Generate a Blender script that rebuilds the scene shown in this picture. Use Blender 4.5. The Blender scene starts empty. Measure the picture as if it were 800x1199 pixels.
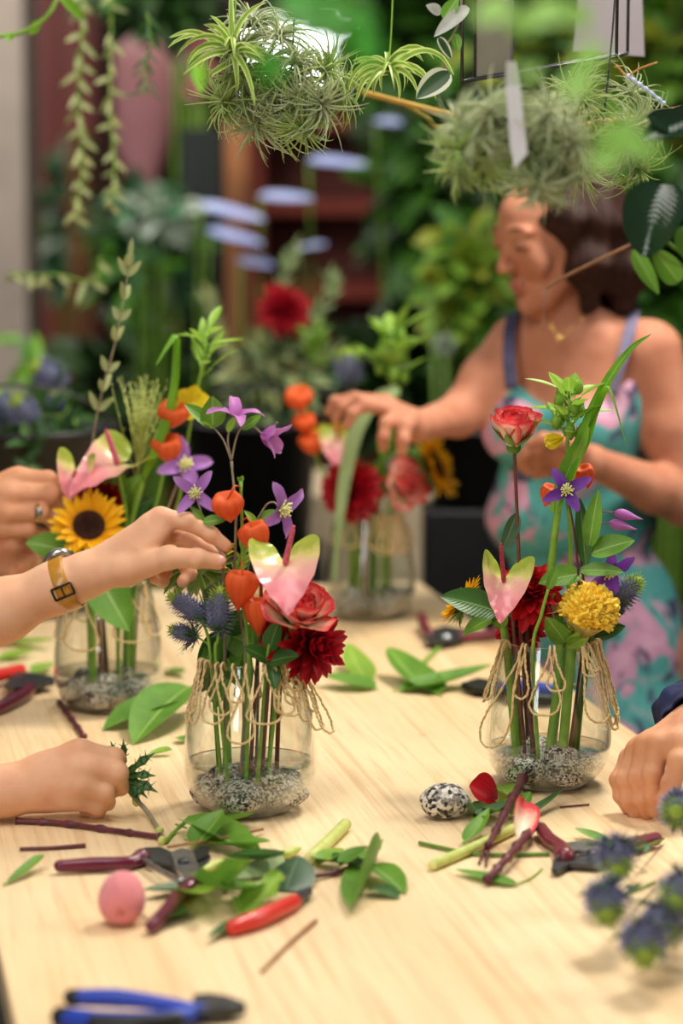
import bpy, math, random
import numpy as np
from mathutils import Vector as V, Matrix, noise as mnoise
try:
    import openvdb as vdb
except Exception:
    import pyopenvdb as vdb
S = bpy.context.scene
COL = S.collection
PI = math.pi
R = math.radians

# ------------------------------------------------------------------ camera geometry
FPX = 3000.0                 # focal length in pixels of the 800 x 1199 frame
TZ = 0.88                    # table top height
CZ = TZ + 0.75               # camera height
TH = math.atan((599.5 - 190.0) / FPX)
FWD = V((0, math.cos(TH), -math.sin(TH)))
UP = V((0, math.sin(TH), math.cos(TH)))
CAM = V((0, 0, CZ))

def ray(px, py):
    return FWD + V((1, 0, 0)) * ((px - 400.0) / FPX) + UP * ((599.5 - py) / FPX)

def P(px, py, d=3.0):
    r = ray(px, py)
    return CAM + r * (d / r.y)

def T(px, py, z=0.0):
    r = ray(px, py)
    return CAM + r * ((TZ + z - CZ) / r.z)

def pxm(d):
    return d / FPX           # metres per pixel at distance d (roughly)

# ------------------------------------------------------------------ objects
def tag(o, label=None, cat=None, group=None, kind=None):
    if label: o['label'] = label
    if cat: o['category'] = cat
    if group: o['group'] = group
    if kind: o['kind'] = kind
    return o

def thing(name, label, cat, loc=(0, 0, 0), group=None):
    o = bpy.data.objects.new(name, None)
    COL.objects.link(o)
    o.location = loc
    o.empty_display_size = 0.02
    return tag(o, label, cat, group)

def wloc(o):
    p = V((0, 0, 0))
    while o is not None:
        p += o.location
        o = o.parent
    return p

class MB:
    def __init__(self):
        self.v = []; self.f = []; self.uv = []; self.mi = []; self.m = 0
    def add(self, vs, fs, uvs=None):
        b = len(self.v)
        self.v.extend([tuple(p) for p in vs])
        self.uv.extend(uvs if uvs is not None else [(0.5, 0.5)] * len(vs))
        for q in fs:
            self.f.append(tuple(b + i for i in q)); self.mi.append(self.m)
    def grid(self, rows, uvs=None, closed=False):
        n = len(rows); m = len(rows[0])
        vs = [p for r in rows for p in r]
        fs = []
        for i in range(n - 1):
            for j in range(m if closed else m - 1):
                k = (j + 1) % m
                fs.append((i * m + j, i * m + k, (i + 1) * m + k, (i + 1) * m + j))
        if uvs is None:
            uvs = [(i / max(1, n - 1), j / max(1, m - 1)) for i in range(n) for j in range(m)]
        self.add(vs, fs, uvs)
    def tube(self, pts, rad, sides=8, cap=True, rfun=None):
        pts = [V(p) for p in pts]
        n = len(pts)
        if not hasattr(rad, '__len__'): rad = [rad] * n
        t0 = (pts[1] - pts[0]).normalized()
        a = V((0, 0, 1)) if abs(t0.z) < 0.9 else V((1, 0, 0))
        nx = t0.cross(a).normalized()
        rows = []
        for i in range(n):
            t = (pts[min(i + 1, n - 1)] - pts[max(i - 1, 0)])
            t = t.normalized() if t.length > 1e-9 else t0
            nx = (nx - t * nx.dot(t))
            nx = nx.normalized() if nx.length > 1e-9 else t.orthogonal().normalized()
            ny = t.cross(nx)
            row = []
            for j in range(sides):
                an = 2 * PI * j / sides
                r = rad[i] * (rfun(i, an) if rfun else 1.0)
                row.append(pts[i] + (nx * math.cos(an) + ny * math.sin(an)) * r)
            rows.append(row)
        b = len(self.v)
        self.grid(rows, closed=True)
        if cap:
            self.f.append(tuple(b + j for j in range(sides))[::-1]); self.mi.append(self.m)
            e = b + (n - 1) * sides
            self.f.append(tuple(e + j for j in range(sides))); self.mi.append(self.m)
    def lathe(self, prof, c=(0, 0, 0), sides=48, axis=None, mod=None):
        c = V(c)
        rot = Matrix.Identity(3)
        if axis is not None:
            rot = V((0, 0, 1)).rotation_difference(V(axis)).to_matrix()
        rows = []
        for i, (r, z) in enumerate(prof):
            row = []
            for j in range(sides):
                an = 2 * PI * j / sides
                rr = max(r, 1e-5) * (mod(i / (len(prof) - 1), an) if mod else 1.0)
                row.append(c + rot @ V((rr * math.cos(an), rr * math.sin(an), z)))
            rows.append(row)
        self.grid(rows, closed=True)
    def ell(self, c, rx, ry, rz, rot=None, nu=12, nv=16, disp=None):
        c = V(c)
        rows = []
        for i in range(nu + 1):
            th = PI * i / nu
            row = []
            for j in range(nv):
                ph = 2 * PI * j / nv
                p = V((math.sin(th) * math.cos(ph), math.sin(th) * math.sin(ph), math.cos(th)))
                k = disp(p) if disp else 1.0
                q = V((p.x * rx, p.y * ry, p.z * rz)) * k
                if rot is not None: q = rot @ q
                row.append(c + q)
            rows.append(row)
        self.grid(rows, closed=True)
    def box(self, c, sx, sy, sz, rot=None):
        c = V(c)
        vs = []
        for z in (-1, 1):
            for y in (-1, 1):
                for x in (-1, 1):
                    q = V((x * sx / 2, y * sy / 2, z * sz / 2))
                    if rot is not None: q = rot @ q
                    vs.append(c + q)
        self.add(vs, [(0, 2, 3, 1), (4, 5, 7, 6), (0, 1, 5, 4), (2, 6, 7, 3), (0, 4, 6, 2), (1, 3, 7, 5)])

def obj(name, mb, mats, parent=None, smooth=True, label=None, loc=None, bevel=0):
    me = bpy.data.meshes.new(name)
    off = wloc(parent) if parent is not None else V(loc) if loc is not None else V((0, 0, 0))
    a = np.array(mb.v, dtype=float) - np.array(off)
    me.from_pydata(a.tolist(), [], mb.f)
    if not isinstance(mats, (list, tuple)): mats = [mats]
    for m in mats: me.materials.append(m)
    uvl = me.uv_layers.new(name='UVMap')
    li = np.empty(len(me.loops), dtype=np.int32)
    me.loops.foreach_get('vertex_index', li)
    uva = np.array(mb.uv, dtype=np.float32)
    uvl.data.foreach_set('uv', uva[li].ravel())
    if len(mats) > 1: me.polygons.foreach_set('material_index', mb.mi)
    if smooth: me.polygons.foreach_set('use_smooth', [True] * len(me.polygons))
    me.validate(); me.update()
    o = bpy.data.objects.new(name, me)
    COL.objects.link(o)
    if parent is not None: o.parent = parent
    else: o.location = off
    if bevel:
        b = o.modifiers.new('b', 'BEVEL'); b.width = bevel; b.segments = 3; b.limit_method = 'ANGLE'
        o.modifiers.new('w', 'WEIGHTED_NORMAL')
    if label: o['label'] = label
    return o

# ------------------------------------------------------------------ curves and leaves
def spline(pts, n=24):
    pts = [V(p) for p in pts]
    if len(pts) == 2:
        return [pts[0].lerp(pts[1], i / n) for i in range(n + 1)]
    q = [pts[0] * 2 - pts[1]] + pts + [pts[-1] * 2 - pts[-2]]
    out = []
    segs = len(pts) - 1
    per = max(2, n // segs)
    for s in range(segs):
        a, b, c, d = q[s:s + 4]
        for i in range(per):
            t = i / per
            out.append(0.5 * ((2 * b) + (c - a) * t + (2 * a - 5 * b + 4 * c - d) * t * t + (3 * b - a - 3 * c + d) * t ** 3))
    out.append(pts[-1])
    return out

def lerp(a, b, t): return a + (b - a) * t

def interp(xs, x):
    for (x0, y0), (x1, y1) in zip(xs, xs[1:]):
        if x <= x1:
            return y0 + (y1 - y0) * ((x - x0) / (x1 - x0) if x1 > x0 else 0)
    return xs[-1][1]

OUT = {
    'ovate': (0.55, 0.85), 'round': (0.6, 0.34), 'lance': (0.7, 1.0), 'petal': (0.75, 0.42), 'broad': (0.4, 0.62), 'spoon': (1.2, 0.42),
}
def outline(kind, s):
    a, b = OUT[kind]
    s = min(max(s, 0.0), 1.0)
    m = a / (a + b)
    return (s ** a * (1 - s) ** b) / (m ** a * (1 - m) ** b)

def leaf(mb, o, d, n, L, W, kind='ovate', bend=0.3, cup=0.25, nu=9, nv=7, twist=0.0, ruff=0.0, rf=5, s0=0.02, serr=0.0, rnd=None):
    """a leaf or petal from o along d with face normal n; bend turns it towards n"""
    o = V(o); d = V(d).normalized()
    n = V(n); n = (n - d * n.dot(d))
    n = n.normalized() if n.length > 1e-6 else d.orthogonal().normalized()
    rows = []; uvs = []
    p = o.copy()
    st = L / (nu - 1)
    ph = random.random() * 6 if rnd is None else rnd
    b0 = d.cross(n)
    for i in range(nu):
        s = i / (nu - 1)
        an = bend * s
        t = d * math.cos(an) + n * math.sin(an)
        nn = n * math.cos(an) - d * math.sin(an)
        tw = twist * s
        b = b0 * math.cos(tw) + nn * math.sin(tw)
        nt = nn * math.cos(tw) - b0 * math.sin(tw)
        if i: p = p + t * st
        w = 0.5 * W * outline(kind, s0 + (1 - s0 - 0.004) * s)
        if serr: w *= 1 + serr * math.sin(s * 70)
        row = []
        for j in range(nv):
            v = -1 + 2 * j / (nv - 1)
            row.append(p + b * (w * v) + nt * (cup * w * (abs(v) ** 1.6) + ruff * W * math.sin(rf * s * 3 + ph + v * 2) * v * v))
            uvs.append((s, (v + 1) / 2))
        rows.append(row)
    mb.grid(rows, uvs)

def ribbon(mb, path, wfun, nrm, nv=5, fold=0.3, twist=0.0):
    path = [V(p) for p in path]
    n = len(path)
    rows = []; uvs = []
    nr = V(nrm).normalized()
    for i in range(n):
        t = (path[min(i + 1, n - 1)] - path[max(i - 1, 0)]).normalized()
        nn = (nr - t * nr.dot(t))
        nn = nn.normalized() if nn.length > 1e-6 else t.orthogonal().normalized()
        nr = nn if twist == 0 else nr
        s = i / (n - 1)
        b = t.cross(nn)
        if twist:
            a = twist * s
            b, nn = b * math.cos(a) + nn * math.sin(a), nn * math.cos(a) - b * math.sin(a)
        w = wfun(s)
        row = []
        for j in range(nv):
            v = -1 + 2 * j / (nv - 1)
            row.append(path[i] + b * w * v + nn * fold * w * abs(v))
            uvs.append((s, (v + 1) / 2))
        rows.append(row)
    mb.grid(rows, uvs)

def frame(axis):
    z = V(axis).normalized()
    x = z.orthogonal().normalized()
    # a stable reference: as close to world up/right as possible
    ref = V((0, 0, 1)) if abs(z.z) < 0.95 else V((0, 1, 0))
    x = ref.cross(z).normalized()
    y = z.cross(x)
    return x, y, z

# ------------------------------------------------------------------ signed distance bodies
class SDF:
    def __init__(self, vox, k=0.006):
        self.pr = []; self.vox = vox; self.k = k
    def cone(self, a, b, ra, rb, k=None, op='u'):
        self.pr.append(('c', V(a), V(b), ra, rb, self.k if k is None else k, op)); return self
    def chain(self, pts, rads, k=None, op='u'):
        for i in range(len(pts) - 1): self.cone(pts[i], pts[i + 1], rads[i], rads[i + 1], k, op)
        return self
    def ell(self, c, rx, ry, rz, rot=None, k=None, op='u'):
        self.pr.append(('e', V(c), (rx, ry, rz), rot, None, self.k if k is None else k, op)); return self
    def mesh(self):
        lo = np.array([1e9] * 3); hi = -lo
        for q in self.pr:
            if q[6] != 'u': continue
            if q[0] == 'c':
                m = max(q[3], q[4])
                for p in (q[1], q[2]):
                    lo = np.minimum(lo, np.array(p) - m); hi = np.maximum(hi, np.array(p) + m)
            else:
                m = max(q[2]); lo = np.minimum(lo, np.array(q[1]) - m); hi = np.maximum(hi, np.array(q[1]) + m)
        h = self.vox
        lo -= 4 * h; hi += 4 * h
        n = np.ceil((hi - lo) / h).astype(int) + 1
        F = np.full(tuple(n), 0.5, dtype=np.float32)
        for q in self.pr:
            k = max(q[5], 1e-5)
            if q[0] == 'c':
                a = np.array(q[1]); b = np.array(q[2]); m = max(q[3], q[4])
                l2 = np.minimum(a, b) - m; h2 = np.maximum(a, b) + m
            else:
                m = max(q[2]); c = np.array(q[1]); l2 = c - m; h2 = c + m
            mg = k + 4 * h
            i0 = np.maximum(0, np.floor((l2 - mg - lo) / h).astype(int)); i1 = np.minimum(n, np.ceil((h2 + mg - lo) / h).astype(int) + 1)
            if np.any(i1 <= i0): continue
            ax = [(lo[i] + h * np.arange(i0[i], i1[i])).astype(np.float32) for i in range(3)]
            X, Y, Z = np.meshgrid(*ax, indexing='ij')
            if q[0] == 'c':
                ba = b - a; bb = max(float(ba @ ba), 1e-12)
                x = X - a[0]; y = Y - a[1]; z = Z - a[2]
                t = np.clip((x * ba[0] + y * ba[1] + z * ba[2]) / bb, 0, 1)
                d = np.sqrt((x - t * ba[0]) ** 2 + (y - t * ba[1]) ** 2 + (z - t * ba[2]) ** 2) - (q[3] + t * (q[4] - q[3]))
            else:
                x = X - c[0]; y = Y - c[1]; z = Z - c[2]
                if q[3] is not None:
                    m3 = np.array(q[3]).T
                    x, y, z = m3[0, 0] * x + m3[0, 1] * y + m3[0, 2] * z, m3[1, 0] * x + m3[1, 1] * y + m3[1, 2] * z, m3[2, 0] * x + m3[2, 1] * y + m3[2, 2] * z
                rx, ry, rz = q[2]
                k0 = np.sqrt((x / rx) ** 2 + (y / ry) ** 2 + (z / rz) ** 2)
                k1 = np.sqrt((x / rx ** 2) ** 2 + (y / ry ** 2) ** 2 + (z / rz ** 2) ** 2)
                d = k0 * (k0 - 1) / np.maximum(k1, 1e-6)
            sl = tuple(slice(i0[i], i1[i]) for i in range(3))
            f = F[sl]
            if q[6] == 'u':
                hh = np.maximum(k - np.abs(f - d), 0) / k
                F[sl] = np.minimum(f, d) - hh * hh * k * 0.25
            else:
                d = -d
                hh = np.maximum(k - np.abs(f - d), 0) / k
                F[sl] = np.maximum(f, d) + hh * hh * k * 0.25
        g = vdb.FloatGrid(0.5)
        g.copyFromArray(F)
        pts, quads = g.convertToQuads(isovalue=0.0)
        pts = pts * h + lo
        mb = MB()
        mb.v = [tuple(p) for p in pts]
        mb.uv = [(0.5, 0.5)] * len(pts)
        mb.f = [tuple(int(i) for i in q[::-1]) for q in quads]
        mb.mi = [0] * len(mb.f)
        return mb
# ------------------------------------------------------------------ materials
class NT:
    def __init__(self, name):
        self.mat = bpy.data.materials.new(name)
        self.mat.use_nodes = True
        self.t = self.mat.node_tree
        self.t.nodes.clear()
        self.out = self.n('ShaderNodeOutputMaterial')
    def n(self, typ, **kw):
        nd = self.t.nodes.new(typ)
        for k, v in kw.items():
            if k in nd.inputs.keys(): nd.inputs[k].default_value = v
            else: setattr(nd, k, v)
        return nd
    def l(self, a, b): self.t.links.new(a, b)
    def ramp(self, fac, stops, interp_='LINEAR'):
        r = self.n('ShaderNodeValToRGB')
        e = r.color_ramp.elements
        while len(e) < len(stops): e.new(0.5)
        for i, (p, c) in enumerate(stops):
            e[i].position = p; e[i].color = (*c[:3], 1)
        r.color_ramp.interpolation = interp_
        self.l(fac, r.inputs[0])
        return r.outputs[0]
    def mix(self, fac, a, b, blend='MIX'):
        m = self.n('ShaderNodeMix', data_type='RGBA', blend_type=blend)
        for s, x in ((m.inputs[0], fac), (m.inputs[6], a), (m.inputs[7], b)):
            if hasattr(x, 'is_output'): self.l(x, s)
            elif isinstance(x, (int, float)): s.default_value = x
            else: s.default_value = (*x[:3], 1)
        return m.outputs[2]
    def math(self, op, a, b=0.0, clamp=False):
        m = self.n('ShaderNodeMath', operation=op, use_clamp=clamp)
        for s, x in ((m.inputs[0], a), (m.inputs[1], b)):
            if hasattr(x, 'is_output'): self.l(x, s)
            else: s.default_value = x
        return m.outputs[0]
    def noise(self, scale, detail=3, rough=0.5, vec=None, dist=0.0):
        nd = self.n('ShaderNodeTexNoise')
        nd.inputs['Scale'].default_value = scale; nd.inputs['Detail'].default_value = detail
        nd.inputs['Roughness'].default_value = rough; nd.inputs['Distortion'].default_value = dist
        if vec is not None: self.l(vec, nd.inputs['Vector'])
        return nd.outputs[0]
    def coord(self, k='Object'):
        return self.n('ShaderNodeTexCoord').outputs[k]
    def bump(self, h, s=0.3, dist=0.002):
        b = self.n('ShaderNodeBump'); b.inputs['Strength'].default_value = s; b.inputs['Distance'].default_value = dist
        self.l(h, b.inputs['Height'])
        return b.outputs[0]
    def bsdf(self, col, rough=0.5, metal=0.0, spec=0.5, normal=None, sss=0.0, sssr=(1, 0.3, 0.15), ssss=0.005, sheen=0.0, transl=0.0, tcol=None, coat=0.0):
        b = self.n('ShaderNodeBsdfPrincipled')
        s = b.inputs['Base Color']
        if hasattr(col, 'is_output'): self.l(col, s)
        else: s.default_value = (*col[:3], 1)
        if hasattr(rough, 'is_output'): self.l(rough, b.inputs['Roughness'])
        else: b.inputs['Roughness'].default_value = rough
        b.inputs['Metallic'].default_value = metal
        b.inputs['Specular IOR Level'].default_value = spec
        b.inputs['Coat Weight'].default_value = coat
        if sss:
            b.inputs['Subsurface Weight'].default_value = sss
            b.inputs['Subsurface Radius'].default_value = sssr
            b.inputs['Subsurface Scale'].default_value = ssss
        if sheen: b.inputs['Sheen Weight'].default_value = sheen
        if normal is not None: self.l(normal, b.inputs['Normal'])
        res = b.outputs[0]
        if transl:
            t = self.n('ShaderNodeBsdfTranslucent')
            c = tcol if tcol is not None else col
            if hasattr(c, 'is_output'): self.l(c, t.inputs[0])
            else: t.inputs[0].default_value = (*c[:3], 1)
            m = self.n('ShaderNodeMixShader'); m.inputs[0].default_value = transl
            self.l(res, m.inputs[1]); self.l(t.outputs[0], m.inputs[2])
            res = m.outputs[0]
        self.l(res, self.out.inputs[0])
        return self.mat

def srgb(h):
    """#rrggbb or 0-255 triple to linear"""
    if isinstance(h, str): h = [int(h[i:i + 2], 16) for i in (1, 3, 5)]
    return tuple((c / 255 / 12.92) if c / 255 <= 0.04045 else ((c / 255 + 0.055) / 1.055) ** 2.4 for c in h)

def plain(name, c1, c2=None, scale=30, rough=0.5, spec=0.4, transl=0.0, bump=0.0, bscale=None, metal=0.0, detail=4, sheen=0.0, coat=0.0, sss=0.0):
    t = NT(name)
    co = t.coord()
    col = srgb(c1)
    nz = t.noise(scale, detail, 0.6, co)
    if c2 is not None: col = t.ramp(nz, [(0.32, srgb(c1)), (0.68, srgb(c2))])
    nrm = None
    if bump:
        nrm = t.bump(t.noise(bscale or scale, 4, 0.6, co), bump)
    return t.bsdf(col, rough, metal, spec, nrm, transl=transl, sheen=sheen, coat=coat, sss=sss)

def leafmat(name, c1, c2, mid, rough=0.42, transl=0.25, veins=14, vs=0.35, mw=0.06, spec=0.4):
    """leaf: two-tone blade, lighter midrib, side veins (u along, v across)"""
    t = NT(name)
    uv = t.coord('UV')
    sep = t.n('ShaderNodeSeparateXYZ'); t.l(uv, sep.inputs[0])
    u, v = sep.outputs[0], sep.outputs[1]
    av = t.math('ABSOLUTE', t.math('SUBTRACT', v, 0.5))
    base = t.ramp(t.noise(18, 4, 0.6, t.coord()), [(0.3, srgb(c1)), (0.7, srgb(c2))])
    wave = t.math('SINE', t.math('MULTIPLY', t.math('SUBTRACT', u, t.math('MULTIPLY', av, 0.45)), veins * 6.283))
    ve = t.math('MULTIPLY', t.math('POWER', t.math('ABSOLUTE', wave), 10.0), vs, True)
    c = t.mix(ve, base, srgb(mid))
    mr = t.math('LESS_THAN', av, mw * 0.5)
    c = t.mix(t.math('MULTIPLY', mr, 0.75), c, srgb(mid))
    nrm = t.bump(wave, 0.12, 0.001)
    return t.bsdf(c, rough, 0, spec, nrm, transl=transl)

def uvmat(name, stops, axis='u', rough=0.5, transl=0.2, streak=0.15, scol='#ffffff', edge=None, spec=0.3, sheen=0.0, sfreq=30):
    """petal: colour runs along (u) or out from the middle to the rim (e)"""
    t = NT(name)
    sep = t.n('ShaderNodeSeparateXYZ'); t.l(t.coord('UV'), sep.inputs[0])
    u, v = sep.outputs[0], sep.outputs[1]
    av = t.math('MULTIPLY', t.math('ABSOLUTE', t.math('SUBTRACT', v, 0.5)), 2.0)
    f = {'u': u, 'v': v, 'e': t.math('MAXIMUM', av, u)}[axis]
    nz = t.math('MULTIPLY', t.math('SUBTRACT', t.noise(60, 3, 0.6, t.coord()), 0.5), 0.35)
    f = t.math('ADD', f, nz, True)
    c = t.ramp(f, [(p, srgb(h)) for p, h in stops])
    if streak:
        w = t.math('POWER', t.math('ABSOLUTE', t.math('SINE', t.math('MULTIPLY', v, sfreq))), 6.0)
        c = t.mix(t.math('MULTIPLY', w, streak), c, srgb(scol))
    if edge is not None:
        c = t.mix(t.math('GREATER_THAN', av, edge[0]), c, srgb(edge[1]))
    return t.bsdf(c, rough, 0, spec, None, transl=transl, sheen=sheen)

def glassmat(name, tint=(0.985, 0.99, 0.985), pw=4.0, base=0.035, rough=0.0):
    t = NT(name)
    lw = t.n('ShaderNodeLayerWeight'); lw.inputs[0].default_value = 0.5
    f = t.math('ADD', t.math('MULTIPLY', t.math('POWER', lw.outputs['Facing'], pw), 0.9), base, True)
    tr = t.n('ShaderNodeBsdfTransparent'); tr.inputs[0].default_value = (*tint, 1)
    gl = t.n('ShaderNodeBsdfGlossy'); gl.inputs[0].default_value = (1, 1, 1, 1); gl.inputs['Roughness'].default_value = rough
    m = t.n('ShaderNodeMixShader')
    t.l(f, m.inputs[0]); t.l(tr.outputs[0], m.inputs[1]); t.l(gl.outputs[0], m.inputs[2])
    t.l(m.outputs[0], t.out.inputs[0])
    return t.mat

def woodmat(name, ang):
    t = NT(name)
    mp = t.n('ShaderNodeMapping'); mp.inputs['Rotation'].default_value = (0, 0, ang)
    t.l(t.coord(), mp.inputs['Vector'])
    s1 = t.n('ShaderNodeMapping'); s1.inputs['Scale'].default_value = (1.0, 0.07, 1.0); t.l(mp.outputs[0], s1.inputs[0])
    def stretched(sx, sy, sc=1.0, det=3, dist=0.0):
        q = t.n('ShaderNodeMapping'); q.inputs['Scale'].default_value = (sx, sy, 1.0); t.l(mp.outputs[0], q.inputs[0])
        return t.noise(sc, det, 0.55, q.outputs[0], dist)
    broad = stretched(5.0, 0.55, 1.0, 3, 0.4)
    rings = stretched(70.0, 2.2, 1.0, 2, 0.6)
    fine = stretched(230.0, 7.0, 1.0, 3)
    c = t.ramp(broad, [(0.3, srgb('#eac998')), (0.52, srgb('#f3d9ae')), (0.72, srgb('#e6c08c'))])
    g = t.ramp(rings, [(0.50, (0, 0, 0)), (0.68, (1, 1, 1))])
    c = t.mix(t.math('MULTIPLY', g, 0.40), c, srgb('#c99a66'))
    g2 = t.ramp(fine, [(0.5, (0, 0, 0)), (0.75, (1, 1, 1))])
    c = t.mix(t.math('MULTIPLY', g2, 0.32), c, srgb('#c4946a'))
    wv = rings
    # knots
    vo = t.n('ShaderNodeTexVoronoi'); vo.inputs['Scale'].default_value = 7.0
    s2 = t.n('ShaderNodeMapping'); s2.inputs['Scale'].default_value = (1.0, 0.5, 1.0); t.l(mp.outputs[0], s2.inputs[0]); t.l(s2.outputs[0], vo.inputs['Vector'])
    kn = t.ramp(t.math('ADD', vo.outputs['Distance'], t.math('MULTIPLY', t.noise(25, 2, 0.5, mp.outputs[0]), 0.05)), [(0.05, (1, 1, 1)), (0.10, (0, 0, 0))])
    c = t.mix(t.math('MULTIPLY', kn, 0.6), c, srgb('#a86a3c'))
    st = t.ramp(t.noise(5, 4, 0.6, t.coord()), [(0.62, (0, 0, 0)), (0.8, (1, 1, 1))])
    c = t.mix(t.math('MULTIPLY', st, 0.25), c, srgb('#c79a66'))
    nrm = t.bump(t.math('ADD', wv, fine), 0.08, 0.001)
    return t.bsdf(c, 0.42, 0, 0.35, nrm)

def granite(name, scale=230, dk=1.0):
    t = NT(name)
    co = t.coord()
    vo = t.n('ShaderNodeTexVoronoi'); vo.inputs['Scale'].default_value = scale; t.l(co, vo.inputs['Vector'])
    n2 = t.noise(scale * 1.3, 3, 0.7, co)
    sepc = t.n('ShaderNodeSeparateXYZ'); t.l(vo.outputs['Color'], sepc.inputs[0])
    f = t.math('ADD', t.math('MULTIPLY', sepc.outputs[0], 0.6), t.math('MULTIPLY', n2, 0.5))
    c = t.ramp(f, [(p, tuple(x * (dk if dk == 1 else dk + .17 * k) for x in srgb(h))) for k, (p, h) in enumerate(((0.36, '#1d1b1a'), (0.44, '#6f6961'), (0.56, '#b5aea2'), (0.72, '#e2dccf')))])
    return t.bsdf(c, 0.55, 0, 0.4, t.bump(f, 0.15, 0.001))

def skinmat(name, c1, c2, c3):
    t = NT(name)
    co = t.coord()
    c = t.ramp(t.noise(22, 3, 0.5, co), [(0.3, srgb(c1)), (0.55, srgb(c2)), (0.75, srgb(c3))])
    n1 = t.noise(420, 3, 0.6, co); n2 = t.noise(60, 3, 0.5, co)
    nrm = t.bump(t.math('ADD', n1, t.math('MULTIPLY', n2, 1.5)), 0.10, 0.001)
    return t.bsdf(c, 0.58, 0, 0.28, nrm, sss=0.35, ssss=0.006)

G = {}
def mats():
    L = leafmat
    G['leaf'] = L('leaf_green', '#4c8022', '#6ea234', '#a3c564')
    G['leafd'] = L('leaf_dark', '#23491b', '#3a682a', '#6f944f', transl=0.15)
    G['leafl'] = L('leaf_light', '#76a82c', '#9ac545', '#c4dc7c', transl=0.35)
    G['leafy'] = L('leaf_grass', '#5f9a1e', '#86ba30', '#a5cf55', veins=0.0, vs=0.0, transl=0.35, mw=0.05)
    G['leafo'] = L('leaf_olive', '#8a9a68', '#b7b97a', '#cfcf9a', vs=0.0, transl=0.2)
    G['leafg'] = L('leaf_greyback', '#7f9a62', '#98ad78', '#b9c79a', transl=0.2)
    G['leafb'] = L('leaf_blueish', '#35553f', '#4c6c4e', '#76906c', rough=0.35)
    G['stem'] = plain('stem_green', '#6c9a2f', '#8cb445', 40, 0.5)
    G['stemd'] = plain('stem_darkgreen', '#4b6f22', '#6e8f30', 60, 0.5)
    G['stemg'] = plain('stem_grey', '#80735c', '#9a8f74', 60, 0.6)
    G['stemr'] = plain('stem_red', '#5a2a2c', '#7c4a34', 40, 0.45)
    G['stemp'] = plain('stem_purple', '#4b1f2e', '#6d3338', 50, 0.4)
    G['stempale'] = plain('stem_pale', '#b3bf57', '#cdd583', 60, 0.5)
    G['stembrown'] = plain('stem_brown', '#8b5a37', '#a97a50', 60, 0.6)
    G['rose'] = uvmat('rose_petal', [(0.52, '#fdeed3'), (0.74, '#f7b6a4'), (0.90, '#e5484f'), (1.0, '#cf2439')], 'e', 0.45, 0.25, 0.12, '#fbdccb')
    G['dahlia'] = uvmat('dahlia_petal', [(0.0, '#4a0310'), (0.4, '#86081a'), (1.0, '#b40d22')], 'u', 0.5, 0.15, 0.15, '#d0283c', sheen=0.0)
    G['dahliar'] = uvmat('dahlia_red', [(0.0, '#6a0512'), (0.4, '#a80c1c'), (1.0, '#d21a24')], 'u', 0.5, 0.15, 0.15, '#e43a3c')
    G['clem'] = uvmat('clematis_petal', [(0.0, '#9a62bd'), (0.5, '#b27bd0'), (1.0, '#c592da')], 'u', 0.5, 0.3, 0.35, '#6f37a0', sfreq=22)
    G['clemp'] = uvmat('clematis_pink', [(0.0, '#b05fae'), (0.5, '#c478c4'), (1.0, '#d292d0')], 'u', 0.5, 0.3, 0.3, '#9a4aa4', sfreq=22)
    G['clemd'] = uvmat('clematis_deep', [(0.0, '#5d2a8d'), (0.5, '#7a3fae'), (1.0, '#9059bf')], 'u', 0.5, 0.3, 0.35, '#4f1f80', sfreq=22)
    G['yellow'] = plain('bloom_yellow', '#e9d521', '#f2e14a', 40, 0.5, transl=0.25)
    G['neard'] = plain('near_leaf_dark', '#3f9a2c', '#57ad3a', 20, 0.4, transl=0.4)
    G['near'] = plain('near_leaf', '#93d158', '#b6e67e', 20, 0.4, transl=0.45)
    G['cream'] = plain('stamen_cream', '#f2edb0', '#dfe08a', 80, 0.6)
    G['physalis'] = uvmat('physalis', [(0.0, '#e8662a'), (0.5, '#ee6a35'), (1.0, '#e2572c')], 'u', 0.5, 0.3, 0.25, '#c9431b', sfreq=31.4)
    G['anth'] = uvmat('anthurium_spathe', [(0.0, '#d9707f'), (0.45, '#ee9aa2'), (0.66, '#f3bfae'), (0.78, '#e2dc8c'), (0.95, '#a9bd4b')], 'v', 0.22, 0.15, 0.0, spec=0.5)
    G['spadix'] = plain('anthurium_spadix', '#b8405a', '#d0657a', 260, 0.45, bump=0.6, bscale=500)
    G['spadixd'] = plain('anthurium_spadix_dark', '#8e1f38', '#a93a4c', 260, 0.45, bump=0.6, bscale=500)
    G['eryc'] = plain('eryngium_core', '#5c6a86', '#7a7d9c', 240, 0.6, bump=0.7, bscale=600)
    G['eryb'] = plain('eryngium_blue', '#5f648c', '#9795bd', 60, 0.55)
    G['erytip'] = plain('eryngium_tip', '#8fb23c', '#b5c95c', 240, 0.6, bump=0.7, bscale=600)
    G['erybract'] = plain('eryngium_bract', '#3d6344', '#5c8050', 40, 0.5)
    G['sun'] = uvmat('sunflower_ray', [(0.0, '#e79a06'), (0.4, '#f6b90c'), (1.0, '#fbcd22')], 'u', 0.5, 0.3, 0.2, '#de9a08', sfreq=25)
    G['sundisc'] = plain('sunflower_disc', '#2a130a', '#5a3016', 300, 0.8, bump=1.0, bscale=700)
    G['sunback'] = plain('sunflower_bract', '#5c7f2f', '#7d9f48', 60, 0.55)
    G['celosia'] = plain('celosia_crest', '#f0bd22', '#fbd84c', 90, 0.6, bump=0.4, bscale=300)
    G['celoside'] = plain('celosia_side', '#d8c172', '#c9ab5c', 70, 0.6)
    G['twine'] = plain('twine', '#cbac76', '#e8d09e', 300, 0.85)
    G['glass'] = glassmat('jar_glass', (0.965, 0.975, 0.965), 2.4, 0.035)
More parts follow.
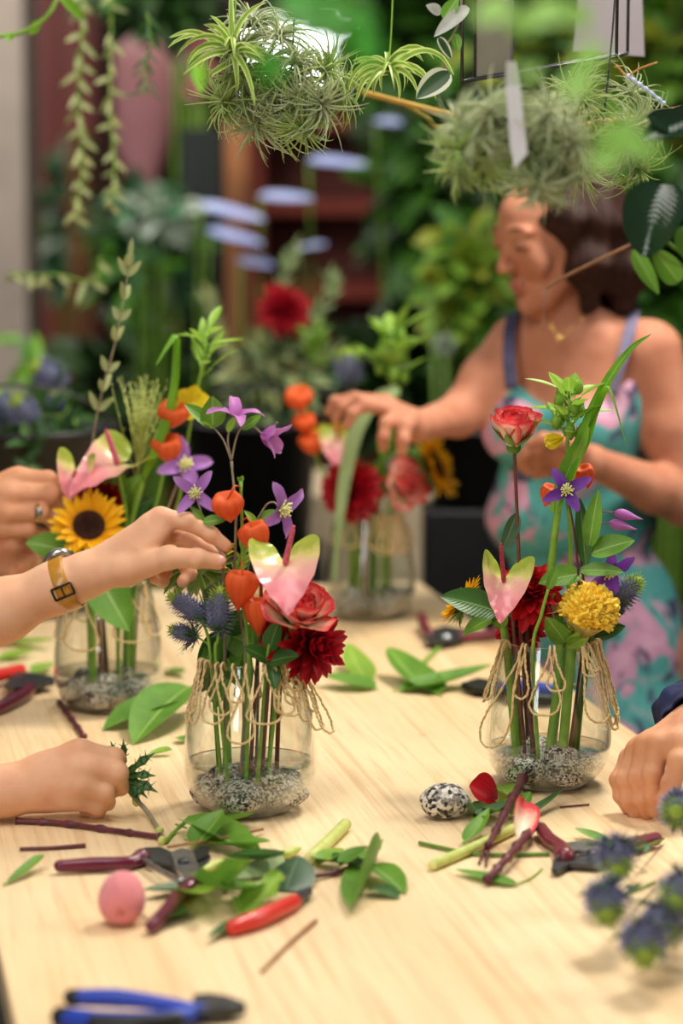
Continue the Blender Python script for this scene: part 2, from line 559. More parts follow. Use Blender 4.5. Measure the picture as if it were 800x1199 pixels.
    G['water'] = glassmat('jar_water', (0.93, 0.95, 0.93), 3.0, 0.02)
    G['granite'] = granite('granite')
    G['granited'] = granite('granite_wet', 400, 0.34)
    G['till'] = plain('tillandsia', '#94b25c', '#cbdb8e', 30, 0.6, transl=0.3)
    G['tillg'] = plain('tillandsia_grey', '#a6b487', '#d6dcb2', 30, 0.65, transl=0.3)
    G['spider'] = uvmat('spider_leaf', [(0.0, '#7fa53a'), (1.0, '#8fb846')], 'u', 0.45, 0.35, 0.0, edge=(0.55, '#d5e08e'))
    G['black'] = plain('black_plastic', '#101112', '#17181a', 20, 0.45)
    G['steel'] = plain('steel', '#8d8f92', '#b3b5b6', 60, 0.3, metal=0.9)
    G['steeld'] = plain('steel_dark', '#3b3c40', '#55565a', 90, 0.4, metal=0.7)
    G['purple'] = plain('purple_plastic', '#5c1530', '#6d1c3a', 20, 0.3, coat=0.3)
    G['burg'] = plain('burgundy_plastic', '#6a2030', '#7d2c3a', 20, 0.35, coat=0.2)
    G['redp'] = plain('red_plastic', '#cf2a22', '#dc372c', 20, 0.35, coat=0.2)
    G['bluep'] = plain('blue_plastic', '#1f3fae', '#2a4cc0', 20, 0.4)
    G['skin'] = skinmat('skin_fair', '#e0a883', '#e8b592', '#dd9f80')
    G['skint'] = skinmat('skin_tan', '#b57558', '#c28467', '#b27056')
    G['skinw'] = skinmat('skin_warm', '#d19068', '#dba07c', '#c98a68')
    G['nail'] = plain('nail', '#e3a596', '#edb8a8', 40, 0.25, sss=0.2)
    G['gold'] = plain('gold', '#d8b45c', '#e6c678', 30, 0.2, metal=1.0)
    G['bluet'] = plain('paleblue', '#a9b6d6', '#c3cbe2', 20, 0.3)
mats()
# ------------------------------------------------------------------ camera
cam = bpy.data.cameras.new('camera')
co = bpy.data.objects.new('camera', cam); COL.objects.link(co)
cam.sensor_fit = 'HORIZONTAL'; cam.sensor_width = 24.0; cam.lens = 24.0 * FPX / 800.0
co.location = CAM; co.rotation_euler = (PI / 2 - TH, 0, 0)
cam.dof.use_dof = True; cam.dof.focus_distance = 3.05; cam.dof.aperture_fstop = 2.4
cam.clip_start = 0.05
S.camera = co
S.view_settings.view_transform = 'Standard'; S.view_settings.look = 'None'; S.view_settings.gamma = 1.0
S.view_settings.use_curve_mapping = False
S.view_settings.exposure = 0.24
S.cycles.max_bounces = 10; S.cycles.transparent_max_bounces = 24; S.cycles.transmission_bounces = 8
S.cycles.use_denoising = True
S.cycles.caustics_reflective = False
S.cycles.sample_clamp_indirect = 6.0

# ------------------------------------------------------------------ light
w = bpy.data.worlds.new('world'); S.world = w; w.use_nodes = True
bg = w.node_tree.nodes['Background']; bg.inputs[0].default_value = (0.86, 0.86, 0.76, 1); bg.inputs[1].default_value = 0.11

def area(name, loc, tgt, sx, sy, pw, col=(1, 1, 1)):
    l = bpy.data.lights.new(name, 'AREA'); l.shape = 'RECTANGLE'; l.size = sx; l.size_y = sy; l.energy = pw; l.color = col
    o = bpy.data.objects.new(name, l); COL.objects.link(o)
    o.location = loc
    o.rotation_euler = (V(tgt) - V(loc)).to_track_quat('-Z', 'Y').to_euler()
    return o
area('lamp_over_table', (0.75, 3.75, 2.95), (0.0, 3.0, 0.9), 0.5, 0.5, 46, (1.0, 0.94, 0.83))
area('lamp_row_above', (-0.5, 2.1, 3.0), (-0.1, 2.8, 0.9), 1.4, 1.4, 28, (1.0, 0.95, 0.88))
area('daylight_window', (-1.3, 0.2, 2.0), (0.0, 3.2, 1.0), 0.5, 1.5, 18, (1.0, 0.98, 0.96))
area('fill_far', (0.2, 6.6, 3.6), (0.1, 7.2, 0.8), 2.6, 1.6, 30, (1.0, 0.95, 0.82))  # unseen fill, added to light the background foliage
area('fill_left', (-1.9, 5.6, 3.3), (-1.2, 8.5, 1.7), 1.2, 0.8, 95, (1.0, 0.95, 0.88))  # unseen fill, added to brighten the pillar, red door and pink planter
area('light_right', (2.6, 3.0, 2.6), (0.5, 4.2, 1.3), 0.8, 1.2, 30, (1.0, 0.96, 0.90))  # area light from the right, aimed towards the woman

# ------------------------------------------------------------------ room
def boxobj(name, x0, x1, y0, y1, z0, z1, m, parent=None, bevel=0, **kw):
    mb = MB(); mb.box(((x0 + x1) / 2, (y0 + y1) / 2, (z0 + z1) / 2), x1 - x0, y1 - y0, z1 - z0)
    return obj(name, mb, m, parent, smooth=False, loc=((x0 + x1) / 2, (y0 + y1) / 2, z0), bevel=bevel, **kw)

def struct(o): o['kind'] = 'structure'; return o

def pbox(px0, px1, py0, py1, d, th):
    a = P(px0, py0, d); b = P(px1, py1, d)
    return a.x, b.x, d, d + th, b.z, a.z

struct(boxobj('floor', -5, 5, -1.5, 12.2, -0.1, 0.0, plain('floor_concrete', '#2e2b27', '#3b362f', 6, 0.7)))
wb = NT('wall_paint')
cw = wb.ramp(wb.noise(1.6, 4, 0.6, wb.coord()), [(0.35, srgb('#1d1712')), (0.55, srgb('#3a1d16')), (0.7, srgb('#20261a'))])
wb.bsdf(cw, 0.8)
struct(boxobj('wall_back', -5, 5, 11.6, 11.9, 0, 4.2, wb.mat))
dk = plain('wall_dark', '#22201b', '#2c2a22', 3, 0.85)
struct(boxobj('wall_left', -5.2, -5, -1.5, 11.9, 0, 4.2, dk))
struct(boxobj('wall_right', 5, 5.2, -1.5, 11.9, 0, 4.2, dk))

# window in the back wall, blown out by daylight
x0, x1, y0, y1, z0, z1 = pbox(283, 452, 22, 106, 11.5, 0.06)
wt = NT('window_sky'); em = wt.n('ShaderNodeEmission'); em.inputs[0].default_value = (0.95, 1.0, 0.98, 1); em.inputs[1].default_value = 3.2
wt.l(em.outputs[0], wt.out.inputs[0])
wf = struct(boxobj('window_1', x0 - 0.06, x1 + 0.06, 11.53, 11.6, z0 - 0.06, z1 + 0.06, plain('window_frame', '#3a332c')))
boxobj('pane', x0, x1, 11.515, 11.535, z0, z1, wt.mat, wf)

# grey-beige pillar, left
x0, x1, y0, y1, z0, z1 = pbox(-60, 34, 0, 400, 7.6, 0.35)
struct(boxobj('pillar', x0, x1, y0, y1, 0, 4.2, plain('pillar_plaster', '#93877d', '#82776e', 4, 0.8), bevel=0.01))
# dark red door
x0, x1, y0, y1, z0, z1 = pbox(34, 136, -60, 205, 10.2, 0.06)
rd = plain('door_red', '#6e1f18', '#7d2a20', 5, 0.5)
dr = struct(boxobj('door_1', x0, x1, y0, y1, 0.0, 2.75, rd))
for i in range(3):
    bx = lerp(x0, x1, (i + 0.5) / 3); bw = (x1 - x0) / 3 - 0.02
    boxobj('door_panel', bx - bw / 2, bx + bw / 2, y0 - 0.02, y0, 0.1, 2.7, rd, dr, bevel=0.004)

def post(name, label, px0, px1, ytop, d, m, ztop=None, zb=0.0):
    x0, x1, y0, y1, z0, z1 = pbox(px0, px1, ytop, 400, d, 0.12)
    o = boxobj(name, x0, x1, d, d + (x1 - x0), zb, z1 if ztop is None else ztop, m, bevel=0.006)
    return tag(o, label, 'post')
wd = plain('post_wood', '#6d4526', '#8a5c34', 9, 0.6)
post('wooden_post', 'brown wooden post rising behind the left foliage beside the pillar', 77, 108, 150, 8.6, wd)
post('wooden_post', 'dark maroon post standing beside the tall pink planter', 108, 136, -60, 8.45, plain('post_maroon', '#3d1a18', '#4d2420', 9, 0.6), 3.2)
post('metal_post', 'wide black post behind the tall red dahlia', 210, 263, 150, 7.4, plain('post_black', '#0e1412', '#151c1a', 5, 0.5))
post('wooden_post', 'orange-brown timber post next to the wide black post', 262, 292, 140, 7.7, plain('post_tan', '#9a6038', '#b57d55', 4, 0.6))
# rust-coloured shelving behind
x0, x1, y0, y1, z0, z1 = pbox(292, 480, 128, 300, 9.2, 0.3)
sh = thing('shelf_unit', 'rust-red shelf unit below the bright window', 'shelf', ((x0 + x1) / 2, 9.3, 0))
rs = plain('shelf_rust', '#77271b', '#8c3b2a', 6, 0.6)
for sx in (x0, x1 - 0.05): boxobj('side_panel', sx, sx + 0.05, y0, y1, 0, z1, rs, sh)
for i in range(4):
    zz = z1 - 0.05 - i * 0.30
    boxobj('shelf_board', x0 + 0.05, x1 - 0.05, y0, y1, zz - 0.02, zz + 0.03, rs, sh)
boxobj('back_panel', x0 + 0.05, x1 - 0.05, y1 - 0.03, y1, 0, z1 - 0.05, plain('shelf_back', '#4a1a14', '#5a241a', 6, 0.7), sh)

# pink tapering planter
c = P(166, 215, 9.0); k = pxm(9.0)
pk = thing('pink_planter', 'tall tapering glossy pink planter in front of the red door', 'planter', (c.x, 9.0, 0))
top = P(166, 42, 9.0).z
mb = MB(); mb.lathe([(0.0, c.z - 0.08), (14 * k, c.z - 0.08), (16 * k, c.z), (36 * k, lerp(c.z, top, 0.35)), (50 * k, lerp(c.z, top, 0.75)), (55 * k, top), (53 * k, top + 0.01), (50 * k, top), (44 * k, lerp(c.z, top, 0.7)), (0, lerp(c.z, top, 0.69))], (c.x, 9.0, 0))
obj('vessel', mb, plain('pink_glaze', '#f2a0aa', '#f7b4bb', 3, 0.3, coat=0.4), pk)
mb = MB(); mb.lathe([(0.0, 0), (0.2, 0), (0.2, 0.03), (0.03, 0.06), (0.03, c.z - 0.08), (0.0, c.z - 0.08)], (c.x, 9.0, 0), 24)
obj('stand', mb, G['black'], pk)

# dark red cabinet between the posts
x0, x1, y0, y1, z0, z1 = pbox(138, 214, 262, 480, 9.6, 0.4)
cb = thing('cabinet', 'low dark red cabinet in the distance behind the wide black post', 'cabinet', ((x0 + x1) / 2, 9.8, 0))
cr_ = plain('cabinet_red', '#5a1712', '#691f18', 5, 0.6)
boxobj('body', x0, x1, y0, y1, 0.05, z1, cr_, cb, bevel=.005)
for i in range(2):
    bx = lerp(x0, x1, .27 + .46 * i)
    dd_ = boxobj('door', bx - (x1 - x0) * .21, bx + (x1 - x0) * .21, y0 - .02, y0, .1, z1 - .06, cr_, cb, bevel=.004)
    boxobj('knob', bx - .012, bx + .012, y0 - .045, y0 - .02, z1 * .5, z1 * .5 + .03, G['steeld'], dd_)

# ------------------------------------------------------------------ the table
e0 = T(490, 680); e1 = T(750, 862)
dirv = (e0 - e1); dirv.z = 0; dirv.normalize()
nrm_ = V((dirv.y, -dirv.x, 0))            # towards the right edge
l0 = T(10, 1165)
wid = (e0 - l0).dot(nrm_)
far = e0.copy()
near = far - dirv * 3.35
TANG = math.atan2(dirv.x, dirv.y)
tb = thing('work_table', 'long pale pine work table strewn with cut stems and leaves', 'table', ((far + near) / 2 - nrm_ * wid / 2) * 1.0)
tb.location.z = 0
rz = Matrix.Rotation(-TANG, 3, 'Z')
ctr = (far + near) / 2 - nrm_ * wid / 2
wood = woodmat('pine', TANG)
mb = MB(); mb.box((ctr.x, ctr.y, TZ - 0.02), wid, 3.35, 0.04, rz)
obj('tabletop', mb, wood, tb, smooth=False, bevel=0.003)
for sx in (-1, 1):
    for sy in (-1, 1):
        q = ctr + nrm_ * (sx * (wid / 2 - 0.07)) + dirv * (sy * 1.55)
        mb = MB(); mb.box((q.x, q.y, (TZ - 0.04) / 2), 0.08, 0.08, TZ - 0.04, rz)
        obj('leg', mb, wood, tb, smooth=False, bevel=0.004)
    q = ctr + nrm_ * (sx * (wid / 2 - 0.05))
    mb = MB(); mb.box((q.x, q.y, TZ - 0.09), 0.03, 2.95, 0.1, rz)
    obj('apron', mb, wood, tb, smooth=False)

# beige stone planter beyond the table end
x0, x1, y0, y1, z0, z1 = pbox(352, 585, 578, 700, 5.35, 0.45)
sp = thing('stone_trough', 'pale beige stone trough on the floor behind the far end of the table', 'trough', ((x0 + x1) / 2, 5.5, 0))
bs = plain('beige_stone', '#b3a184', '#c4b397', 7, 0.8)
boxobj('wall_slab', x0, x1, 5.35, 5.42, 0, z1, bs, sp, bevel=0.01)
boxobj('wall_slab', x0, x1, 5.74, 5.8, 0, z1, bs, sp, bevel=0.01)
for xx in (x0, x1 - 0.06): boxobj('wall_slab', xx, xx + 0.06, 5.42, 5.74, 0, z1, bs, sp, bevel=0.01)
boxobj('soil', x0 + 0.06, x1 - 0.06, 5.42, 5.74, 0.0, z1 - 0.06, plain('soil', '#1d150f', '#2c2118', 40, 0.9), sp)

def bucket(name, label, c, r0, r1, h, parent=None):
    t = thing(name, label, 'bucket', c)
    mb = MB(); mb.lathe([(0, 0), (r0, 0), (r1, h - 0.012), (r1 + 0.008, h - 0.012), (r1 + 0.008, h), (r1 - 0.004, h), (r0 - 0.004, 0.006), (0, 0.006)], c, 40)
    obj('shell', mb, G['black'], t)
    pts = [V(c) + V((math.cos(a) * (r1 + 0.012), math.sin(a) * (r1 + 0.012) * 0.98, h - 0.02 - 0.10 * math.sin(a))) for a in [PI + PI * i / 20 for i in range(21)]]
    mb = MB(); mb.tube(pts, 0.0025, 6)
    obj('handle', mb, G['steeld'], t)
    return t
# ------------------------------------------------------------------ glass jars, water, stones, twine
PROF = [(0.000, 0.000), (0.040, 0.0), (0.050, 0.003), (0.062, 0.012), (0.0715, 0.026), (0.0770, 0.044), (0.0780, 0.060), (0.0760, 0.085), (0.0715, 0.115), (0.0660, 0.145), (0.0600, 0.170), (0.0585, 0.178)]
def prof_r(h, s=1.0):
    return interp([(z * s, r * s) for r, z in PROF[1:]], h)

class Jar: pass
def jar(px, py, s, wl, label, seed):
    rng = random.Random(seed)
    c = T(px, py); c.z += 0.0006
    J = Jar(); J.c = c; J.s = s; J.h = 0.178 * s
    t = thing('glass_jar', label, 'jar', c, 'glass jars of cut flowers on the table')
    pr = spline([(r * s, 0, z * s) for r, z in PROF], 44)
    outer = [(p.x, p.z) for p in pr]
    th = 0.0024 * s
    inner = [(max(0, r - th), max(z, 0.006 * s)) for r, z in outer]
    lip = [(outer[-1][0], outer[-1][1] + 0.001), (outer[-1][0] - th / 2, outer[-1][1] + 0.0022), (outer[-1][0] - th, outer[-1][1] + 0.001)]
    mb = MB(); mb.lathe(outer + lip + inner[::-1], c, 72)
    obj('vessel', mb, G['glass'], t)
    J.t = t
    # water
    wz = wl
    wp = [(0, 0.0068 * s)] + [(r - 0.0004, z) for r, z in inner if z < wz and r > 0.01 and z > 0.0061 * s] + [(prof_r(wz, s) - th - 0.0004, wz - 0.0004), (prof_r(wz, s) - th - 0.0004, wz), (prof_r(wz, s) - th - 0.004, wz - 0.0012), (0.0, wz - 0.0013)]
    mb = MB(); mb.lathe(wp, c, 56)
    wo = obj('water', mb, G['water'], None, loc=c)
    tag(wo, None, None, None, 'stuff')
    J.water = wo
    return J

def stone(name, c, rx, ry, rz, m, seed, label, group, rotz=0.0, tilt=0.0):
    rng = random.Random(seed); off = V((rng.random() * 50, rng.random() * 50, rng.random() * 50))
    mb = MB()
    rot = Matrix.Rotation(rotz, 3, 'Z') @ Matrix.Rotation(tilt, 3, 'X')
    mb.ell((0, 0, 0), rx, ry, rz, rot, 22, 32, disp=lambda p: 1 + 0.10 * mnoise.noise(p * 1.6 + off) + 0.03 * mnoise.noise(p * 4 + off))
    lo = min(v[2] for v in mb.v)
    mb.v = [(v[0] + c[0], v[1] + c[1], v[2] + c[2]) for v in mb.v]
    o = obj(name, mb, m, None, loc=c)
    return tag(o, label, 'stone', group)

def fill_stones(J, n, rad, seed, where):
    """rounded granite pebbles bedded in the foot of the jar"""
    rng = random.Random(seed)
    s = J.s
    spots = []
    for k in range(5):
        a = 2 * PI * k / 5 + seed * 0.7
        spots.append((J.c.x + 0.0435 * s * math.cos(a), J.c.y + 0.0435 * s * math.sin(a), J.c.z + 0.0245 * s))
    for k in range(n - 5):
        a = 2 * PI * k / (n - 5) + seed * 0.7 + 0.6
        spots.append((J.c.x + 0.030 * s * math.cos(a), J.c.y + 0.030 * s * math.sin(a), J.c.z + 0.040 * s))
    for k, q in enumerate(spots):
        rr = rad * rng.uniform(0.92, 1.02) * s if k < 5 else rad * 0.72 * s
        stone('granite_stone', q, rr * 1.12, rr * 0.92, rr * 0.66, G['granited'], seed * 31 + k, 'speckled granite stone bedded under water in ' + where, 'stones in ' + where, rotz=rng.random() * 3)

def twine(J, loops, label, seed):
    """natural cord looped over and over the rim; each loop: (px offset from the jar middle, drop, width, out)"""
    rng = random.Random(seed)
    s = J.s; hr = J.h
    rr0 = prof_r(hr, s)
    t = thing('twine', label, 'twine', (J.c.x, J.c.y, J.c.z + hr))
    mb = MB()
    path = []
    def on(a, h, out):
        r = prof_r(max(0.02, h), s) if h < hr else rr0
        r += 0.0024 + out
        return V((J.c.x + r * math.sin(a), J.c.y - r * math.cos(a), J.c.z + h))
    last = None
    for (a, drop, wd, out, lean) in loops:
        seg = []
        N = 34
        seg.append(on(a - wd * 0.12, hr - 0.004, -0.0075))
        seg.append(on(a - wd * 0.14, hr + 0.0045, -0.003))
        for i in range(N + 1):
            u = i / N
            x = -math.sin(2 * PI * u) * (0.35 + 0.65 * math.sin(PI * u)) * wd * 0.5 + lean * math.sin(PI * u)
            y = math.sin(PI * u) ** 0.8
            h = hr + 0.003 - drop * y
            seg.append(on(a + x / rr0 + 0.01 * rng.uniform(-1, 1) * y, h, out * y + 0.001 * rng.uniform(0, 1) + (0.002 if i > N / 2 else 0)))
        seg.append(on(a + wd * 0.14, hr + 0.0045, -0.003))
        seg.append(on(a + wd * 0.12, hr - 0.004, -0.0075))
        path.append(seg)
    for seg in path:
        sp = spline(seg, len(seg) * 3)
        sp = [p + V((mnoise.noise(p * 90), mnoise.noise(p * 90 + V((7, 0, 0))), mnoise.noise(p * 90 + V((0, 9, 0))))) * 0.0012 for p in sp]
        for st in (0, PI):
            q = []
            for i, p in enumerate(sp):
                tt = (sp[min(i + 1, len(sp) - 1)] - sp[max(i - 1, 0)]).normalized()
                n1 = tt.orthogonal().normalized(); n2 = tt.cross(n1)
                an = i * 0.95 + st
                q.append(p + (n1 * math.cos(an) + n2 * math.sin(an)) * 0.0007)
            mb.tube(q, 0.00095, 6)
    obj('cord', mb, G['twine'], t)
    # a line of cord round the rim ties the loops
    mb = MB()
    ring = []
    for i in range(73):
        a = 2 * PI * i / 72
        r = rr0 + 0.0016
        ring.append(V((J.c.x + r * math.sin(a), J.c.y - r * math.cos(a), J.c.z + hr - 0.006)))
    return t

JC = jar(293, 947, 1.0, 0.057, 'glass jar in sharp focus before the outstretched hand, stones showing grey under its water', 1)
JR = jar(641, 917, 0.985, 0.046, 'glass jar beneath the tall single rose on the side nearest the woman', 2)
JL = jar(128, 828, 0.985, 0.052, 'blurred glass jar beneath the open sunflower, past the watch arm', 3)
JB = jar(433, 722, 0.97, 0.045, 'farthest, very blurred glass jar on the table end, near the woman\'s reaching hand', 4)
for J, nm in ((JC, 'the foremost jar'), (JR, 'the tall-rose jar'), (JL, 'the open-sunflower jar'), (JB, 'the farthest jar')):
    J.water['label'] = 'clear shallow water lying in ' + nm
    J.water['category'] = 'water'
fill_stones(JC, 8, 0.030, 1, 'the foremost jar')
fill_stones(JR, 7, 0.029, 2, 'the tall-rose jar')
fill_stones(JL, 8, 0.030, 3, 'the open-sunflower jar')
fill_stones(JB, 7, 0.029, 4, 'the farthest jar')
k = 0.001
twine(JC, [(-1.15, .072, .018, .0, -.004), (-1.05, .060, .02, .003, 0), (-0.9, .070, .016, .002, -.004), (-0.62, .066, .030, .001, .002), (-0.5, .055, .028, .002, .004), (-0.28, .040, .02, 0, .006),
           (-0.02, .086, .028, .001, -.006), (0.33, .064, .040, .001, -.004), (0.52, .056, .024, .001, .008), (0.62, .058, .028, .004, .006), (0.72, .046, .022, .002, .006), (0.8, .030, .02, .004, .004),
           (0.9, .068, .02, .004, .008), (1.05, .080, .022, .010, .010), (1.15, .086, .026, .020, .012), (1.2, .06, .02, .006, .004), (2.4, .06, .03, 0, 0), (3.2, .07, .03, 0, 0), (4.1, .05, .03, 0, 0)],
      'tan twine looped over the rim of the jar before the outstretched hand', 5)
twine(JR, [(-1.25, .075, .016, .004, -.012), (-1.1, .070, .016, .004, -.010), (-0.62, .125, .046, .006, -.030), (-0.55, .060, .02, .002, 0), (-0.06, .078, .034, .001, -.006), (0.02, .05, .02, .001, .002), (0.62, .092, .036, .001, .014),
           (0.66, .036, .02, .002, .004), (0.8, .03, .018, .002, 0), (1.05, .10, .022, .003, .010), (1.2, .108, .026, .004, .006), (1.28, .09, .02, .006, .004), (1.35, .10, .016, .006, .004), (2.6, .07, .03, 0, 0), (3.6, .06, .03, 0, 0)],
      'tan twine hanging in long loops from the jar under the tall single rose', 6)
twine(JL, [(-1.0, .075, .03, .002, 0), (-0.45, .086, .05, .002, 0), (0.1, .04, .03, .002, 0), (0.55, .075, .05, .002, 0), (1.05, .07, .03, .004, .0), (2.5, .07, .04, 0, 0), (3.6, .07, .04, 0, 0)],
      'blurred tan twine looped over the jar under the open sunflower', 7)
twine(JB, [(0.15, .05, .03, .002, 0), (0.3, .06, .03, .002, 0), (0.42, .055, .03, .003, 0), (0.55, .06, .03, .002, 0), (0.68, .06, .03, .004, 0), (0.8, .055, .03, .003, 0), (0.95, .06, .03, .002, 0), (1.1, .05, .03, .002, 0), (-0.9, .05, .03, .002, 0), (-0.5, .05, .03, .002, 0)],
      'blurred tan twine bunched on the rim of the farthest jar', 8)
# ------------------------------------------------------------------ flower builders
def ax(right, tocam, up): return V((right, -tocam, up)).normalized()

def stempart(t, pts, r0, r1, m, name='stem', n=26, nodes=0, parent=None, label=None):
    sp = spline(pts, n)
    N = len(sp)
    rad = [lerp(r0, r1, i / (N - 1)) for i in range(N)]
    if nodes:
        for i in range(N):
            f = (i / (N - 1) * nodes) % 1.0
            if min(f, 1 - f) < 0.5 * nodes / (N - 1) + 0.02: rad[i] *= 1.45
    mb = MB(); mb.tube(sp, rad, 8)
    return obj(name, mb, m, parent or t, label=label)

def leafpart(t, o, d, n, L, W, m, kind='ovate', bend=0.4, cup=0.3, name='leaf', parent=None, **kw):
    mb = MB(); leaf(mb, o, d, n, L, W, kind, bend, cup, nu=12, nv=9, **kw)
    return obj(name, mb, m, parent or t)

def radial(x, y, a): return x * math.cos(a) + y * math.sin(a)

def rose_head(t, c, axis, Rr, m, opening=1.0, n=24, seed=1, parent=None, nm='petals'):
    rng = random.Random(seed); random.seed(seed)
    x, y, z = frame(axis); c = V(c)
    mb = MB()
    for i in range(n):
        f = i / (n - 1)
        a = i * 2.39996 + rng.uniform(-.15, .15)
        th = R(5) + opening * R(58) * f ** 1.25
        rd = radial(x, y, a)
        d = z * math.cos(th) + rd * math.sin(th)
        nn = z * math.sin(th) - rd * math.cos(th)
        L = Rr * (0.95 + 0.28 * f) * rng.uniform(0.94, 1.05)
        W = Rr * (0.72 + 0.62 * f)
        bend = lerp(0.75, -0.25 * opening, f)
        leaf(mb, c + rd * (0.05 + 0.17 * f) * Rr - z * 0.05 * Rr, d, nn, L, W, 'petal', bend, lerp(0.62, 0.34, f), 9, 9, ruff=0.02 + 0.02 * f, rf=3, s0=0.06)
    p = obj(nm, mb, m, parent or t)
    mb = MB()
    for i in range(5):
        a = i * 2 * PI / 5 + 0.5
        rd = radial(x, y, a)
        th = R(72)
        leaf(mb, c - z * 0.12 * Rr, z * math.cos(th) + rd * math.sin(th), z * math.sin(th) - rd * math.cos(th), Rr * 1.05, Rr * 0.34, 'lance', 0.75, 0.3, 8, 5)
    mb.ell(c - z * 0.16 * Rr, Rr * .24, Rr * .24, Rr * .2, None, 8, 12)
    obj('sepals', mb, G['leaf'], parent or t)
    return p

def dahlia_head(t, c, axis, Rr, m, n=80, seed=1, amax=108, W=0.27, nm='petals', jit=.12):
    rng = random.Random(seed); random.seed(seed)
    x, y, z = frame(axis); c = V(c)
    mb = MB()
    for i in range(n):
        f = (i + 0.5) / n
        a = i * 2.39996
        th = R(4) + R(amax) * f ** 0.75 + rng.uniform(-jit, jit)
        rd = radial(x, y, a)
        d = z * math.cos(th) + rd * math.sin(th)
        nn = z * math.sin(th) - rd * math.cos(th)
        L = Rr * (0.32 + 0.62 * f ** 0.7) * rng.uniform(0.88, 1.06)
        leaf(mb, c + rd * Rr * 0.12 * f + z * Rr * 0.10 * (1 - f), d, nn, L, Rr * W * (0.75 + 0.5 * f) * rng.uniform(.9, 1.1), 'petal' if W > .3 else 'broad', lerp(0.9, -0.22, f) + rng.uniform(-.15, .15), 0.5, 8, 6, s0=0.05)
    p = obj(nm, mb, m, t)
    mb = MB(); mb.ell(c - z * Rr * .12, Rr * .16, Rr * .16, Rr * .13, None, 8, 12)
    for i in range(6):
        rd = radial(x, y, i * PI / 3)
        leaf(mb, c - z * .14 * Rr, rd, z, Rr * .4, Rr * .16, 'ovate', -.3, .2, 6, 5)
    obj('sepals', mb, G['leafd'], t)
    return p

def sunflower_head(t, c, axis, Rr, seed=1, back=True, ray=1.0, br=1.0):
    rng = random.Random(seed); random.seed(seed)
    x, y, z = frame(axis); c = V(c)
    rot = Matrix((x, y, z)).transposed()
    mb = MB()
    mb.lathe([(0, .02 * Rr), (.12 * Rr, .03 * Rr), (.2 * Rr, .07 * Rr), (.32 * Rr, .11 * Rr), (.42 * Rr, .09 * Rr), (.47 * Rr, 0), (.4 * Rr, -.1 * Rr), (0, -.14 * Rr)], c, 40, z)
    for i in range(260):
        f = math.sqrt((i + .5) / 260); a = i * 2.39996
        p = c + radial(x, y, a) * f * .43 * Rr + z * (.05 + .07 * math.sin(min(1, f * 1.2) * 2.2)) * Rr
        mb.ell(p, .016 * Rr, .016 * Rr, .03 * Rr, rot, 4, 6)
    obj('disc', mb, G['sundisc'], t)
    mb = MB()
    for lay, (n, th0, L) in enumerate(((19, 72, .66), (18, 84, .7), (16, 60, .55))):
        for i in range(n):
            a = (i + lay * .5) * 2 * PI / n + rng.uniform(-.08, .08)
            th = R(th0 + rng.uniform(-9, 9))
            rd = radial(x, y, a)
            leaf(mb, c + rd * .40 * Rr + z * .02 * Rr, z * math.cos(th) + rd * math.sin(th), z * math.sin(th) - rd * math.cos(th), Rr * L * ray * rng.uniform(.85, 1.08), Rr * .24, 'ovate', rng.uniform(-.2, .35), .35, 8, 6, twist=rng.uniform(-.2, .2), s0=.12)
    obj('rays', mb, G['sun'], t)
    if back:
        mb = MB()
        for lay in range(3):
            for i in range(13):
                a = (i + lay * .33) * 2 * PI / 13
                th = R(78 + lay * 16); rd = radial(x, y, a)
                leaf(mb, c + rd * .3 * Rr - z * (.08 + .03 * lay) * Rr, z * math.cos(th) + rd * math.sin(th), z * math.sin(th) - rd * math.cos(th), Rr * .55 * br * rng.uniform(.8, 1.2), Rr * .2 * br ** .4, 'lance', rng.uniform(-.5, .4), .3, 8, 5)
        mb.lathe([(0, -.3 * Rr), (.09 * Rr, -.28 * Rr), (.28 * Rr, -.17 * Rr), (.42 * Rr, -.08 * Rr)], c, 24, z)
        obj('bracts', mb, G['sunback'], t)

def clematis_head(parent, c, axis, Rr, m, n=4, openang=70, recurve=-0.9, W=.5, seed=1, rot0=0.0, nm='flower', stam=True, twist=.35):
    rng = random.Random(seed); random.seed(seed)
    x, y, z = frame(axis); c = V(c)
    mb = MB()
    for i in range(n):
        a = rot0 + i * 2 * PI / n + rng.uniform(-.1, .1)
        th = R(openang + rng.uniform(-8, 8)); rd = radial(x, y, a)
        leaf(mb, c + rd * .05 * Rr, z * math.cos(th) + rd * math.sin(th), z * math.sin(th) - rd * math.cos(th), Rr * rng.uniform(.92, 1.08), Rr * W, 'broad', recurve * rng.uniform(.7, 1.2), .3, 12, 9, twist=rng.uniform(-twist, twist), ruff=.05, rf=4)
    f = obj(nm, mb, m, parent)
    if stam:
        mb = MB()
        for i in range(22):
            a = i * 2.39996; th = R(10 + 55 * (i / 22)); rd = radial(x, y, a)
            d = z * math.cos(th) + rd * math.sin(th)
            L = Rr * .36 * rng.uniform(.8, 1.1)
            mb.tube([c, c + d * L * .5 + z * L * .05, c + d * L], [Rr * .022, Rr * .02, Rr * .034], 5)
        mb.ell(c + z * .05 * Rr, .09 * Rr, .09 * Rr, .12 * Rr)
        obj('stamens', mb, G['cream'], f)
    return f

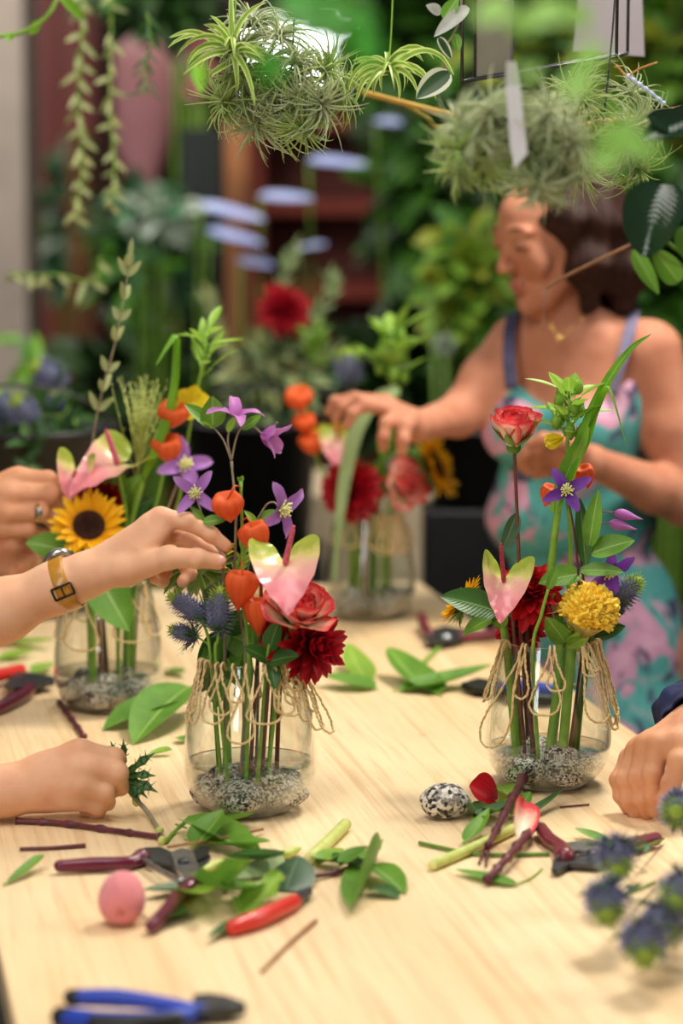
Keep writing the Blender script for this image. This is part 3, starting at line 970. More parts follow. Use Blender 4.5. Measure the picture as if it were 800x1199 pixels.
def eryngium_head(t, c, axis, Rr, L, seed=1, nsp=190, nb=12, parent=None, tip=.30, bl=1.5):
    rng = random.Random(seed); random.seed(seed)
    x, y, z = frame(axis); c = V(c)
    rot = Matrix((x, y, z)).transposed()
    mc = MB(); ms = MB(); mt = MB()
    mc.ell(c, Rr * .62, Rr * .62, L * .5, rot, 14, 18)
    mt.ell(c + z * L * .40, Rr * .34, Rr * .34, L * .16, rot, 10, 12)
    for i in range(nsp):
        u = 1 - 2 * (i + .5) / nsp
        a = i * 2.39996
        rr = math.sqrt(max(0, 1 - u * u))
        rd = radial(x, y, a)
        nrm = (rd * rr / (Rr * .62) + z * u / (L * .5)).normalized()
        p = c + rd * rr * Rr * .62 + z * u * L * .5
        d = (nrm + z * .35).normalized()
        ln = Rr * rng.uniform(.38, .62)
        tgt = mt if u > 1 - 2 * tip + rng.uniform(-.1, .1) else ms
        tgt.tube([p - d * .1 * Rr, p + d * ln * .5, p + d * ln], [Rr * .05, Rr * .03, Rr * .006], 4)
    h = obj('head', mc, G['eryc'], parent or t)
    obj('spikes', ms, G['eryb'], h)
    obj('green_tip', mt, G['erytip'], h)
    mb = MB()
    for i in range(nb):
        a = i * 2 * PI / nb + rng.uniform(-.15, .15)
        th = R(66 + rng.uniform(-18, 22)); rd = radial(x, y, a)
        o = c - z * L * .46
        d = z * math.cos(th) + rd * math.sin(th); nn = z * math.sin(th) - rd * math.cos(th)
        LL = Rr * bl * rng.uniform(.8, 1.2)
        leaf(mb, o, d, nn, LL, Rr * .3, 'lance', .35, .35, 9, 5)
        b = d.cross(nn)
        for s in (.3, .5, .7):
            for sg in (-1, 1):
                q = o + d * LL * s + nn * LL * .05
                mb.tube([q, q + (d * .6 + b * sg * .8).normalized() * Rr * .34], [Rr * .035, Rr * .004], 4)
    obj('bracts', mb, G['erybract'], h)
    return h

def lantern(t, c, up, s, spin=0.0, parent=None, asp=1.0):
    prof = [(0.02, .27), (.10, .28), (.22, .35), (.34, .40), (.44, .37), (.505, .26), (.515, .10), (.46, -.10), (.36, -.29), (.24, -.47), (.11, -.63), (.03, -.74), (0.0, -.78)]
    pr = [(p.x, p.z) for p in spline([(r * s, 0, z * s * asp) for r, z in prof], 44)]
    def mod(f, a):
        k = min(1, f * 3) * min(1, (1 - f) * 4 + .3)
        c5 = math.cos(5 * (a + spin))
        return 1 + .055 * k * c5 + .018 * k * math.cos(10 * (a + spin)) + .03 * k * math.cos(2 * a + spin)
    mb = MB(); mb.lathe(pr, c, 60, up, mod)
    n = len(pr)
    mb.uv = [(i / (n - 1), j / 60) for i in range(n) for j in range(60)]
    return obj('lantern', mb, G['physalis'], parent or t)

HEART = [(0.0, 0.0), (.04, .14), (.12, .34), (.26, .48), (.42, .46), (.54, .28), (.55, -.02), (.44, -.36), (.27, -.64), (.11, -.86), (0.0, -1.0)]
def anthurium_head(t, c, nrm, tip, s, m, fold=.9, droop=.15, spx=(0, .5, 1), sm='spadix', spl=.62, wid=1.0, spd=None):
    """c: where spathe and spadix meet; tip: towards the point of the heart"""
    nn = V(nrm).normalized(); tp = V(tip); tp = (tp - nn * tp.dot(nn)).normalized(); b = tp.cross(nn)
    o = spline([(x, y, 0) for x, y in HEART], 40)
    rows = []; uvs = []
    K = 10
    for side in (-1, 1):
        rows = []; uvs = []
        for p in o:
            row = []
            yc = min(0.0, max(-1.0, p.y))
            for j in range(K + 1):
                f = j / K
                xx = p.x * f * wid; yy = lerp(yc, p.y, f)
                zz = fold * (xx ** 2) * (1.0 + .9 * max(0, yy + .3)) - droop * (yy * yy if yy < 0 else 0) + .025 * math.sin(yy * 16 + xx * 9) * f
                row.append(V(c) + (b * side * xx - tp * yy + nn * zz) * s)
                uvs.append((f, min(1, max(0, (yy + 1) / 1.45 + .12 * f * f))))
            rows.append(row)
        if side == -1:
            mbx = MB()
        mbx.grid(rows, uvs)
    sp = obj('spathe', mbx, m, t)
    d = (b * spx[0] - tp * spx[1] + nn * spx[2]).normalized()
    if spd is not None: d = V(spd).normalized()
    mb = MB()
    pts = [V(c) + d * (spl * s * i / 12) + nn * .02 * s for i in range(13)]
    mb.tube(pts, [.055 * s * (1.0 - .25 * (i / 12)) * (1 if i < 12 else .45) * (1 if i else .7) for i in range(13)], 14)
    mb.ell(pts[-1], .034 * s, .034 * s, .034 * s)
    obj('spadix', mb, G[sm], t)
    return sp

def celosia_head(t, c, axis, rx, ry, rz, seed=3):
    x, y, z = frame(axis); c = V(c)
    rot = Matrix((x, y, z)).transposed()
    off = V((seed * 3.1, 1.7, 4.2))
    mb = MB()
    nu, nv = 70, 130
    rows = []
    for i in range(nu + 1):
        th = PI * .56 * i / nu
        row = []
        for j in range(nv):
            ph = 2 * PI * j / nv
            p = V((math.sin(th) * math.cos(ph), math.sin(th) * math.sin(ph), math.cos(th)))
            q = p * 4.3 + off
            q += V((mnoise.noise(q * 1.3), mnoise.noise(q * 1.3 + V((5, 0, 0))), mnoise.noise(q * 1.3 + V((0, 5, 0))))) * .7
            w = abs(mnoise.noise(q)) ** .6
            k = .80 + .42 * w + .02 * mnoise.noise(p * 20)
            row.append(c + rot @ V((p.x * rx * k, p.y * ry * k, p.z * rz * k)))
        rows.append(row)
    mb.grid(rows, closed=True)
    cr = obj('crest', mb, G['celosia'], t)
    mb = MB()
    rows = []
    for i in range(13):
        f = i / 12
        row = []
        for j in range(64):
            a = 2 * PI * j / 64
            w = 1 + .09 * math.sin(a * 9 + 2 * math.sin(a * 2)) * (1 - f)
            sc = lerp(.97, .16, f ** .8)
            row.append(c + rot @ V((rx * sc * w * math.cos(a), ry * sc * w * math.sin(a), rz * (-.12 - 1.15 * f))))
        rows.append(row)
    mb.grid(rows, closed=True)
    obj('crest_underside', mb, G['celoside'], t)
    return cr

def bud_sprig(t, c, axis, s, seed, m='leafl', n=14, buds=True):
    rng = random.Random(seed); random.seed(seed)
    x, y, z = frame(axis); c = V(c)
    mb = MB(); mbud = MB(); ms = MB()
    for i in range(n):
        a = i * 2.39996; f = i / n
        rd = radial(x, y, a)
        th = R(25 + 60 * rng.random())
        o = c + z * s * (f - .5) * 1.0 + rd * s * .05
        d = z * math.cos(th) + rd * math.sin(th); nn = z * math.sin(th) - rd * math.cos(th)
        q = o + d * s * .22
        ms.tube([o, q], [s * .03, s * .02], 5)
        leaf(mb, q, d, nn, s * rng.uniform(.45, .75), s * rng.uniform(.2, .32), 'ovate', -.5 * rng.random(), .3, 8, 6)
        if buds and i % 2 == 0:
            p = o + (rd * .8 + z * .5).normalized() * s * .22
            mbud.ell(p, s * .1, s * .1, s * .15, Matrix((x, y, z)).transposed(), 8, 10)
            for kk in range(4):
                leaf(mbud, p - z * s * .1, z + radial(x, y, kk * PI / 2) * .5, radial(x, y, kk * PI / 2) * -1, s * .3, s * .12, 'ovate', .3, .4, 6, 5)
    ms.tube([c - z * s * .55, c + z * s * .45], [s * .04, s * .03], 6)
    obj('leaves', mb, G[m], t)
    if buds: obj('buds', mbud, G['leafl'], t)
    obj('twig', ms, G['stem'], t)

def strap(t, pts, w, m, nrm, name='blade', fold=.35, wf=None, parent=None, twist=0.0):
    mb = MB()
    ribbon(mb, spline(pts, 40), wf or (lambda s: w * min(1, (s + .12) * 3.5) * (1 - s) ** .55 + .0003), nrm, 7, fold, twist)
    return obj(name, mb, m, parent or t)

def olive(t, pts, m='leafo', n=9, L=.03, W=.009, seed=1, start=.25, sm='stemg', r0=.0022):
    rng = random.Random(seed); random.seed(seed)
    sp = spline(pts, 40)
    stempart(t, pts, r0, r0 * .4, G[sm], n=40)
    mb = MB()
    N = len(sp)
    for k in range(n):
        f = start + (1 - start) * k / n
        i = min(N - 2, int(f * (N - 1)))
        tt = (sp[i + 1] - sp[i]).normalized()
        rd0 = V((1, 0, 0)) if k % 2 == 0 else V((.3, 1, 0))
        for sg in (-1, 1):
            rd = (rd0 * sg - tt * (rd0 * sg).dot(tt)).normalized()
            d = (tt * .85 + rd * .6).normalized()
            leaf(mb, sp[i], d, V((rng.uniform(-.5, .5), -1, .25)), L * rng.uniform(.75, 1.1) * (1 - .3 * f), W, 'ovate', rng.uniform(-.3, .2), .25, 8, 5)
    leaf(mb, sp[-1], (sp[-1] - sp[-2]), V((0, -1, .1)), L * .7, W * .8, 'ovate', .1, .3, 8, 5)
    obj('leaves', mb, G[m], t)

def plume(t, base, axis, s, seed, n=60, m='stempale'):
    rng = random.Random(seed)
    x, y, z = frame(axis); c = V(base)
    mb = MB()
    for i in range(n):
        a = rng.random() * 6.28; th = rng.random() ** .6 * .55
        h0 = rng.random() * .55
        o = c + z * s * h0
        d = z * math.cos(th) + radial(x, y, a) * math.sin(th)
        L = s * (1 - h0) * rng.uniform(.6, 1)
        e = o + d * L + z * L * .1
        mb.tube([o, o + d * L * .5, e], [.0005, .0004, .0003], 4)
        for j in range(4):
            q = o.lerp(e, .55 + .15 * j) + V((rng.uniform(-1, 1), rng.uniform(-1, 1), rng.uniform(-1, 1))) * .004
            mb.ell(q, .0009, .0009, .0018, None, 4, 5)
    obj('plume', mb, G[m], t)
# ------------------------------------------------------------------ the four bouquets
class BQ:
    def __init__(self, J, where):
        self.J = J; self.w = where; self.d = J.c.y
    def p(self, x, y, dd=0.0): return P(x, y, self.d + dd)
    def foot(self, fx, fy, h=0.014): return self.J.c + V((fx, fy, h))
    def th(self, name, label, cat, group, foot):
        return thing(name, label + ' ' + self.w, cat, foot, group)
    def path(self, foot, *pts):
        """foot in the jar, through the mouth, then up through image points"""
        return [foot] + [self.p(*q) for q in pts]

# ---- jar in focus
C = BQ(JC, 'in the foremost jar')
p = C.p
# purple clematis, forked, above the lanterns
f = C.foot(-.012, -.012); t = C.th('clematis', 'grey-stemmed forked clematis with two open pink-purple bells, tallest', 'flower', 'clematis stems in the vases', f)
node = p(271, 540, -.01)
stempart(t, C.path(f, (288, 778, -.01), (276, 690, -.012), (276, 600, -.012), (271, 540, -.01)), .0021, .0013, G['stemg'], nodes=4)
stempart(t, [node, p(262, 516, -.008), p(250, 500, -.006)], .0011, .0009, G['stemg'], 'side_stem')
stempart(t, [node, p(267, 512, -.012), p(275, 488, -.012)], .0012, .001, G['stemg'], 'side_stem')
stempart(t, [node, p(277, 512, -.012), p(284, 500, -.014), p(296, 499, -.018), p(307, 508, -.02)], .0012, .0009, G['stemg'], 'side_stem')
clematis_head(t, p(276, 489, -.012), ax(.12, .25, 1), .036, G['clemp'], 4, 38, -1.5, .42, 3, .3, stam=False)
clematis_head(t, p(306, 508, -.02), ax(.9, .25, -.25), .037, G['clemp'], 4, 30, -.6, .52, 4, .9, stam=False)
leafpart(t, p(249, 500, -.006), ax(0, .25, 1), ax(.2, 1, -.1), .040, .030, G['leaf'], 'ovate', .25, .25)
leafpart(t, p(249, 500, -.004), ax(-.75, .2, .8), ax(.3, .8, .5), .042, .018, G['leaf'], 'ovate', -.4, .3)
leafpart(t, p(252, 503, -.010), ax(-.6, .4, .6), ax(0, .5, 1), .022, .009, G['leafl'], 'lance', -.5, .3)
leafpart(t, p(266, 505, -.012), ax(.6, .5, .75), ax(-.5, .8, .3), .026, .011, G['leafl'], 'ovate', .3, .3)
leafpart(t, p(284, 502, -.015), ax(.8, .2, .55), ax(-.3, 1, .3), .030, .012, G['leaf'], 'ovate', .2, .35)
# the clematis the fingers hold
f = C.foot(-.03, -.004); t = C.th('clematis', 'violet clematis with cream stamens pinched between finger and thumb', 'flower', 'clematis stems in the vases', f)
stempart(t, C.path(f, (263, 772, -.005), (262, 690, -.028), (259, 650, -.035), (243, 622, -.03), (230, 582, -.025)), .0020, .0011, G['stemg'], nodes=3)
clematis_head(t, p(229, 577, -.03), ax(-.05, 1, .12), .031, G['clem'], 4, 68, -.5, .42, 7, .95)
leafpart(t, p(240, 615, -.03), ax(-.5, .2, 1), ax(.6, .7, .2), .030, .010, G['leaf'], 'ovate', -.6, .3)
leafpart(t, p(238, 612, -.035), ax(.9, .2, .25), ax(0, .8, .6), .028, .014, G['leaf'], 'ovate', -.4, .3)
# the clematis on the far side of the lanterns
f = C.foot(.006, .012); t = C.th('clematis', 'violet clematis nodding sideways above the pink anthurium', 'flower', 'clematis stems in the vases', f)
stempart(t, C.path(f, (302, 775, .01), (289, 690, .014), (297, 625, .005), (310, 594, -.005), (320, 588, -.01), (327, 594, -.014)), .0019, .0009, G['stemg'])
clematis_head(t, p(329, 596, -.015), ax(.75, .65, -.05), .038, G['clem'], 4, 62, -.9, .44, 11, .5)
leafpart(t, p(302, 612, 0), ax(.85, .2, .75), ax(-.3, .8, .6), .026, .014, G['leaf'], 'ovate', -.3, .3)
leafpart(t, p(300, 615, 0), ax(-.5, .2, .9), ax(.5, .8, .4), .022, .010, G['leafl'], 'ovate', -.5, .3)
# chinese lanterns
f = C.foot(-.004, -.03); t = C.th('physalis_stem', 'pale stalk hung with four orange paper lanterns', 'flower', 'physalis stalks in the vases', f)
st = C.path(f, (291, 772, -.02), (284, 700, -.018), (284, 640, -.018), (282, 563, -.02))
stempart(t, st, .0026, .0016, G['stem'], nodes=5)
for (cx, cy, dd, up, s, at, sp, asp) in ((267, 592, -.038, ax(-.12, .42, .9), .0345, (283, 570), .2, .88), (299, 627, -.035, ax(-.32, .15, .9), .034, (284, 610), .5, 1.0), (282, 686, -.045, ax(.14, .08, .98), .036, (284, 655), .1, 1.08), (301, 717, -.042, ax(-.08, .08, .98), .0285, (284, 690), .8, 1.35)):
    ln = lantern(t, p(cx, cy, dd), up, s, sp, None, asp)
    top = p(cx, cy, dd) + V(up) * s * .27 * asp
    a = p(at[0], at[1], -.018)
    mb = MB(); mb.tube(spline([a, a.lerp(top, .5) + V((0, -.004, .008)), top], 10), .0009, 6)
    obj('stalk', mb, G['physalis'], ln)
mb = MB(); leaf(mb, p(282, 563, -.02), ax(.4, .3, 1), ax(0, 1, 0), .008, .006); leaf(mb, p(282, 563, -.02), ax(-.6, .3, .8), ax(0, 1, 0), .007, .005)
obj('leaf', mb, G['leaf'], t)
# anthuriums
f = C.foot(.012, -.012); t = C.th('anthurium', 'folded pink heart-shaped anthurium with green lobes and upright spadix', 'flower', 'anthuriums in the vases', f)
anthurium_head(t, p(334, 662, -.062), ax(-.02, .60, .80), ax(.06, .80, -.60), .070, G['anth'], .75, .12, spl=.64, wid=1.03, spd=ax(.22, .12, 1))
stempart(t, C.path(f, (316, 772, -.01), (318, 730, -.018), (326, 690, -.025), (334, 663, -.060)), .0026, .0022, G['stemr'])
f = C.foot(-.002, .004); t = C.th('anthurium', 'small pink anthurium with a dark red spadix, half hidden by lanterns', 'flower', 'anthuriums in the vases', f)
anthurium_head(t, p(306, 700, -.012), ax(.05, .75, .6), ax(-.1, .6, -.8), .042, G['anth'], 1.3, .1, sm='spadixd', spl=1.05, spd=ax(-.02, .1, 1))
stempart(t, C.path(f, (302, 772, 0), (306, 735, -.005), (306, 700, -.01)), .0024, .002, G['stemr'])
# rose
f = C.foot(.018, -.02); t = C.th('rose', 'open red and cream rose tilted against dark dahlia petals', 'flower', 'roses in the vases', f)
rose_head(t, p(346, 727, -.040), ax(.28, .42, .86), .040, G['rose'], .92, 26, 5)
stempart(t, C.path(f, (328, 775, -.03), (333, 755, -.04), (343, 726, -.045)), .0026, .0022, G['stem'])
# dahlias
f = C.foot(.03, -.004); t = C.th('dahlia', 'large dark crimson dahlia drooping over the rim', 'flower', 'dahlias in the vases', f)
dahlia_head(t, p(362, 754, -.03), ax(.55, .72, .02), .058, G['dahlia'], 74, 2, 116, .27)
stempart(t, C.path(f, (330, 778, -.005), (346, 762, -.02), (357, 753, -.025)), .0028, .0024, G['stemr'])
f = C.foot(.02, .025); t = C.th('dahlia', 'dark crimson dahlia tucked below the pink rose at the back', 'flower', 'dahlias in the vases', f)
dahlia_head(t, p(322, 742, .018), ax(-.15, .75, .5), .036, G['dahlia'], 60, 3, 105, .30)
stempart(t, C.path(f, (322, 778, .02), (321, 750, .022)), .0026, .0024, G['stemr'])
# thistles
f = C.foot(-.03, -.026); t = C.th('eryngium', 'blue eryngium thistle leaning outwards below the watch hand', 'flower', 'eryngium thistles in the vases', f)
eryngium_head(t, p(222, 712, -.02), ax(-.75, .15, .55), .0155, .054, 4, 230, 18, tip=.14, bl=2.1)
stempart(t, C.path(f, (247, 775, -.03), (242, 740, -.025), (232, 720, -.02)), .0022, .0016, G['stem'])
h2 = eryngium_head(t, p(216, 742, .0), ax(-.9, .1, .3), .013, .034, 14, 150, 16, tip=.1, bl=2.4)
stempart(t, [p(245, 755, -.02), p(230, 745, -.008)], .0013, .001, G['stem'], 'side_stem')
f = C.foot(-.022, -.034); t = C.th('eryngium', 'upright blue eryngium thistle with a green tip beside orange lanterns', 'flower', 'eryngium thistles in the vases', f)
eryngium_head(t, p(258, 716, -.04), ax(.03, .2, 1), .0165, .056, 6, 230, 18, tip=.24, bl=2.0)
stempart(t, C.path(f, (253, 776, -.04), (255, 750, -.04), (257, 735, -.04)), .0022, .0016, G['stem'])
# sunflower seen from behind
f = C.foot(-.025, .02); t = C.th('sunflower', 'sunflower turned away showing green bracts under the fingertips', 'flower', 'sunflowers in the vases', f)
sunflower_head(t, p(226, 660, .055), ax(-.15, -.55, .55), .052, 8, True, .95, 1.35)
stempart(t, C.path(f, (262, 772, .02), (246, 710, .045), (228, 662, .055)), .0042, .0036, G['stem'])
leafpart(t, p(255, 745, .03), ax(.3, .6, -.6), ax(0, .8, .6), .07, .045, G['leaf'], 'ovate', .5, .3)
leafpart(t, p(244, 700, .045), ax(.5, .6, .4), ax(0, .7, -.6), .06, .034, G['leafd'], 'ovate', -.4, .3)
# filler green
f = C.foot(-.008, .03); t = C.th('greenery_sprig', 'narrow-leaved green sprig behind the top lantern', 'foliage', 'greenery in the vases', f)
olive(t, C.path(f, (284, 770, .02), (276, 690, .02), (284, 650, .0), (297, 622, -.002)), 'leafl', 16, .024, .0045, 3, .55, 'stem', .0018)
f = C.foot(.008, -.038); t = C.th('greenery_sprig', 'short leafy sprig with broad green leaves at the glass mouth', 'foliage', 'greenery in the vases', f)
stempart(t, C.path(f, (313, 770, -.05), (320, 752, -.05)), .0022, .0015, G['stem'])
for (x, y, dx, up_, L, W) in ((313, 772, -.5, .5, .035, .022), (316, 775, .6, .35, .04, .024), (318, 778, .1, -.5, .03, .02), (316, 760, .2, .9, .04, .022)):
    leafpart(t, p(x, y, -.05), ax(dx, .5, up_), ax(0, .7, .6), L, W, G['leafd'], 'ovate', -.5, .3)
f = C.foot(-.035, .012); t = C.th('greenery_sprig', 'big soft leaves hanging inside the glass behind the thistles', 'foliage', 'greenery in the vases', f)
stempart(t, C.path(f, (250, 775, .012), (262, 740, .014)), .003, .002, G['stemd'])
for (x, y, dx, up_, L, W, m) in ((262, 745, .4, -.9, .075, .04, 'leaf'), (258, 740, -.3, -.9, .075, .036, 'leafd'), (266, 742, .9, -.35, .06, .04, 'leaf'), (256, 745, -.05, -1, .085, .04, 'leaf'), (262, 738, .6, .5, .045, .03, 'leafd')):
    leafpart(t, p(x, y, .012), ax(dx, .25, up_), ax(.2, 1, .2), L, W, G[m], 'ovate', .25, .3)

# ---- jar before the woman
Rr_ = BQ(JR, 'in the tall-rose jar')
p = Rr_.p
f = Rr_.foot(-.014, -.02); t = thing('rose', 'tall single red and white rose on a long dark stem before the woman', 'flower', f, 'roses in the vases')
rose_head(t, p(602, 519, -.02), ax(.03, .26, 1), .0375, G['rose'], .46, 22, 9)
stempart(t, Rr_.path(f, (611, 752, -.015), (609, 690, -.02), (606, 610, -.02), (602, 519, -.02)), .0024, .0020, G['stemr'], n=40)
leafpart(t, p(605, 602, -.02), ax(-.35, .2, -1), ax(.3, 1, 0), .048, .020, G['leafb'], 'ovate', -.3, .35)
f = Rr_.foot(-.002, -.022); t = Rr_.th('gladiolus_leaf', 'long arching strap-shaped green blade rising over the sprig', 'foliage', 'strap leaves in the vases', f)
strap(t, [p(650, 600, -.02), p(664, 555, -.022), p(684, 515, -.025), p(696, 480, -.022), p(716, 440, -.015), p(740, 408, -.01), p(763, 391, -.005)], .0105, G['leafy'], ax(-.5, 1, .1), fold=.4, wf=lambda s: .0125 * min(1, (s + .15) * 3) * (1 - s) ** .75 + .0003)
strap(t, [p(690, 500, -.028), p(702, 465, -.03), p(713, 452, -.035), p(722, 475, -.045), p(734, 522, -.05)], .0078, G['leafy'], ax(.8, .7, .2), fold=.3)
strap(t, [p(655, 590, -.018), p(672, 548, -.025), p(684, 522, -.03), p(690, 500, -.03)], .011, G['leafl'], ax(-.8, .7, .1), fold=.35)
stempart(t, Rr_.path(f, (657, 752, -.02), (645, 690, -.02), (648, 640, -.02), (655, 585, -.02)), .0058, .0042, G['stem'])
f = Rr_.foot(.004, .0); t = Rr_.th('bud_sprig', 'light green leafy sprig with pale buds leaning on the long blade', 'foliage', 'budded sprigs in the vases', f)
bud_sprig(t, p(666, 485, -.012), ax(.02, .1, 1), .062, 4, 'leafl', 18)
mb = MB(); clx = p(650, 516, -.03)
for i in range(5): leaf(mb, clx + V((.01, 0, .004)), ax(-1, .3, -.3), radial(V((0, 0, 1)), V((0, 1, 0)), i * 1.256), .024, .016, 'petal', .3, .5)
obj('yellow_bloom', mb, G['yellow'], t)
stempart(t, Rr_.path(f, (662, 752, .0), (668, 640, -.006), (664, 560, -.01), (665, 510, -.012)), .0032, .0022, G['stem'])
f = Rr_.foot(.012, -.012); t = Rr_.th('clematis', 'deep violet clematis open at the foot of the long blade', 'flower', 'clematis stems in the vases', f)
stempart(t, Rr_.path(f, (672, 752, -.02), (678, 690, -.03), (672, 620, -.035), (664, 577, -.032)), .0018, .0011, G['stemp'])
clematis_head(t, p(664, 574, -.036), ax(-.1, 1, .25), .031, G['clemd'], 4, 66, -.6, .46, 21, .55)
f = Rr_.foot(.014, .012); t = Rr_.th('physalis_stem', 'pale stalk with two small orange lanterns behind violet clematis', 'flower', 'physalis stalks in the vases', f)
stempart(t, Rr_.path(f, (668, 752, .01), (668, 640, .012), (662, 565, .012)), .002, .0014, G['stem'])
lantern(t, p(644, 578, .008), ax(.3, .3, .9), .024, .3)
lantern(t, p(684, 556, .014), ax(-.3, .3, .9), .026, .6)
f = Rr_.foot(.022, -.012); t = Rr_.th('clematis', 'leafy clematis with two closed pink buds and one violet bloom', 'flower', 'clematis stems in the vases', f)
stempart(t, Rr_.path(f, (683, 752, -.012), (684, 690, -.018), (680, 640, -.02), (688, 600, -.018)), .002, .0012, G['stemp'])
for (pts, tipx, tipy) in (([(684, 625), (696, 601), (720, 600)], 753, 608), ([(684, 640), (694, 617), (714, 612)], 746, 620)):
    sd = stempart(t, [p(x, y, -.02) for x, y in pts], .0009, .0008, G['stemr'], 'side_stem')
    a = p(pts[-1][0], pts[-1][1], -.02); b = p(tipx, tipy, -.022)
    mb = MB(); prof = [0.3, .8, 1, 1, .9, .72, .5, .32, .18, .06]
    mb.tube([a.lerp(b, i / 9) for i in range(10)], [.0062 * q for q in prof], 14, rfun=lambda i, an: 1 + .08 * math.cos(4 * an))
    obj('bud', mb, G['clemp'], sd)
clematis_head(t, p(712, 668, -.01), ax(.35, .55, -.25), .034, G['clemd'], 4, 60, -.7, .55, 23, .4)
for (x, y, dx, tc, up_, L, W, m) in ((692, 648, .95, .15, .42, .055, .030, 'leaf'), (690, 640, .1, .2, 1, .070, .022, 'leaf'), (680, 672, -1, .4, -.05, .054, .030, 'leaf'), (680, 668, .9, .35, .12, .052, .020, 'leaf'), (686, 660, -.1, .0, 1, .08, .02, 'leafd')):
    leafpart(t, p(x, y, -.03), ax(dx, tc, up_), ax(-.1, .75, .65), L, W, G[m], 'ovate', -.35, .28)
f = Rr_.foot(-.026, -.014); t = Rr_.th('anthurium', 'cupped pink anthurium with yellow-green lobes and dark red spadix', 'flower', 'anthuriums in the vases', f)
anthurium_head(t, p(590, 682, -.035), ax(.12, .68, .73), ax(-.10, .72, -.69), .058, G['anth'], 1.5, .1, sm='spadixd', spl=.82, wid=.95, spd=ax(-.10, .15, 1))
stempart(t, Rr_.path(f, (603, 752, -.02), (600, 715, -.028), (590, 684, -.033)), .0026, .0022, G['stemr'])
f = Rr_.foot(-.016, .004); t = Rr_.th('dahlia', 'full crimson dahlia between pink anthurium and yellow celosia', 'flower', 'dahlias in the vases', f)
dahlia_head(t, p(622, 694, -.018), ax(.08, .66, .62), .048, G['dahliar'], 84, 6, 108, .30)
stempart(t, Rr_.path(f, (617, 752, 0), (618, 720, -.01), (621, 698, -.015)), .003, .0026, G['stemp'])
f = Rr_.foot(-.02, .03); t = Rr_.th('dahlia', 'darker crimson dahlia tucked beneath the full one at the mouth', 'flower', 'dahlias in the vases', f)
dahlia_head(t, p(610, 735, .02), ax(-.1, .8, .3), .036, G['dahlia'], 60, 8, 105, .30)
stempart(t, Rr_.path(f, (612, 760, .02), (610, 740, .022)), .0026, .0024, G['stemp'])
f = Rr_.foot(.014, -.028); t = Rr_.th('celosia', 'bright yellow crested celosia with brain-like folds', 'flower', None, f)
celosia_head(t, p(689, 716, -.03), ax(.30, .30, .92), .037, .034, .034)
mb = MB()
for i in range(70):
    q = p(676, 738, -.032) + V((random.Random(i).uniform(-1, 1) * .013, random.Random(i + 99).uniform(-1, .2) * .012, random.Random(i + 50).uniform(-1, 1) * .009))
    mb.ell(q, .0018, .0018, .0018, None, 4, 6)
obj('seed_fuzz', mb, G['stempale'], t)
mb = MB(); 
celo2 = [p(640, 718, -.03), p(652, 716, -.035), p(668, 712, -.035)]
ribbon(mb, spline(celo2, 14), lambda s: .008 + .004 * s, ax(0, .5, 1), 7, .5)
obj('side_crest', mb, G['celoside'], t)
stempart(t, Rr_.path(f, (668, 775, -.035), (672, 752, -.035), (680, 735, -.03)), .0062, .0055, G['stem'])
for (x, y, dx, up_, L, W) in ((662, 752, -.6, .9, .05, .026), (668, 756, .2, .6, .03, .016), (664, 758, .7, .5, .032, .016)):
    leafpart(t, p(x, y, -.042), ax(dx, .4, up_), ax(0, .8, -.3), L, W, G['leafl'] if L < .04 else G['leaf'], 'ovate', .3, .3)
f = Rr_.foot(-.036, -.006); t = Rr_.th('sunflower', 'sunflower in profile with a broad dark leaf, facing off past the pile of stones', 'flower', 'sunflowers in the vases', f)
t['label'] = 'sunflower in profile behind a broad dark leaf beside the cupped anthurium'
sunflower_head(t, p(543, 706, -.0), ax(-.75, -.25, .62), .036, 12)
stempart(t, Rr_.path(f, (592, 748, -.012), (584, 728, -.012), (565, 722, -.006), (548, 712, 0)), .0050, .004, G['stem'])
leafpart(t, p(582, 716, -.03), ax(-1, .3, .42), ax(.1, .75, .65), .072, .040, G['leafd'], 'ovate', -.3, .25)
leafpart(t, p(582, 722, -.018), ax(-.9, .3, -.2), ax(0, .5, .8), .048, .024, G['leaf'], 'ovate', -.6, .3)
leafpart(t, p(588, 735, -.02), ax(-.25, .3, .9), ax(0, 1, 0), .038, .02, G['leaf'], 'ovate', -.3, .3)
f = Rr_.foot(.034, .0); t = Rr_.th('eryngium', 'blue-green eryngium thistle poking out past the celosia', 'flower', 'eryngium thistles in the vases', f)
eryngium_head(t, p(733, 694, .01), ax(.62, .2, .7), .017, .048, 8, tip=.3)
stempart(t, Rr_.path(f, (690, 752, .0), (708, 725, .008), (723, 707, .01)), .0024, .0018, G['stemd'])
f = Rr_.foot(.030, .022); t = Rr_.th('greenery_sprig', 'dark leafy stem behind the celosia', 'foliage', 'greenery in the vases', f)
stempart(t, Rr_.path(f, (690, 760, .02), (700, 700, .02)), .0045, .003, G['stemd'])
for i in range(5): leafpart(t, p(696, 745 - i * 9, .018), ax((-1) ** i * .9, .2, .4), ax(0, .8, .5), .04, .022, G['leafd'], 'ovate', -.3, .3)
f = Rr_.foot(-.012, -.035); t = Rr_.th('greenery_sprig', 'single thin light green stalk with a twisted leaf over the dahlia', 'foliage', 'greenery in the vases', f)
stempart(t, Rr_.path(f, (624, 768, -.05), (634, 720, -.06), (642, 690, -.062)), .0026, .0018, G['stem'])
leafpart(t, p(642, 690, -.062), ax(.3, .2, .8), ax(0, 1, 0), .03, .012, G['leaf'], 'lance', -.3, .3)
f = Rr_.foot(-.03, .022); t = Rr_.th('greenery_sprig', 'leaf stalk standing behind the sunflower stem', 'foliage', 'greenery in the vases', f)
stempart(t, Rr_.path(f, (600, 755, .02), (596, 720, .02)), .004, .003, G['stemd'])
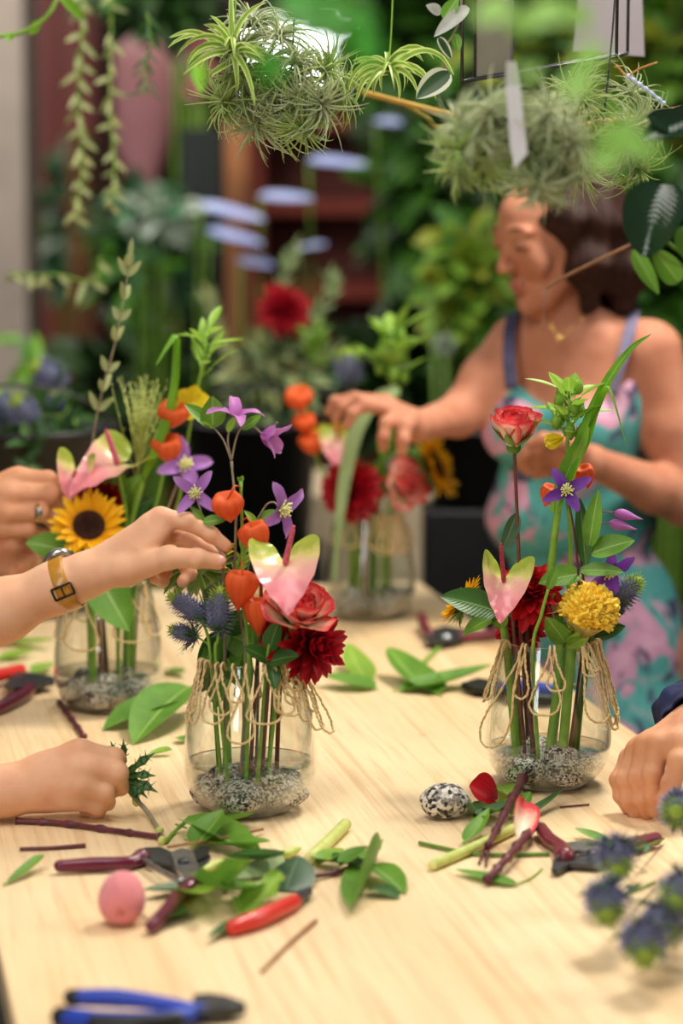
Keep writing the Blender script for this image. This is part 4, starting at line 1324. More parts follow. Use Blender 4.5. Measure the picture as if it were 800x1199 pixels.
leafpart(t, p(596, 722, .02), ax(-.4, .1, .8), ax(0, 1, .2), .05, .03, G['leafd'])

# ---- jar with the open sunflower (out of focus)
L_ = BQ(JL, 'in the open-sunflower jar')
p = L_.p
f = L_.foot(-.02, -.02); t = L_.th('sunflower', 'open golden sunflower with dark brown centre', 'flower', 'sunflowers in the vases', f)
sunflower_head(t, p(104, 616, -.06), ax(.12, .80, .48), .050, 20)
stempart(t, L_.path(f, (106, 690, -.045), (106, 655, -.05), (104, 625, -.055)), .006, .005, G['stem'])
leafpart(t, p(110, 665, -.055), ax(.5, .4, -.8), ax(.1, 1, .2), .11, .06, G['leaf'], 'ovate', .3, .25)
leafpart(t, p(92, 650, -.04), ax(-.8, .3, .35), ax(.1, .8, .5), .075, .045, G['leaf'], 'ovate', -.5, .3)
leafpart(t, p(98, 655, -.05), ax(-.9, .5, -.1), ax(.1, .6, .8), .075, .045, G['leafd'], 'ovate', -.5, .3)
leafpart(t, p(112, 640, -.03), ax(.9, .3, .5), ax(-.3, .7, .6), .06, .036, G['leafd'], 'ovate', -.5, .3)
f = L_.foot(.012, .0); t = L_.th('anthurium', 'large pink anthurium with a lime green underside above the sunflower', 'flower', 'anthuriums in the vases', f)
anthurium_head(t, p(138, 545, -.02), ax(.1, .35, .9), ax(-.75, .6, -.2), .080, G['anth'], .8, .3, spx=(.62, -.1, 1.0), sm='spadix', spl=.6)
stempart(t, L_.path(f, (140, 680, -.01), (148, 610, -.012), (138, 548, -.018)), .003, .0025, G['stem'])
f = L_.foot(-.012, .016); t = L_.th('anthurium', 'small rolled pink anthurium next to the ringed hand', 'flower', 'anthuriums in the vases', f)
anthurium_head(t, p(88, 552, -.02), ax(.1, .8, .5), ax(-.1, .8, -.5), .046, G['anth'], 1.8, .1, spx=(0, -.7, .6), sm='spadixd', spl=.4)
strap(t, [p(93, 615, -.03), p(92, 585, -.035), p(90, 556, -.025)], .011, G['spadixd'], ax(0, 1, 0), 'rolled_spathe', .7)
stempart(t, L_.path(f, (112, 680, .0), (96, 620, -.02), (88, 555, -.02)), .003, .0025, G['stemr'])
f = L_.foot(.03, .01); t = L_.th('physalis_stem', 'pale stalk with two large orange lanterns', 'flower', 'physalis stalks in the vases', f)
stempart(t, L_.path(f, (160, 680, .01), (190, 560, .01), (200, 462, .01)), .0028, .0018, G['stem'])
lantern(t, p(203, 484, -.01), ax(.1, .5, .85), .040, .3, None, .85)
lantern(t, p(196, 524, -.014), ax(-.1, .4, .9), .040, .6, None, .9)
f = L_.foot(.034, -.008); t = L_.th('clematis', 'blurred violet clematis below the two large lanterns', 'flower', 'clematis stems in the vases', f)
stempart(t, L_.path(f, (165, 680, -.01), (195, 600, -.01), (214, 548, -.01)), .0018, .0012, G['stemg'])
clematis_head(t, p(216, 545, -.012), ax(.2, .7, .3), .040, G['clem'], 4, 65, -.9, .5, 31, .2)
f = L_.foot(.02, .02); t = L_.th('gladiolus_leaf', 'blurred long strap-shaped blade crossing the lanterns', 'foliage', 'strap leaves in the vases', f)
strap(t, [p(166, 565, -.02), p(188, 515, -.024), p(204, 460, -.022), p(208, 405, -.02), p(206, 392, -.03), p(198, 402, -.04), p(182, 428, -.05)], .0085, G['leafy'], ax(-.6, .9, .1), fold=.3)
stempart(t, L_.path(f, (150, 680, .01), (152, 620, 0), (168, 560, -.02)), .005, .004, G['stem'])
f = L_.foot(.026, .026); t = L_.th('bud_sprig', 'lime green budded sprig rising above the clematis', 'foliage', 'budded sprigs in the vases', f)
bud_sprig(t, p(240, 412, .01), ax(.1, .1, 1), .062, 8, 'leafl', 12, False)
stempart(t, L_.path(f, (158, 680, .02), (205, 600, .02), (222, 500, .015), (238, 425, .01)), .0032, .0022, G['stem'])
mb = MB()
for i in range(6): leaf(mb, p(226, 470, .0), (radial(V((1, 0, 0)), V((0, 0, 1)), i * 1.05 + .3) + V((0, -.4, 0))), V((0, -1, 0)), .030, .02, 'petal', .4, .4)
obj('yellow_bloom', mb, G['yellow'], t)
f = L_.foot(-.002, .03); t = L_.th('olive_branch', 'tall grey-green olive branch with paired leaves', 'foliage', None, f)
olive(t, L_.path(f, (118, 680, .02), (108, 540, .02), (117, 470, .01), (135, 400, .0), (148, 330, .0), (152, 300, .0)), 'leafo', 8, .036, .0105, 5, .48)
f = L_.foot(.016, .034); t = L_.th('grass_plume', 'airy pale grass plume beside the orange lanterns', 'foliage', None, f)
stempart(t, L_.path(f, (135, 680, .03), (160, 560, .03)), .0016, .001, G['stempale'])
plume(t, p(160, 562, .03), ax(.12, 0, 1), .14, 3, 50)
f = L_.foot(-.008, .034); t = L_.th('dahlia', 'dark crimson dahlia behind the open sunflower', 'flower', 'dahlias in the vases', f)
dahlia_head(t, p(122, 582, .02), ax(.1, .8, .4), .042, G['dahlia'], 60, 9, 100, .3)
stempart(t, L_.path(f, (120, 680, .03), (121, 600, .022)), .003, .0026, G['stemr'])
f = L_.foot(-.03, .02); t = L_.th('greenery_sprig', 'broad leaves spreading behind the dark crimson dahlia', 'foliage', 'greenery in the vases', f)
stempart(t, L_.path(f, (110, 680, .02), (130, 600, .025)), .004, .003, G['stemd'])
for i, (dx, up_) in enumerate(((-.7, .6), (.8, .5), (.5, .9), (.9, 0), (-.2, 1), (-.9, .2))): leafpart(t, p(126 + 4 * i, 615 - 5 * i, .02), ax(dx, .2, up_), ax(0, .8, .5), .07, .036, G['leafd' if i % 2 else 'leaf'], 'ovate', -.3, .3)

# ---- farthest jar
F_ = BQ(JB, 'in the farthest jar')
p = F_.p
f = F_.foot(-.03, -.01); t = F_.th('physalis_stem', 'blurred stalk with three orange lanterns one below another', 'flower', 'physalis stalks in the vases', f)
stempart(t, F_.path(f, (405, 600, -.01), (372, 540, -.01), (352, 450, -.01)), .003, .002, G['stem'])
for (x, y, s, u) in ((350, 466, .044, .2), (357, 495, .036, .5), (365, 519, .040, .8)): lantern(t, p(x, y, -.03), ax(-.1, .5, .85), s, u, None, .8)
f = F_.foot(-.016, -.02); t = F_.th('anthurium', 'blurred pale pink and yellow anthurium next to the lanterns', 'flower', 'anthuriums in the vases', f)
anthurium_head(t, p(396, 516, -.04), ax(-.1, .85, .45), ax(0, .5, -.85), .052, G['anth'], .9, .1)
stempart(t, F_.path(f, (415, 600, -.02), (402, 560, -.03), (396, 520, -.038)), .003, .0025, G['stem'])
f = F_.foot(-.006, -.03); t = F_.th('dahlia', 'blurred dark crimson dahlia beneath the pale anthurium', 'flower', 'dahlias in the vases', f)
dahlia_head(t, p(411, 574, -.06), ax(-.15, .95, .1), .060, G['dahlia'], 76, 12, 108, .3)
stempart(t, F_.path(f, (422, 605, -.045), (414, 580, -.052)), .003, .0028, G['stemr'])
f = F_.foot(.018, -.02); t = F_.th('rose', 'blurred bright pink-red rose beside the crimson dahlia', 'flower', 'roses in the vases', f)
rose_head(t, p(468, 572, -.06), ax(.45, .65, .4), .038, G['rose'], 1.0, 22, 15)
stempart(t, F_.path(f, (452, 605, -.04), (466, 575, -.055)), .003, .0028, G['stem'])
f = F_.foot(.03, .0); t = F_.th('sunflower', 'blurred sunflower turned sideways below the bent bare arm', 'flower', 'sunflowers in the vases', f)
sunflower_head(t, p(508, 546, -.03), ax(.90, .28, .40), .058, 22)
stempart(t, F_.path(f, (458, 605, -.01), (488, 575, -.02), (503, 550, -.03)), .005, .004, G['stem'])
for dx, up_ in ((-.8, .5), (-.6, -.4), (.1, .9)): leafpart(t, p(490, 565, -.03), ax(dx, .4, up_), ax(0, .8, .4), .05, .03, G['leaf'])
f = F_.foot(-.02, .01); t = F_.th('gladiolus_leaf', 'blurred strap leaf bending down across the crimson dahlia', 'foliage', 'strap leaves in the vases', f)
strap(t, [p(466, 455, -.06), p(440, 468, -.08), p(418, 500, -.09), p(404, 555, -.10), p(397, 610, -.105), p(391, 680, -.10)], .012, G['leafg'], ax(.4, 1, .1), fold=.3, wf=lambda s: .013 * (.35 + .65 * math.sin(PI * min(1, s + .1))))
stempart(t, F_.path(f, (425, 605, .01), (450, 540, -.02), (467, 455, -.06)), .004, .003, G['stem'])
f = F_.foot(.008, .01); t = F_.th('bud_sprig', 'blurred lime budded sprig standing tallest', 'foliage', 'budded sprigs in the vases', f)
bud_sprig(t, p(459, 418, -.03), ax(0, .1, 1), .085, 16, 'leafl', 22)
stempart(t, F_.path(f, (442, 605, .0), (458, 520, -.02), (460, 440, -.03)), .0045, .0035, G['stem'])
f = F_.foot(-.01, .03); t = F_.th('eryngium', 'blurred blue eryngium thistle standing behind the pale anthurium', 'flower', 'eryngium thistles in the vases', f)
eryngium_head(t, p(408, 432, .03), ax(0, .2, 1), .026, .062, 30, 120)
stempart(t, F_.path(f, (425, 605, .03), (408, 455, .03)), .0026, .002, G['stemd'])
f = F_.foot(.02, .02); t = F_.th('eryngium', 'blurred dark blue eryngium thistle under the reaching fingers', 'flower', 'eryngium thistles in the vases', f)
eryngium_head(t, p(468, 545, -.03), ax(.1, .6, .8), .02, .044, 31, 120)
stempart(t, F_.path(f, (450, 605, .01), (466, 560, -.02)), .0026, .002, G['stemd'])
f = F_.foot(-.03, .02); t = F_.th('sunflower', 'blurred yellow sunflower rim behind the pale anthurium', 'flower', 'sunflowers in the vases', f)
sunflower_head(t, p(385, 515, .02), ax(-.1, .4, .9), .042, 25)
stempart(t, F_.path(f, (415, 605, .02), (388, 520, .02)), .005, .004, G['stem'])
f = F_.foot(.0, .0); t = F_.th('greenery_sprig', 'blurred mixed leaves filling the mouth', 'foliage', 'greenery in the vases', f)
stempart(t, F_.path(f, (436, 605, 0), (440, 560, 0)), .004, .003, G['stemd'])
for i in range(9): leafpart(t, p(420 + 6 * i, 570 - 8 * (i % 3), .0), ax(random.Random(i).uniform(-1, 1), .4, random.Random(i + 7).uniform(-.3, 1)), ax(0, .8, .5), .07, .036, G['leafd' if i % 2 else 'leaf'], 'ovate', -.3, .3)
# ------------------------------------------------------------------ people
def hand_sdf(S_, wrist, wr, fingers, thumb, palm_k=.010, fk=.0035, web=None):
    """wrist point, its radius; fingers: lists of (point, radius) from knuckle to tip"""
    for fg in fingers:
        S_.cone(wrist, fg[0][0], wr * .86, fg[0][1] * 1.02, palm_k)
    for a, b in zip(fingers, fingers[1:]):
        S_.cone(a[0][0].lerp(wrist, .12), b[0][0].lerp(wrist, .12), a[0][1] * .98, b[0][1] * .98, palm_k)
    S_.cone(wrist, thumb[0][0], wr * .8, thumb[0][1], palm_k)
    if web: S_.cone(web[0], web[1], web[2], web[3], .012)
    for fg in fingers + [thumb]:
        for i in range(len(fg) - 1):
            S_.cone(fg[i][0], fg[i + 1][0], fg[i][1], fg[i + 1][1], fk if i else .006)
            if 0 < i: S_.ell(fg[i][0], *(fg[i][1] * 1.05,) * 3, None, .004)

def chainpts(d, *q): return [(P(x, y, d + dd), r) for x, y, dd, r in q]

def head_sdf(S_, H, f, u, k=.012, s=1.0):
    """a head at H facing f with the crown towards u"""
    f = V(f).normalized(); u = (V(u) - f * V(u).dot(f)).normalized(); b = f.cross(u)
    rot = Matrix((b, f, u)).transposed()
    q = lambda x, y, z: V(H) + (b * x + f * y + u * z) * s
    S_.ell(q(0, -.012, .022), .073 * s, .092 * s, .088 * s, rot, k)
    S_.cone(q(0, .030, -.02), q(0, .062, -.088), .058 * s, .026 * s, .02)
    S_.cone(q(0, .052, .045), q(0, .060, .0), .040 * s, .040 * s, .02)
    for sg in (-1, 1):
        S_.cone(q(sg * .048, -.005, -.03), q(sg * .026, .055, -.082), .028 * s, .022 * s, .02)
        S_.ell(q(sg * .036, .068, -.024), .022 * s, .016 * s, .024 * s, rot, .016)
        S_.ell(q(sg * .074, -.012, -.005), .010 * s, .020 * s, .031 * s, rot, .006)
        S_.ell(q(sg * .031, .101, .012), .016 * s, .015 * s, .011 * s, rot, .010, 's')
        S_.ell(q(sg * .031, .083, .010), .0145 * s, .013 * s, .0115 * s, rot, .004)
        S_.cone(q(sg * .014, .090, .030), q(sg * .046, .080, .030), .006 * s, .006 * s, .014)
        S_.ell(q(sg * .0085, .101, -.026), .0065 * s, .008 * s, .0055 * s, rot, .004)
    S_.cone(q(0, .088, .020), q(0, .1125, -.024), .0062 * s, .0082 * s, .008)
    S_.ell(q(0, .091, -.052), .018 * s, .009 * s, .006 * s, rot, .004)
    S_.ell(q(0, .088, -.063), .016 * s, .009 * s, .0068 * s, rot, .004)
    S_.ell(q(0, .076, -.095), .018 * s, .015 * s, .014 * s, rot, .012)
    return q, rot, b

def face_parts(root, q, rot, s, hairm, lipm):
    mb = MB()
    for sg in (-1, 1):
        mb.tube([q(sg * .013, .0955, .033), q(sg * .030, .0925, .0375), q(sg * .048, .080, .033)], [.0016 * s, .0022 * s, .0010 * s], 8)
    obj('eyebrows', mb, hairm, root)
    for sg in (-1, 1):
        mb = MB(); mb.ell(q(sg * .031, .0895, .006), .0135 * s, .0074 * s, .0030 * s, rot, 10, 14)
        obj('eye', mb, plain('eye_dark', '#1d1411', '#2a1c16', 30, .3) if 'eyem' not in G else G['eyem'], root)
    mb = MB(); mb.ell(q(0, .0935, -.0530), .0165 * s, .0080 * s, .0040 * s, rot, 10, 16); mb.ell(q(0, .0910, -.0625), .0150 * s, .0080 * s, .0050 * s, rot, 10, 16)
    obj('lips', mb, lipm, root)

G['eyem'] = plain('eye_dark', '#1d1411', '#2a1c16', 30, .3)
G['lip'] = plain('lip', '#b4605a', '#bf6d66', 60, .4)
def hairmat(name, c1, c2):
    t = NT(name)
    mp = t.n('ShaderNodeMapping'); mp.inputs['Scale'].default_value = (1, 1, .12); t.l(t.coord(), mp.inputs['Vector'])
    nz = t.noise(190, 3, .6, mp.outputs[0], .8)
    return t.bsdf(t.ramp(nz, [(.35, srgb(c1)), (.7, srgb(c2))]), .5, 0, .22, t.bump(nz, .8, .004))
G['hairbrown'] = hairmat('hair_brown', '#1c0d09', '#3f2016')
G['hairdark'] = hairmat('hair_dark', '#17100c', '#32231a')

def join(mbs):
    o = MB()
    for m in mbs:
        b = len(o.v); o.v += m.v; o.uv += m.uv; o.mi += m.mi
        o.f += [tuple(i + b for i in q) for q in m.f]
    return o

def seated_out_of_frame(root, sc, face, shirt, skin, hairm, arms, sleeve, shoulders, legs=True):
    """torso, head and clothes of a helper whose hands enter the picture"""
    f = V(face).normalized(); u = V((0, 0, 1)); b = f.cross(u)
    s1, s2 = shoulders
    sc = (V(s1) + V(s2)) / 2
    body = SDF(.006, .03)
    neck = sc + u * .07 + f * .01
    body.cone(sc - u * .02, neck, .06, .050, .03)
    rot = Matrix((b, f, u)).transposed()
    body.ell(sc - u * .17, .165, .105, .22, rot, .03).ell(sc - u * .42, .15, .10, .16, rot, .04)
    for s in (s1, s2): body.cone(sc - u * .03, s, .06, .05, .03)
    hip = sc - u * .52
    body.ell(hip, .165, .115, .13, rot, .04)
    for sg in (-1, 1):
        kn = V((hip.x + b.x * sg * .09, hip.y + b.y * sg * .09, .47)); an = V((kn.x, kn.y, .08))
        body.cone(hip + b * sg * .085 - u * .05, kn, .085, .055, .03).cone(kn, an, .055, .036, .02).cone(an - u * .03, an + f * .13 - u * .04, .04, .032, .02)
    q, r3, bb = head_sdf(body, sc + u * .235 + f * .035, f - u * .35, u)
    sh = SDF(.006, .03)
    sh.ell(sc - u * .17, .175, .117, .23, rot, .03).ell(sc - u * .44, .180, .130, .20, rot, .04)
    for s in (s1, s2): sh.cone(sc - u * .03, s, .068, .062, .03)
    sh.ell(sc + u * .075 + f * .02, .075, .085, .06, rot, .01, 's')
    for ap in arms:
        if sleeve == 'short': sh.cone(ap[0], ap[0].lerp(ap[1], .6), .062, .058, .02)
        else: sh.cone(ap[0], ap[1], .060, .050, .02).cone(ap[1], ap[1].lerp(ap[2], .80), .050, .040, .02)
    tr = SDF(.008, .03)
    tr.ell(hip - u * .02, .178, .128, .14, rot, .04)
    for sg in (-1, 1):
        kn = V((hip.x + b.x * sg * .09, hip.y + b.y * sg * .09, .47))
        tr.cone(hip + b * sg * .085 - u * .05, kn, .097, .07, .03).cone(kn, V((kn.x, kn.y, .12)), .07, .06, .02)
    hr = SDF(.006, .02)
    hr.ell(q(0, -.03, .035), .086, .092, .090, r3, .02).ell(q(0, -.055, -.03), .075, .06, .09, r3, .03)
    return body.mesh(), sh.mesh(), tr.mesh(), hr.mesh(), (q, r3)

# ---- the woman's helper on the near side: two hands, one wearing the watch
DA = JC.c.y - .036
DBh = T(60, 961).y
root = thing('person', 'person reaching in from the table side with watch hand raised and other hand on table', 'person', (-.80, 2.95, 0))
armA = SDF(.0015, .012)
shL = V((-.72, 3.14, 1.28)); elL = P(-215, 790, DA + .03)
wA = P(100, 674, DA + .008)
armA.cone(shL, elL, .050, .043, .02).cone(elL, P(0, 716, DA + .012), .043, .0345, .02).cone(P(0, 716, DA + .012), P(68, 687, DA + .01), .0345, .0268, .02).cone(P(68, 687, DA + .01), wA, .0268, .0248, .02)
fA = [chainpts(DA, (188, 607, .012, .0125), (220, 611, .006, .0098), (247, 626, .004, .0086), (264, 639, .006, .0074)),
      chainpts(DA, (189, 622, .030, .0122), (222, 633, .026, .0096), (244, 646, .020, .0082), (257, 653, .012, .0072)),
      chainpts(DA, (184, 639, .044, .0115), (213, 655, .046, .0092), (222, 671, .036, .0078), (214, 681, .026, .007)),
      chainpts(DA, (174, 654, .052, .0105), (192, 670, .052, .0082), (190, 680, .040, .007), (181, 678, .026, .0064))]
tA = chainpts(DA, (148, 668, -.008, .0175), (197, 653, -.022, .0128), (231, 654, -.018, .0106), (255, 658, -.010, .0090))
hand_sdf(armA, wA, .0248, fA, tA, web=(P(168, 648, DA - .004), P(190, 622, DA + .004), .016, .011))
for dx in (-3, 0, 3): armA.cone(P(229 + dx, 643, DA - .030), P(227 + dx, 657, DA - .032), .0012, .0012, .003, 's')
mA = armA.mesh()
armB = SDF(.0016, .012)
shR = V((-.72, 2.76, 1.28)); elR = P(-240, 945, DBh - .10)
wB = P(8, 926, DBh)
armB.cone(shR, elR, .050, .043, .02).cone(elR, P(-70, 935, DBh - .03), .043, .034, .02).cone(P(-70, 935, DBh - .03), wB, .034, .0295, .02)
fB = [chainpts(DBh, (94, 880, .002, .0140), (134, 888, .010, .0118), (140, 904, .034, .0095), (128, 914, .046, .008)),
      chainpts(DBh, (102, 898, -.012, .0140), (137, 905, -.006, .0122), (141, 921, .018, .0096), (130, 928, .032, .008)),
      chainpts(DBh, (97, 917, -.016, .0132), (122, 926, -.010, .0114), (125, 939, .012, .009), (112, 942, .026, .008)),
      chainpts(DBh, (88, 936, -.012, .0120), (113, 943, -.005, .0100), (114, 950, .012, .008), (100, 950, .022, .007))]
tB = chainpts(DBh, (45, 905, .022, .018), (92, 896, .040, .013), (122, 898, .046, .0105), (144, 906, .040, .009))
hand_sdf(armB, wB, .029, fB, tB)
armB.ell(P(58, 916, DBh + .004), .036, .020, .034, None, .014)
mB_ = armB.mesh()
G['tshirt'] = plain('shirt_grey', '#5b6168', '#6a7078', 8, .85)
G['jeans'] = plain('jeans', '#25304a', '#2e3b59', 60, .85)
bm, sm_, tm, hm, fq = seated_out_of_frame(root, None, (1, .05, 0), None, None, None, [(shL, elL, wA), (shR, elR, wB)], 'short', (shL, shR))
obj('body', join([mA, mB_, bm]), G['skin'], root)
obj('shirt', sm_, G['tshirt'], root); obj('trousers', tm, G['jeans'], root); obj('hair', hm, G['hairdark'], root)
face_parts(root, fq[0], fq[1], 1.0, G['hairdark'], G['lip'])
# thumbnail
tipv = (tA[3][0] - tA[2][0]).normalized(); cm = (CAM - tA[3][0]).normalized(); cm = (cm - tipv * cm.dot(tipv)).normalized(); cm = (cm * .9 + V((0, 0, .45))).normalized(); cm = (cm - tipv * cm.dot(tipv)).normalized(); sd = tipv.cross(cm)
mb = MB(); mb.ell(tA[3][0] + tipv * .0005 + cm * .0064, .0056, .0078, .0030, Matrix((sd, tipv, cm)).transposed(), 12, 18)
obj('fingernail', mb, G['nail'], root)

# the watch on that wrist
wc = P(77, 683.5, DA + .0098); wax = (wA - P(0, 716, DA + .012)).normalized()
wt_ = thing('wristwatch', 'mustard leather wristwatch with dark buckle on the raised wrist', 'watch', wc)
x_, y_, z_ = frame(wax)
rr = .0294
prof = [(rr, -.0092), (rr + .0024, -.0088), (rr + .0030, -.006), (rr + .0030, .006), (rr + .0024, .0088), (rr, .0092), (rr - .0006, .0), (rr, -.0092)]
mb = MB(); mb.lathe(prof, wc, 60, wax)
ml = plain('strap_leather', '#b3791d', '#c98f2e', 40, .32, coat=.3, bump=.2, bscale=200)
stp = obj('strap', mb, ml, wt_)
tocam = (CAM - wc).normalized(); tocam = (tocam - wax * tocam.dot(wax)).normalized(); tang = wax.cross(tocam)
def ring_at(a):    # a: angle from the viewer side round the wrist, towards the underside
    n = tocam * math.cos(a) + tang * math.sin(a)
    return wc + n * (rr + .0034), n
lowdir = -1 if (tang.z > 0) else 1
ctrb, nb_ = ring_at(lowdir * .22)
tb_ = nb_.cross(wax)
mb = MB()
cs = [ctrb + wax * sx * .0118 + tb_ * sy * .0068 for sx, sy in ((-1, -1), (1, -1), (1, 1), (-1, 1), (-1, -1))]
for a, b in zip(cs, cs[1:]): mb.tube([a, b], .0013, 8)
mb.tube([ctrb - tb_ * .0068 + nb_ * .0006, ctrb + tb_ * .008 + nb_ * .0012], .0008, 6)
obj('buckle', mb, plain('buckle_dark', '#1d1a18', '#2c2724', 30, .35, metal=.6), wt_)
c2, n2 = ring_at(lowdir * .55)
mb = MB()
t2 = n2.cross(wax)
mb.box(c2 + n2 * .0003, .021, .007, .0022, Matrix((wax, t2, n2)).transposed())
obj('keeper_loop', mb, ml, stp, bevel=.0008)
c3, n3 = ring_at(-lowdir * 2.1)
mb = MB(); mb.lathe([(0, -.002), (.0155, -.002), (.0165, .001), (.016, .005), (.0145, .0068), (0, .0068)], c3, 40, n3)
obj('watch_case', mb, G['steel'], wt_)
mb = MB(); mb.lathe([(0, .0070), (.0138, .0070), (.0138, .0074), (0, .0076)], c3, 36, n3)
obj('dial', mb, plain('dial', '#e8e4da', '#f2eee6', 10, .3), wt_)

# ---- person at the far corner of the table: hand with ring
DCc = JL.c.y - .02
root = thing('person', 'person at far left arranging stems with a ringed hand behind the sunflower', 'person', (-.98, 3.55, 0))
arC = SDF(.0022, .012)
wC = P(-40, 590, DCc)
shC = V((-.92, 3.32, 1.33)); elC = P(-200, 640, DCc - .05)
arC.cone(shC, elC, .048, .042, .02).cone(elC, wC, .042, .029, .02)
fC = [chainpts(DCc, (22, 560, .010, .0150), (56, 562, .012, .0125), (67, 574, .030, .010), (68, 584, .042, .009)),
      chainpts(DCc, (14, 578, -.004, .0150), (60, 579, -.004, .0128), (68, 592, .016, .0102), (66, 602, .03, .009)),
      chainpts(DCc, (8, 600, -.010, .0145), (47, 600, -.012, .0124), (60, 607, .004, .0105), (62, 616, .02, .009)),
      chainpts(DCc, (2, 620, -.008, .0130), (34, 620, -.008, .0108), (48, 626, .006, .009), (52, 634, .018, .008))]
tC = chainpts(DCc, (-10, 575, .03, .018), (25, 575, .05, .0135), (50, 585, .055, .011), (64, 592, .05, .0095))
hand_sdf(arC, wC, .030, fC, tC)
w2 = P(-55, 648, DCc + .06); sh2 = V((-.92, 3.72, 1.33)); el2 = P(-210, 690, DCc + .12)
arC.cone(sh2, el2, .048, .042, .02).cone(el2, w2, .042, .028, .02)
f2 = [chainpts(DCc + .05, (14, 634, 0, .0140), (38, 640, -.004, .0115), (50, 652, 0, .0095), (50, 664, .008, .0085)),
      chainpts(DCc + .05, (10, 646, -.012, .0140), (34, 654, -.018, .0115), (42, 664, -.014, .0095), (38, 672, -.004, .0085)),
      chainpts(DCc + .05, (4, 656, -.018, .0135), (26, 664, -.026, .011), (34, 673, -.022, .009), (30, 680, -.012, .008)),
      chainpts(DCc + .05, (-4, 664, -.02, .012), (14, 672, -.03, .0095), (20, 679, -.026, .008), (16, 685, -.018, .007))]
hand_sdf(arC, w2, .028, f2, chainpts(DCc + .05, (-25, 632, .02, .017), (10, 625, .03, .013), (30, 630, .035, .0105), (44, 636, .03, .009)))
bm, sm_, tm, hm, fq = seated_out_of_frame(root, None, (1, -.1, 0), None, None, None, [(shC, elC, wC), (sh2, el2, w2)], 'short', (sh2, shC))
obj('body', join([arC.mesh(), bm]), G['skinw'], root)
G['shirtb'] = plain('shirt_black', '#17191d', '#22252b', 8, .85)
obj('shirt', sm_, G['shirtb'], root); obj('trousers', tm, G['jeans'], root); obj('hair', hm, G['hairbrown'], root)
face_parts(root, fq[0], fq[1], 1.0, G['hairbrown'], G['lip'])
rc = fC[2][0][0].lerp(fC[2][1][0], 1.0); rax = (fC[2][1][0] - fC[2][0][0]).normalized()
rg = thing('finger_ring', 'wide gold and silver ring on the blurred hand above the sunflower', 'ring', rc)
mb = MB(); mb.lathe([(.0126, -.0035), (.0142, -.003), (.0146, 0), (.0142, .003), (.0126, .0035), (.0124, 0), (.0126, -.0035)], rc - rax * .002, 36, rax)
obj('band', mb, G['gold'], rg)
mb = MB(); nn_ = (CAM - rc).normalized(); mb.ell(rc - rax * .002 + nn_ * .0145, .005, .005, .0075, None, 10, 14)
obj('stone_setting', mb, G['steel'], rg)
bc = P(-8, 652, DCc + .05)
bax = (P(14, 650, DCc + .04) - w2).normalized()
bx_, by_, bz_ = frame(bax)
bl = thing('bracelet', 'silver bead bracelet on the wrist below the ringed hand', 'bracelet', bc)
mb = MB()
for i in range(22):
    a = 2 * PI * i / 22
    mb.ell(bc + radial(bx_, by_, a) * .0315, .0042, .0042, .0042, None, 8, 10)
obj('beads', mb, G['steel'], bl)

# ---- person on the right: one hand picking at the table, navy sleeve
DDh = T(752, 960).y + .012
root = thing('person', 'person in navy sleeve whose fingertips rest on the table at the right edge', 'person', (1.0, 3.35, 0))
arD = SDF(.0016, .012)
wD = P(812, 852, DDh + .01); elD = P(960, 790, DDh + .28); shD = V((.95, 3.52, 1.30))
arD.cone(shD, elD, .05, .044, .02).cone(elD, wD, .044, .0275, .02)
fD = [chainpts(DDh, (772, 872, -.014, .0130), (765, 906, -.028, .0116), (765, 931, -.026, .0096), (767, 949, -.016, .0084)),
      chainpts(DDh, (758, 873, .000, .0128), (748, 910, -.012, .0114), (752, 935, -.012, .0096), (758, 953, -.004, .0084)),
      chainpts(DDh, (746, 879, .016, .0122), (733, 913, .004, .0108), (737, 936, .0, .009), (744, 953, .004, .008)),
      chainpts(DDh, (737, 888, .032, .0110), (724, 913, .022, .0094), (727, 932, .016, .008), (734, 946, .014, .007))]
tD = chainpts(DDh, (800, 872, -.02, .018), (796, 892, -.042, .0130), (786, 918, -.050, .0108), (778, 940, -.042, .0092))
hand_sdf(arD, wD, .027, fD, tD, web=(P(795, 872, DDh - .02), P(775, 880, DDh - .016), .014, .010))
sh2 = V((.95, 3.12, 1.30)); el2 = V((.93, 3.10, 1.02)); w2 = V((.74, 3.02, .96))
arD2 = SDF(.003, .012)
arD2.cone(sh2, el2, .05, .044, .02).cone(el2, w2, .044, .027, .02)
hand_sdf(arD2, w2, .027, [[(w2 + V((-.085, -.03 + .021 * i, -.01)), .012), (w2 + V((-.125, -.03 + .021 * i, -.02)), .0105), (w2 + V((-.145, -.03 + .021 * i, -.035)), .009), (w2 + V((-.150, -.03 + .021 * i, -.05)), .008)] for i in range(4)],
         [(w2 + V((-.03, .03, 0)), .016), (w2 + V((-.07, .055, -.012)), .012), (w2 + V((-.10, .06, -.025)), .010), (w2 + V((-.115, .06, -.04)), .009)])
bm, sm_, tm, hm, fq = seated_out_of_frame(root, None, (-1, -.1, 0), None, None, None, [(sh2, el2, w2)], 'long', (sh2, shD))
obj('body', join([arD.mesh(), arD2.mesh(), bm]), G['skinw'], root)
G['navy'] = plain('sleeve_navy', '#141a3c', '#1d2550', 40, .85, bump=.4, bscale=60)
slv = SDF(.003, .012)
slv.cone(shD, elD, .062, .054, .02).cone(elD, elD.lerp(wD, .96), .054, .043, .02)
slv.cone(elD.lerp(wD, .45), P(802, 836, DDh + .075), .055, .037, .02)
slv.cone(elD.lerp(wD, .90), wD.lerp(elD, -.3), .034, .036, .004, 's')
m2 = slv.mesh()
m2.v = [tuple(V(v) + V((mnoise.noise(V(v) * 45), mnoise.noise(V(v) * 45 + V((9, 0, 0))), mnoise.noise(V(v) * 45 + V((0, 9, 0))))) * .006) for v in m2.v]
obj('sleeve', m2, G['navy'], root)
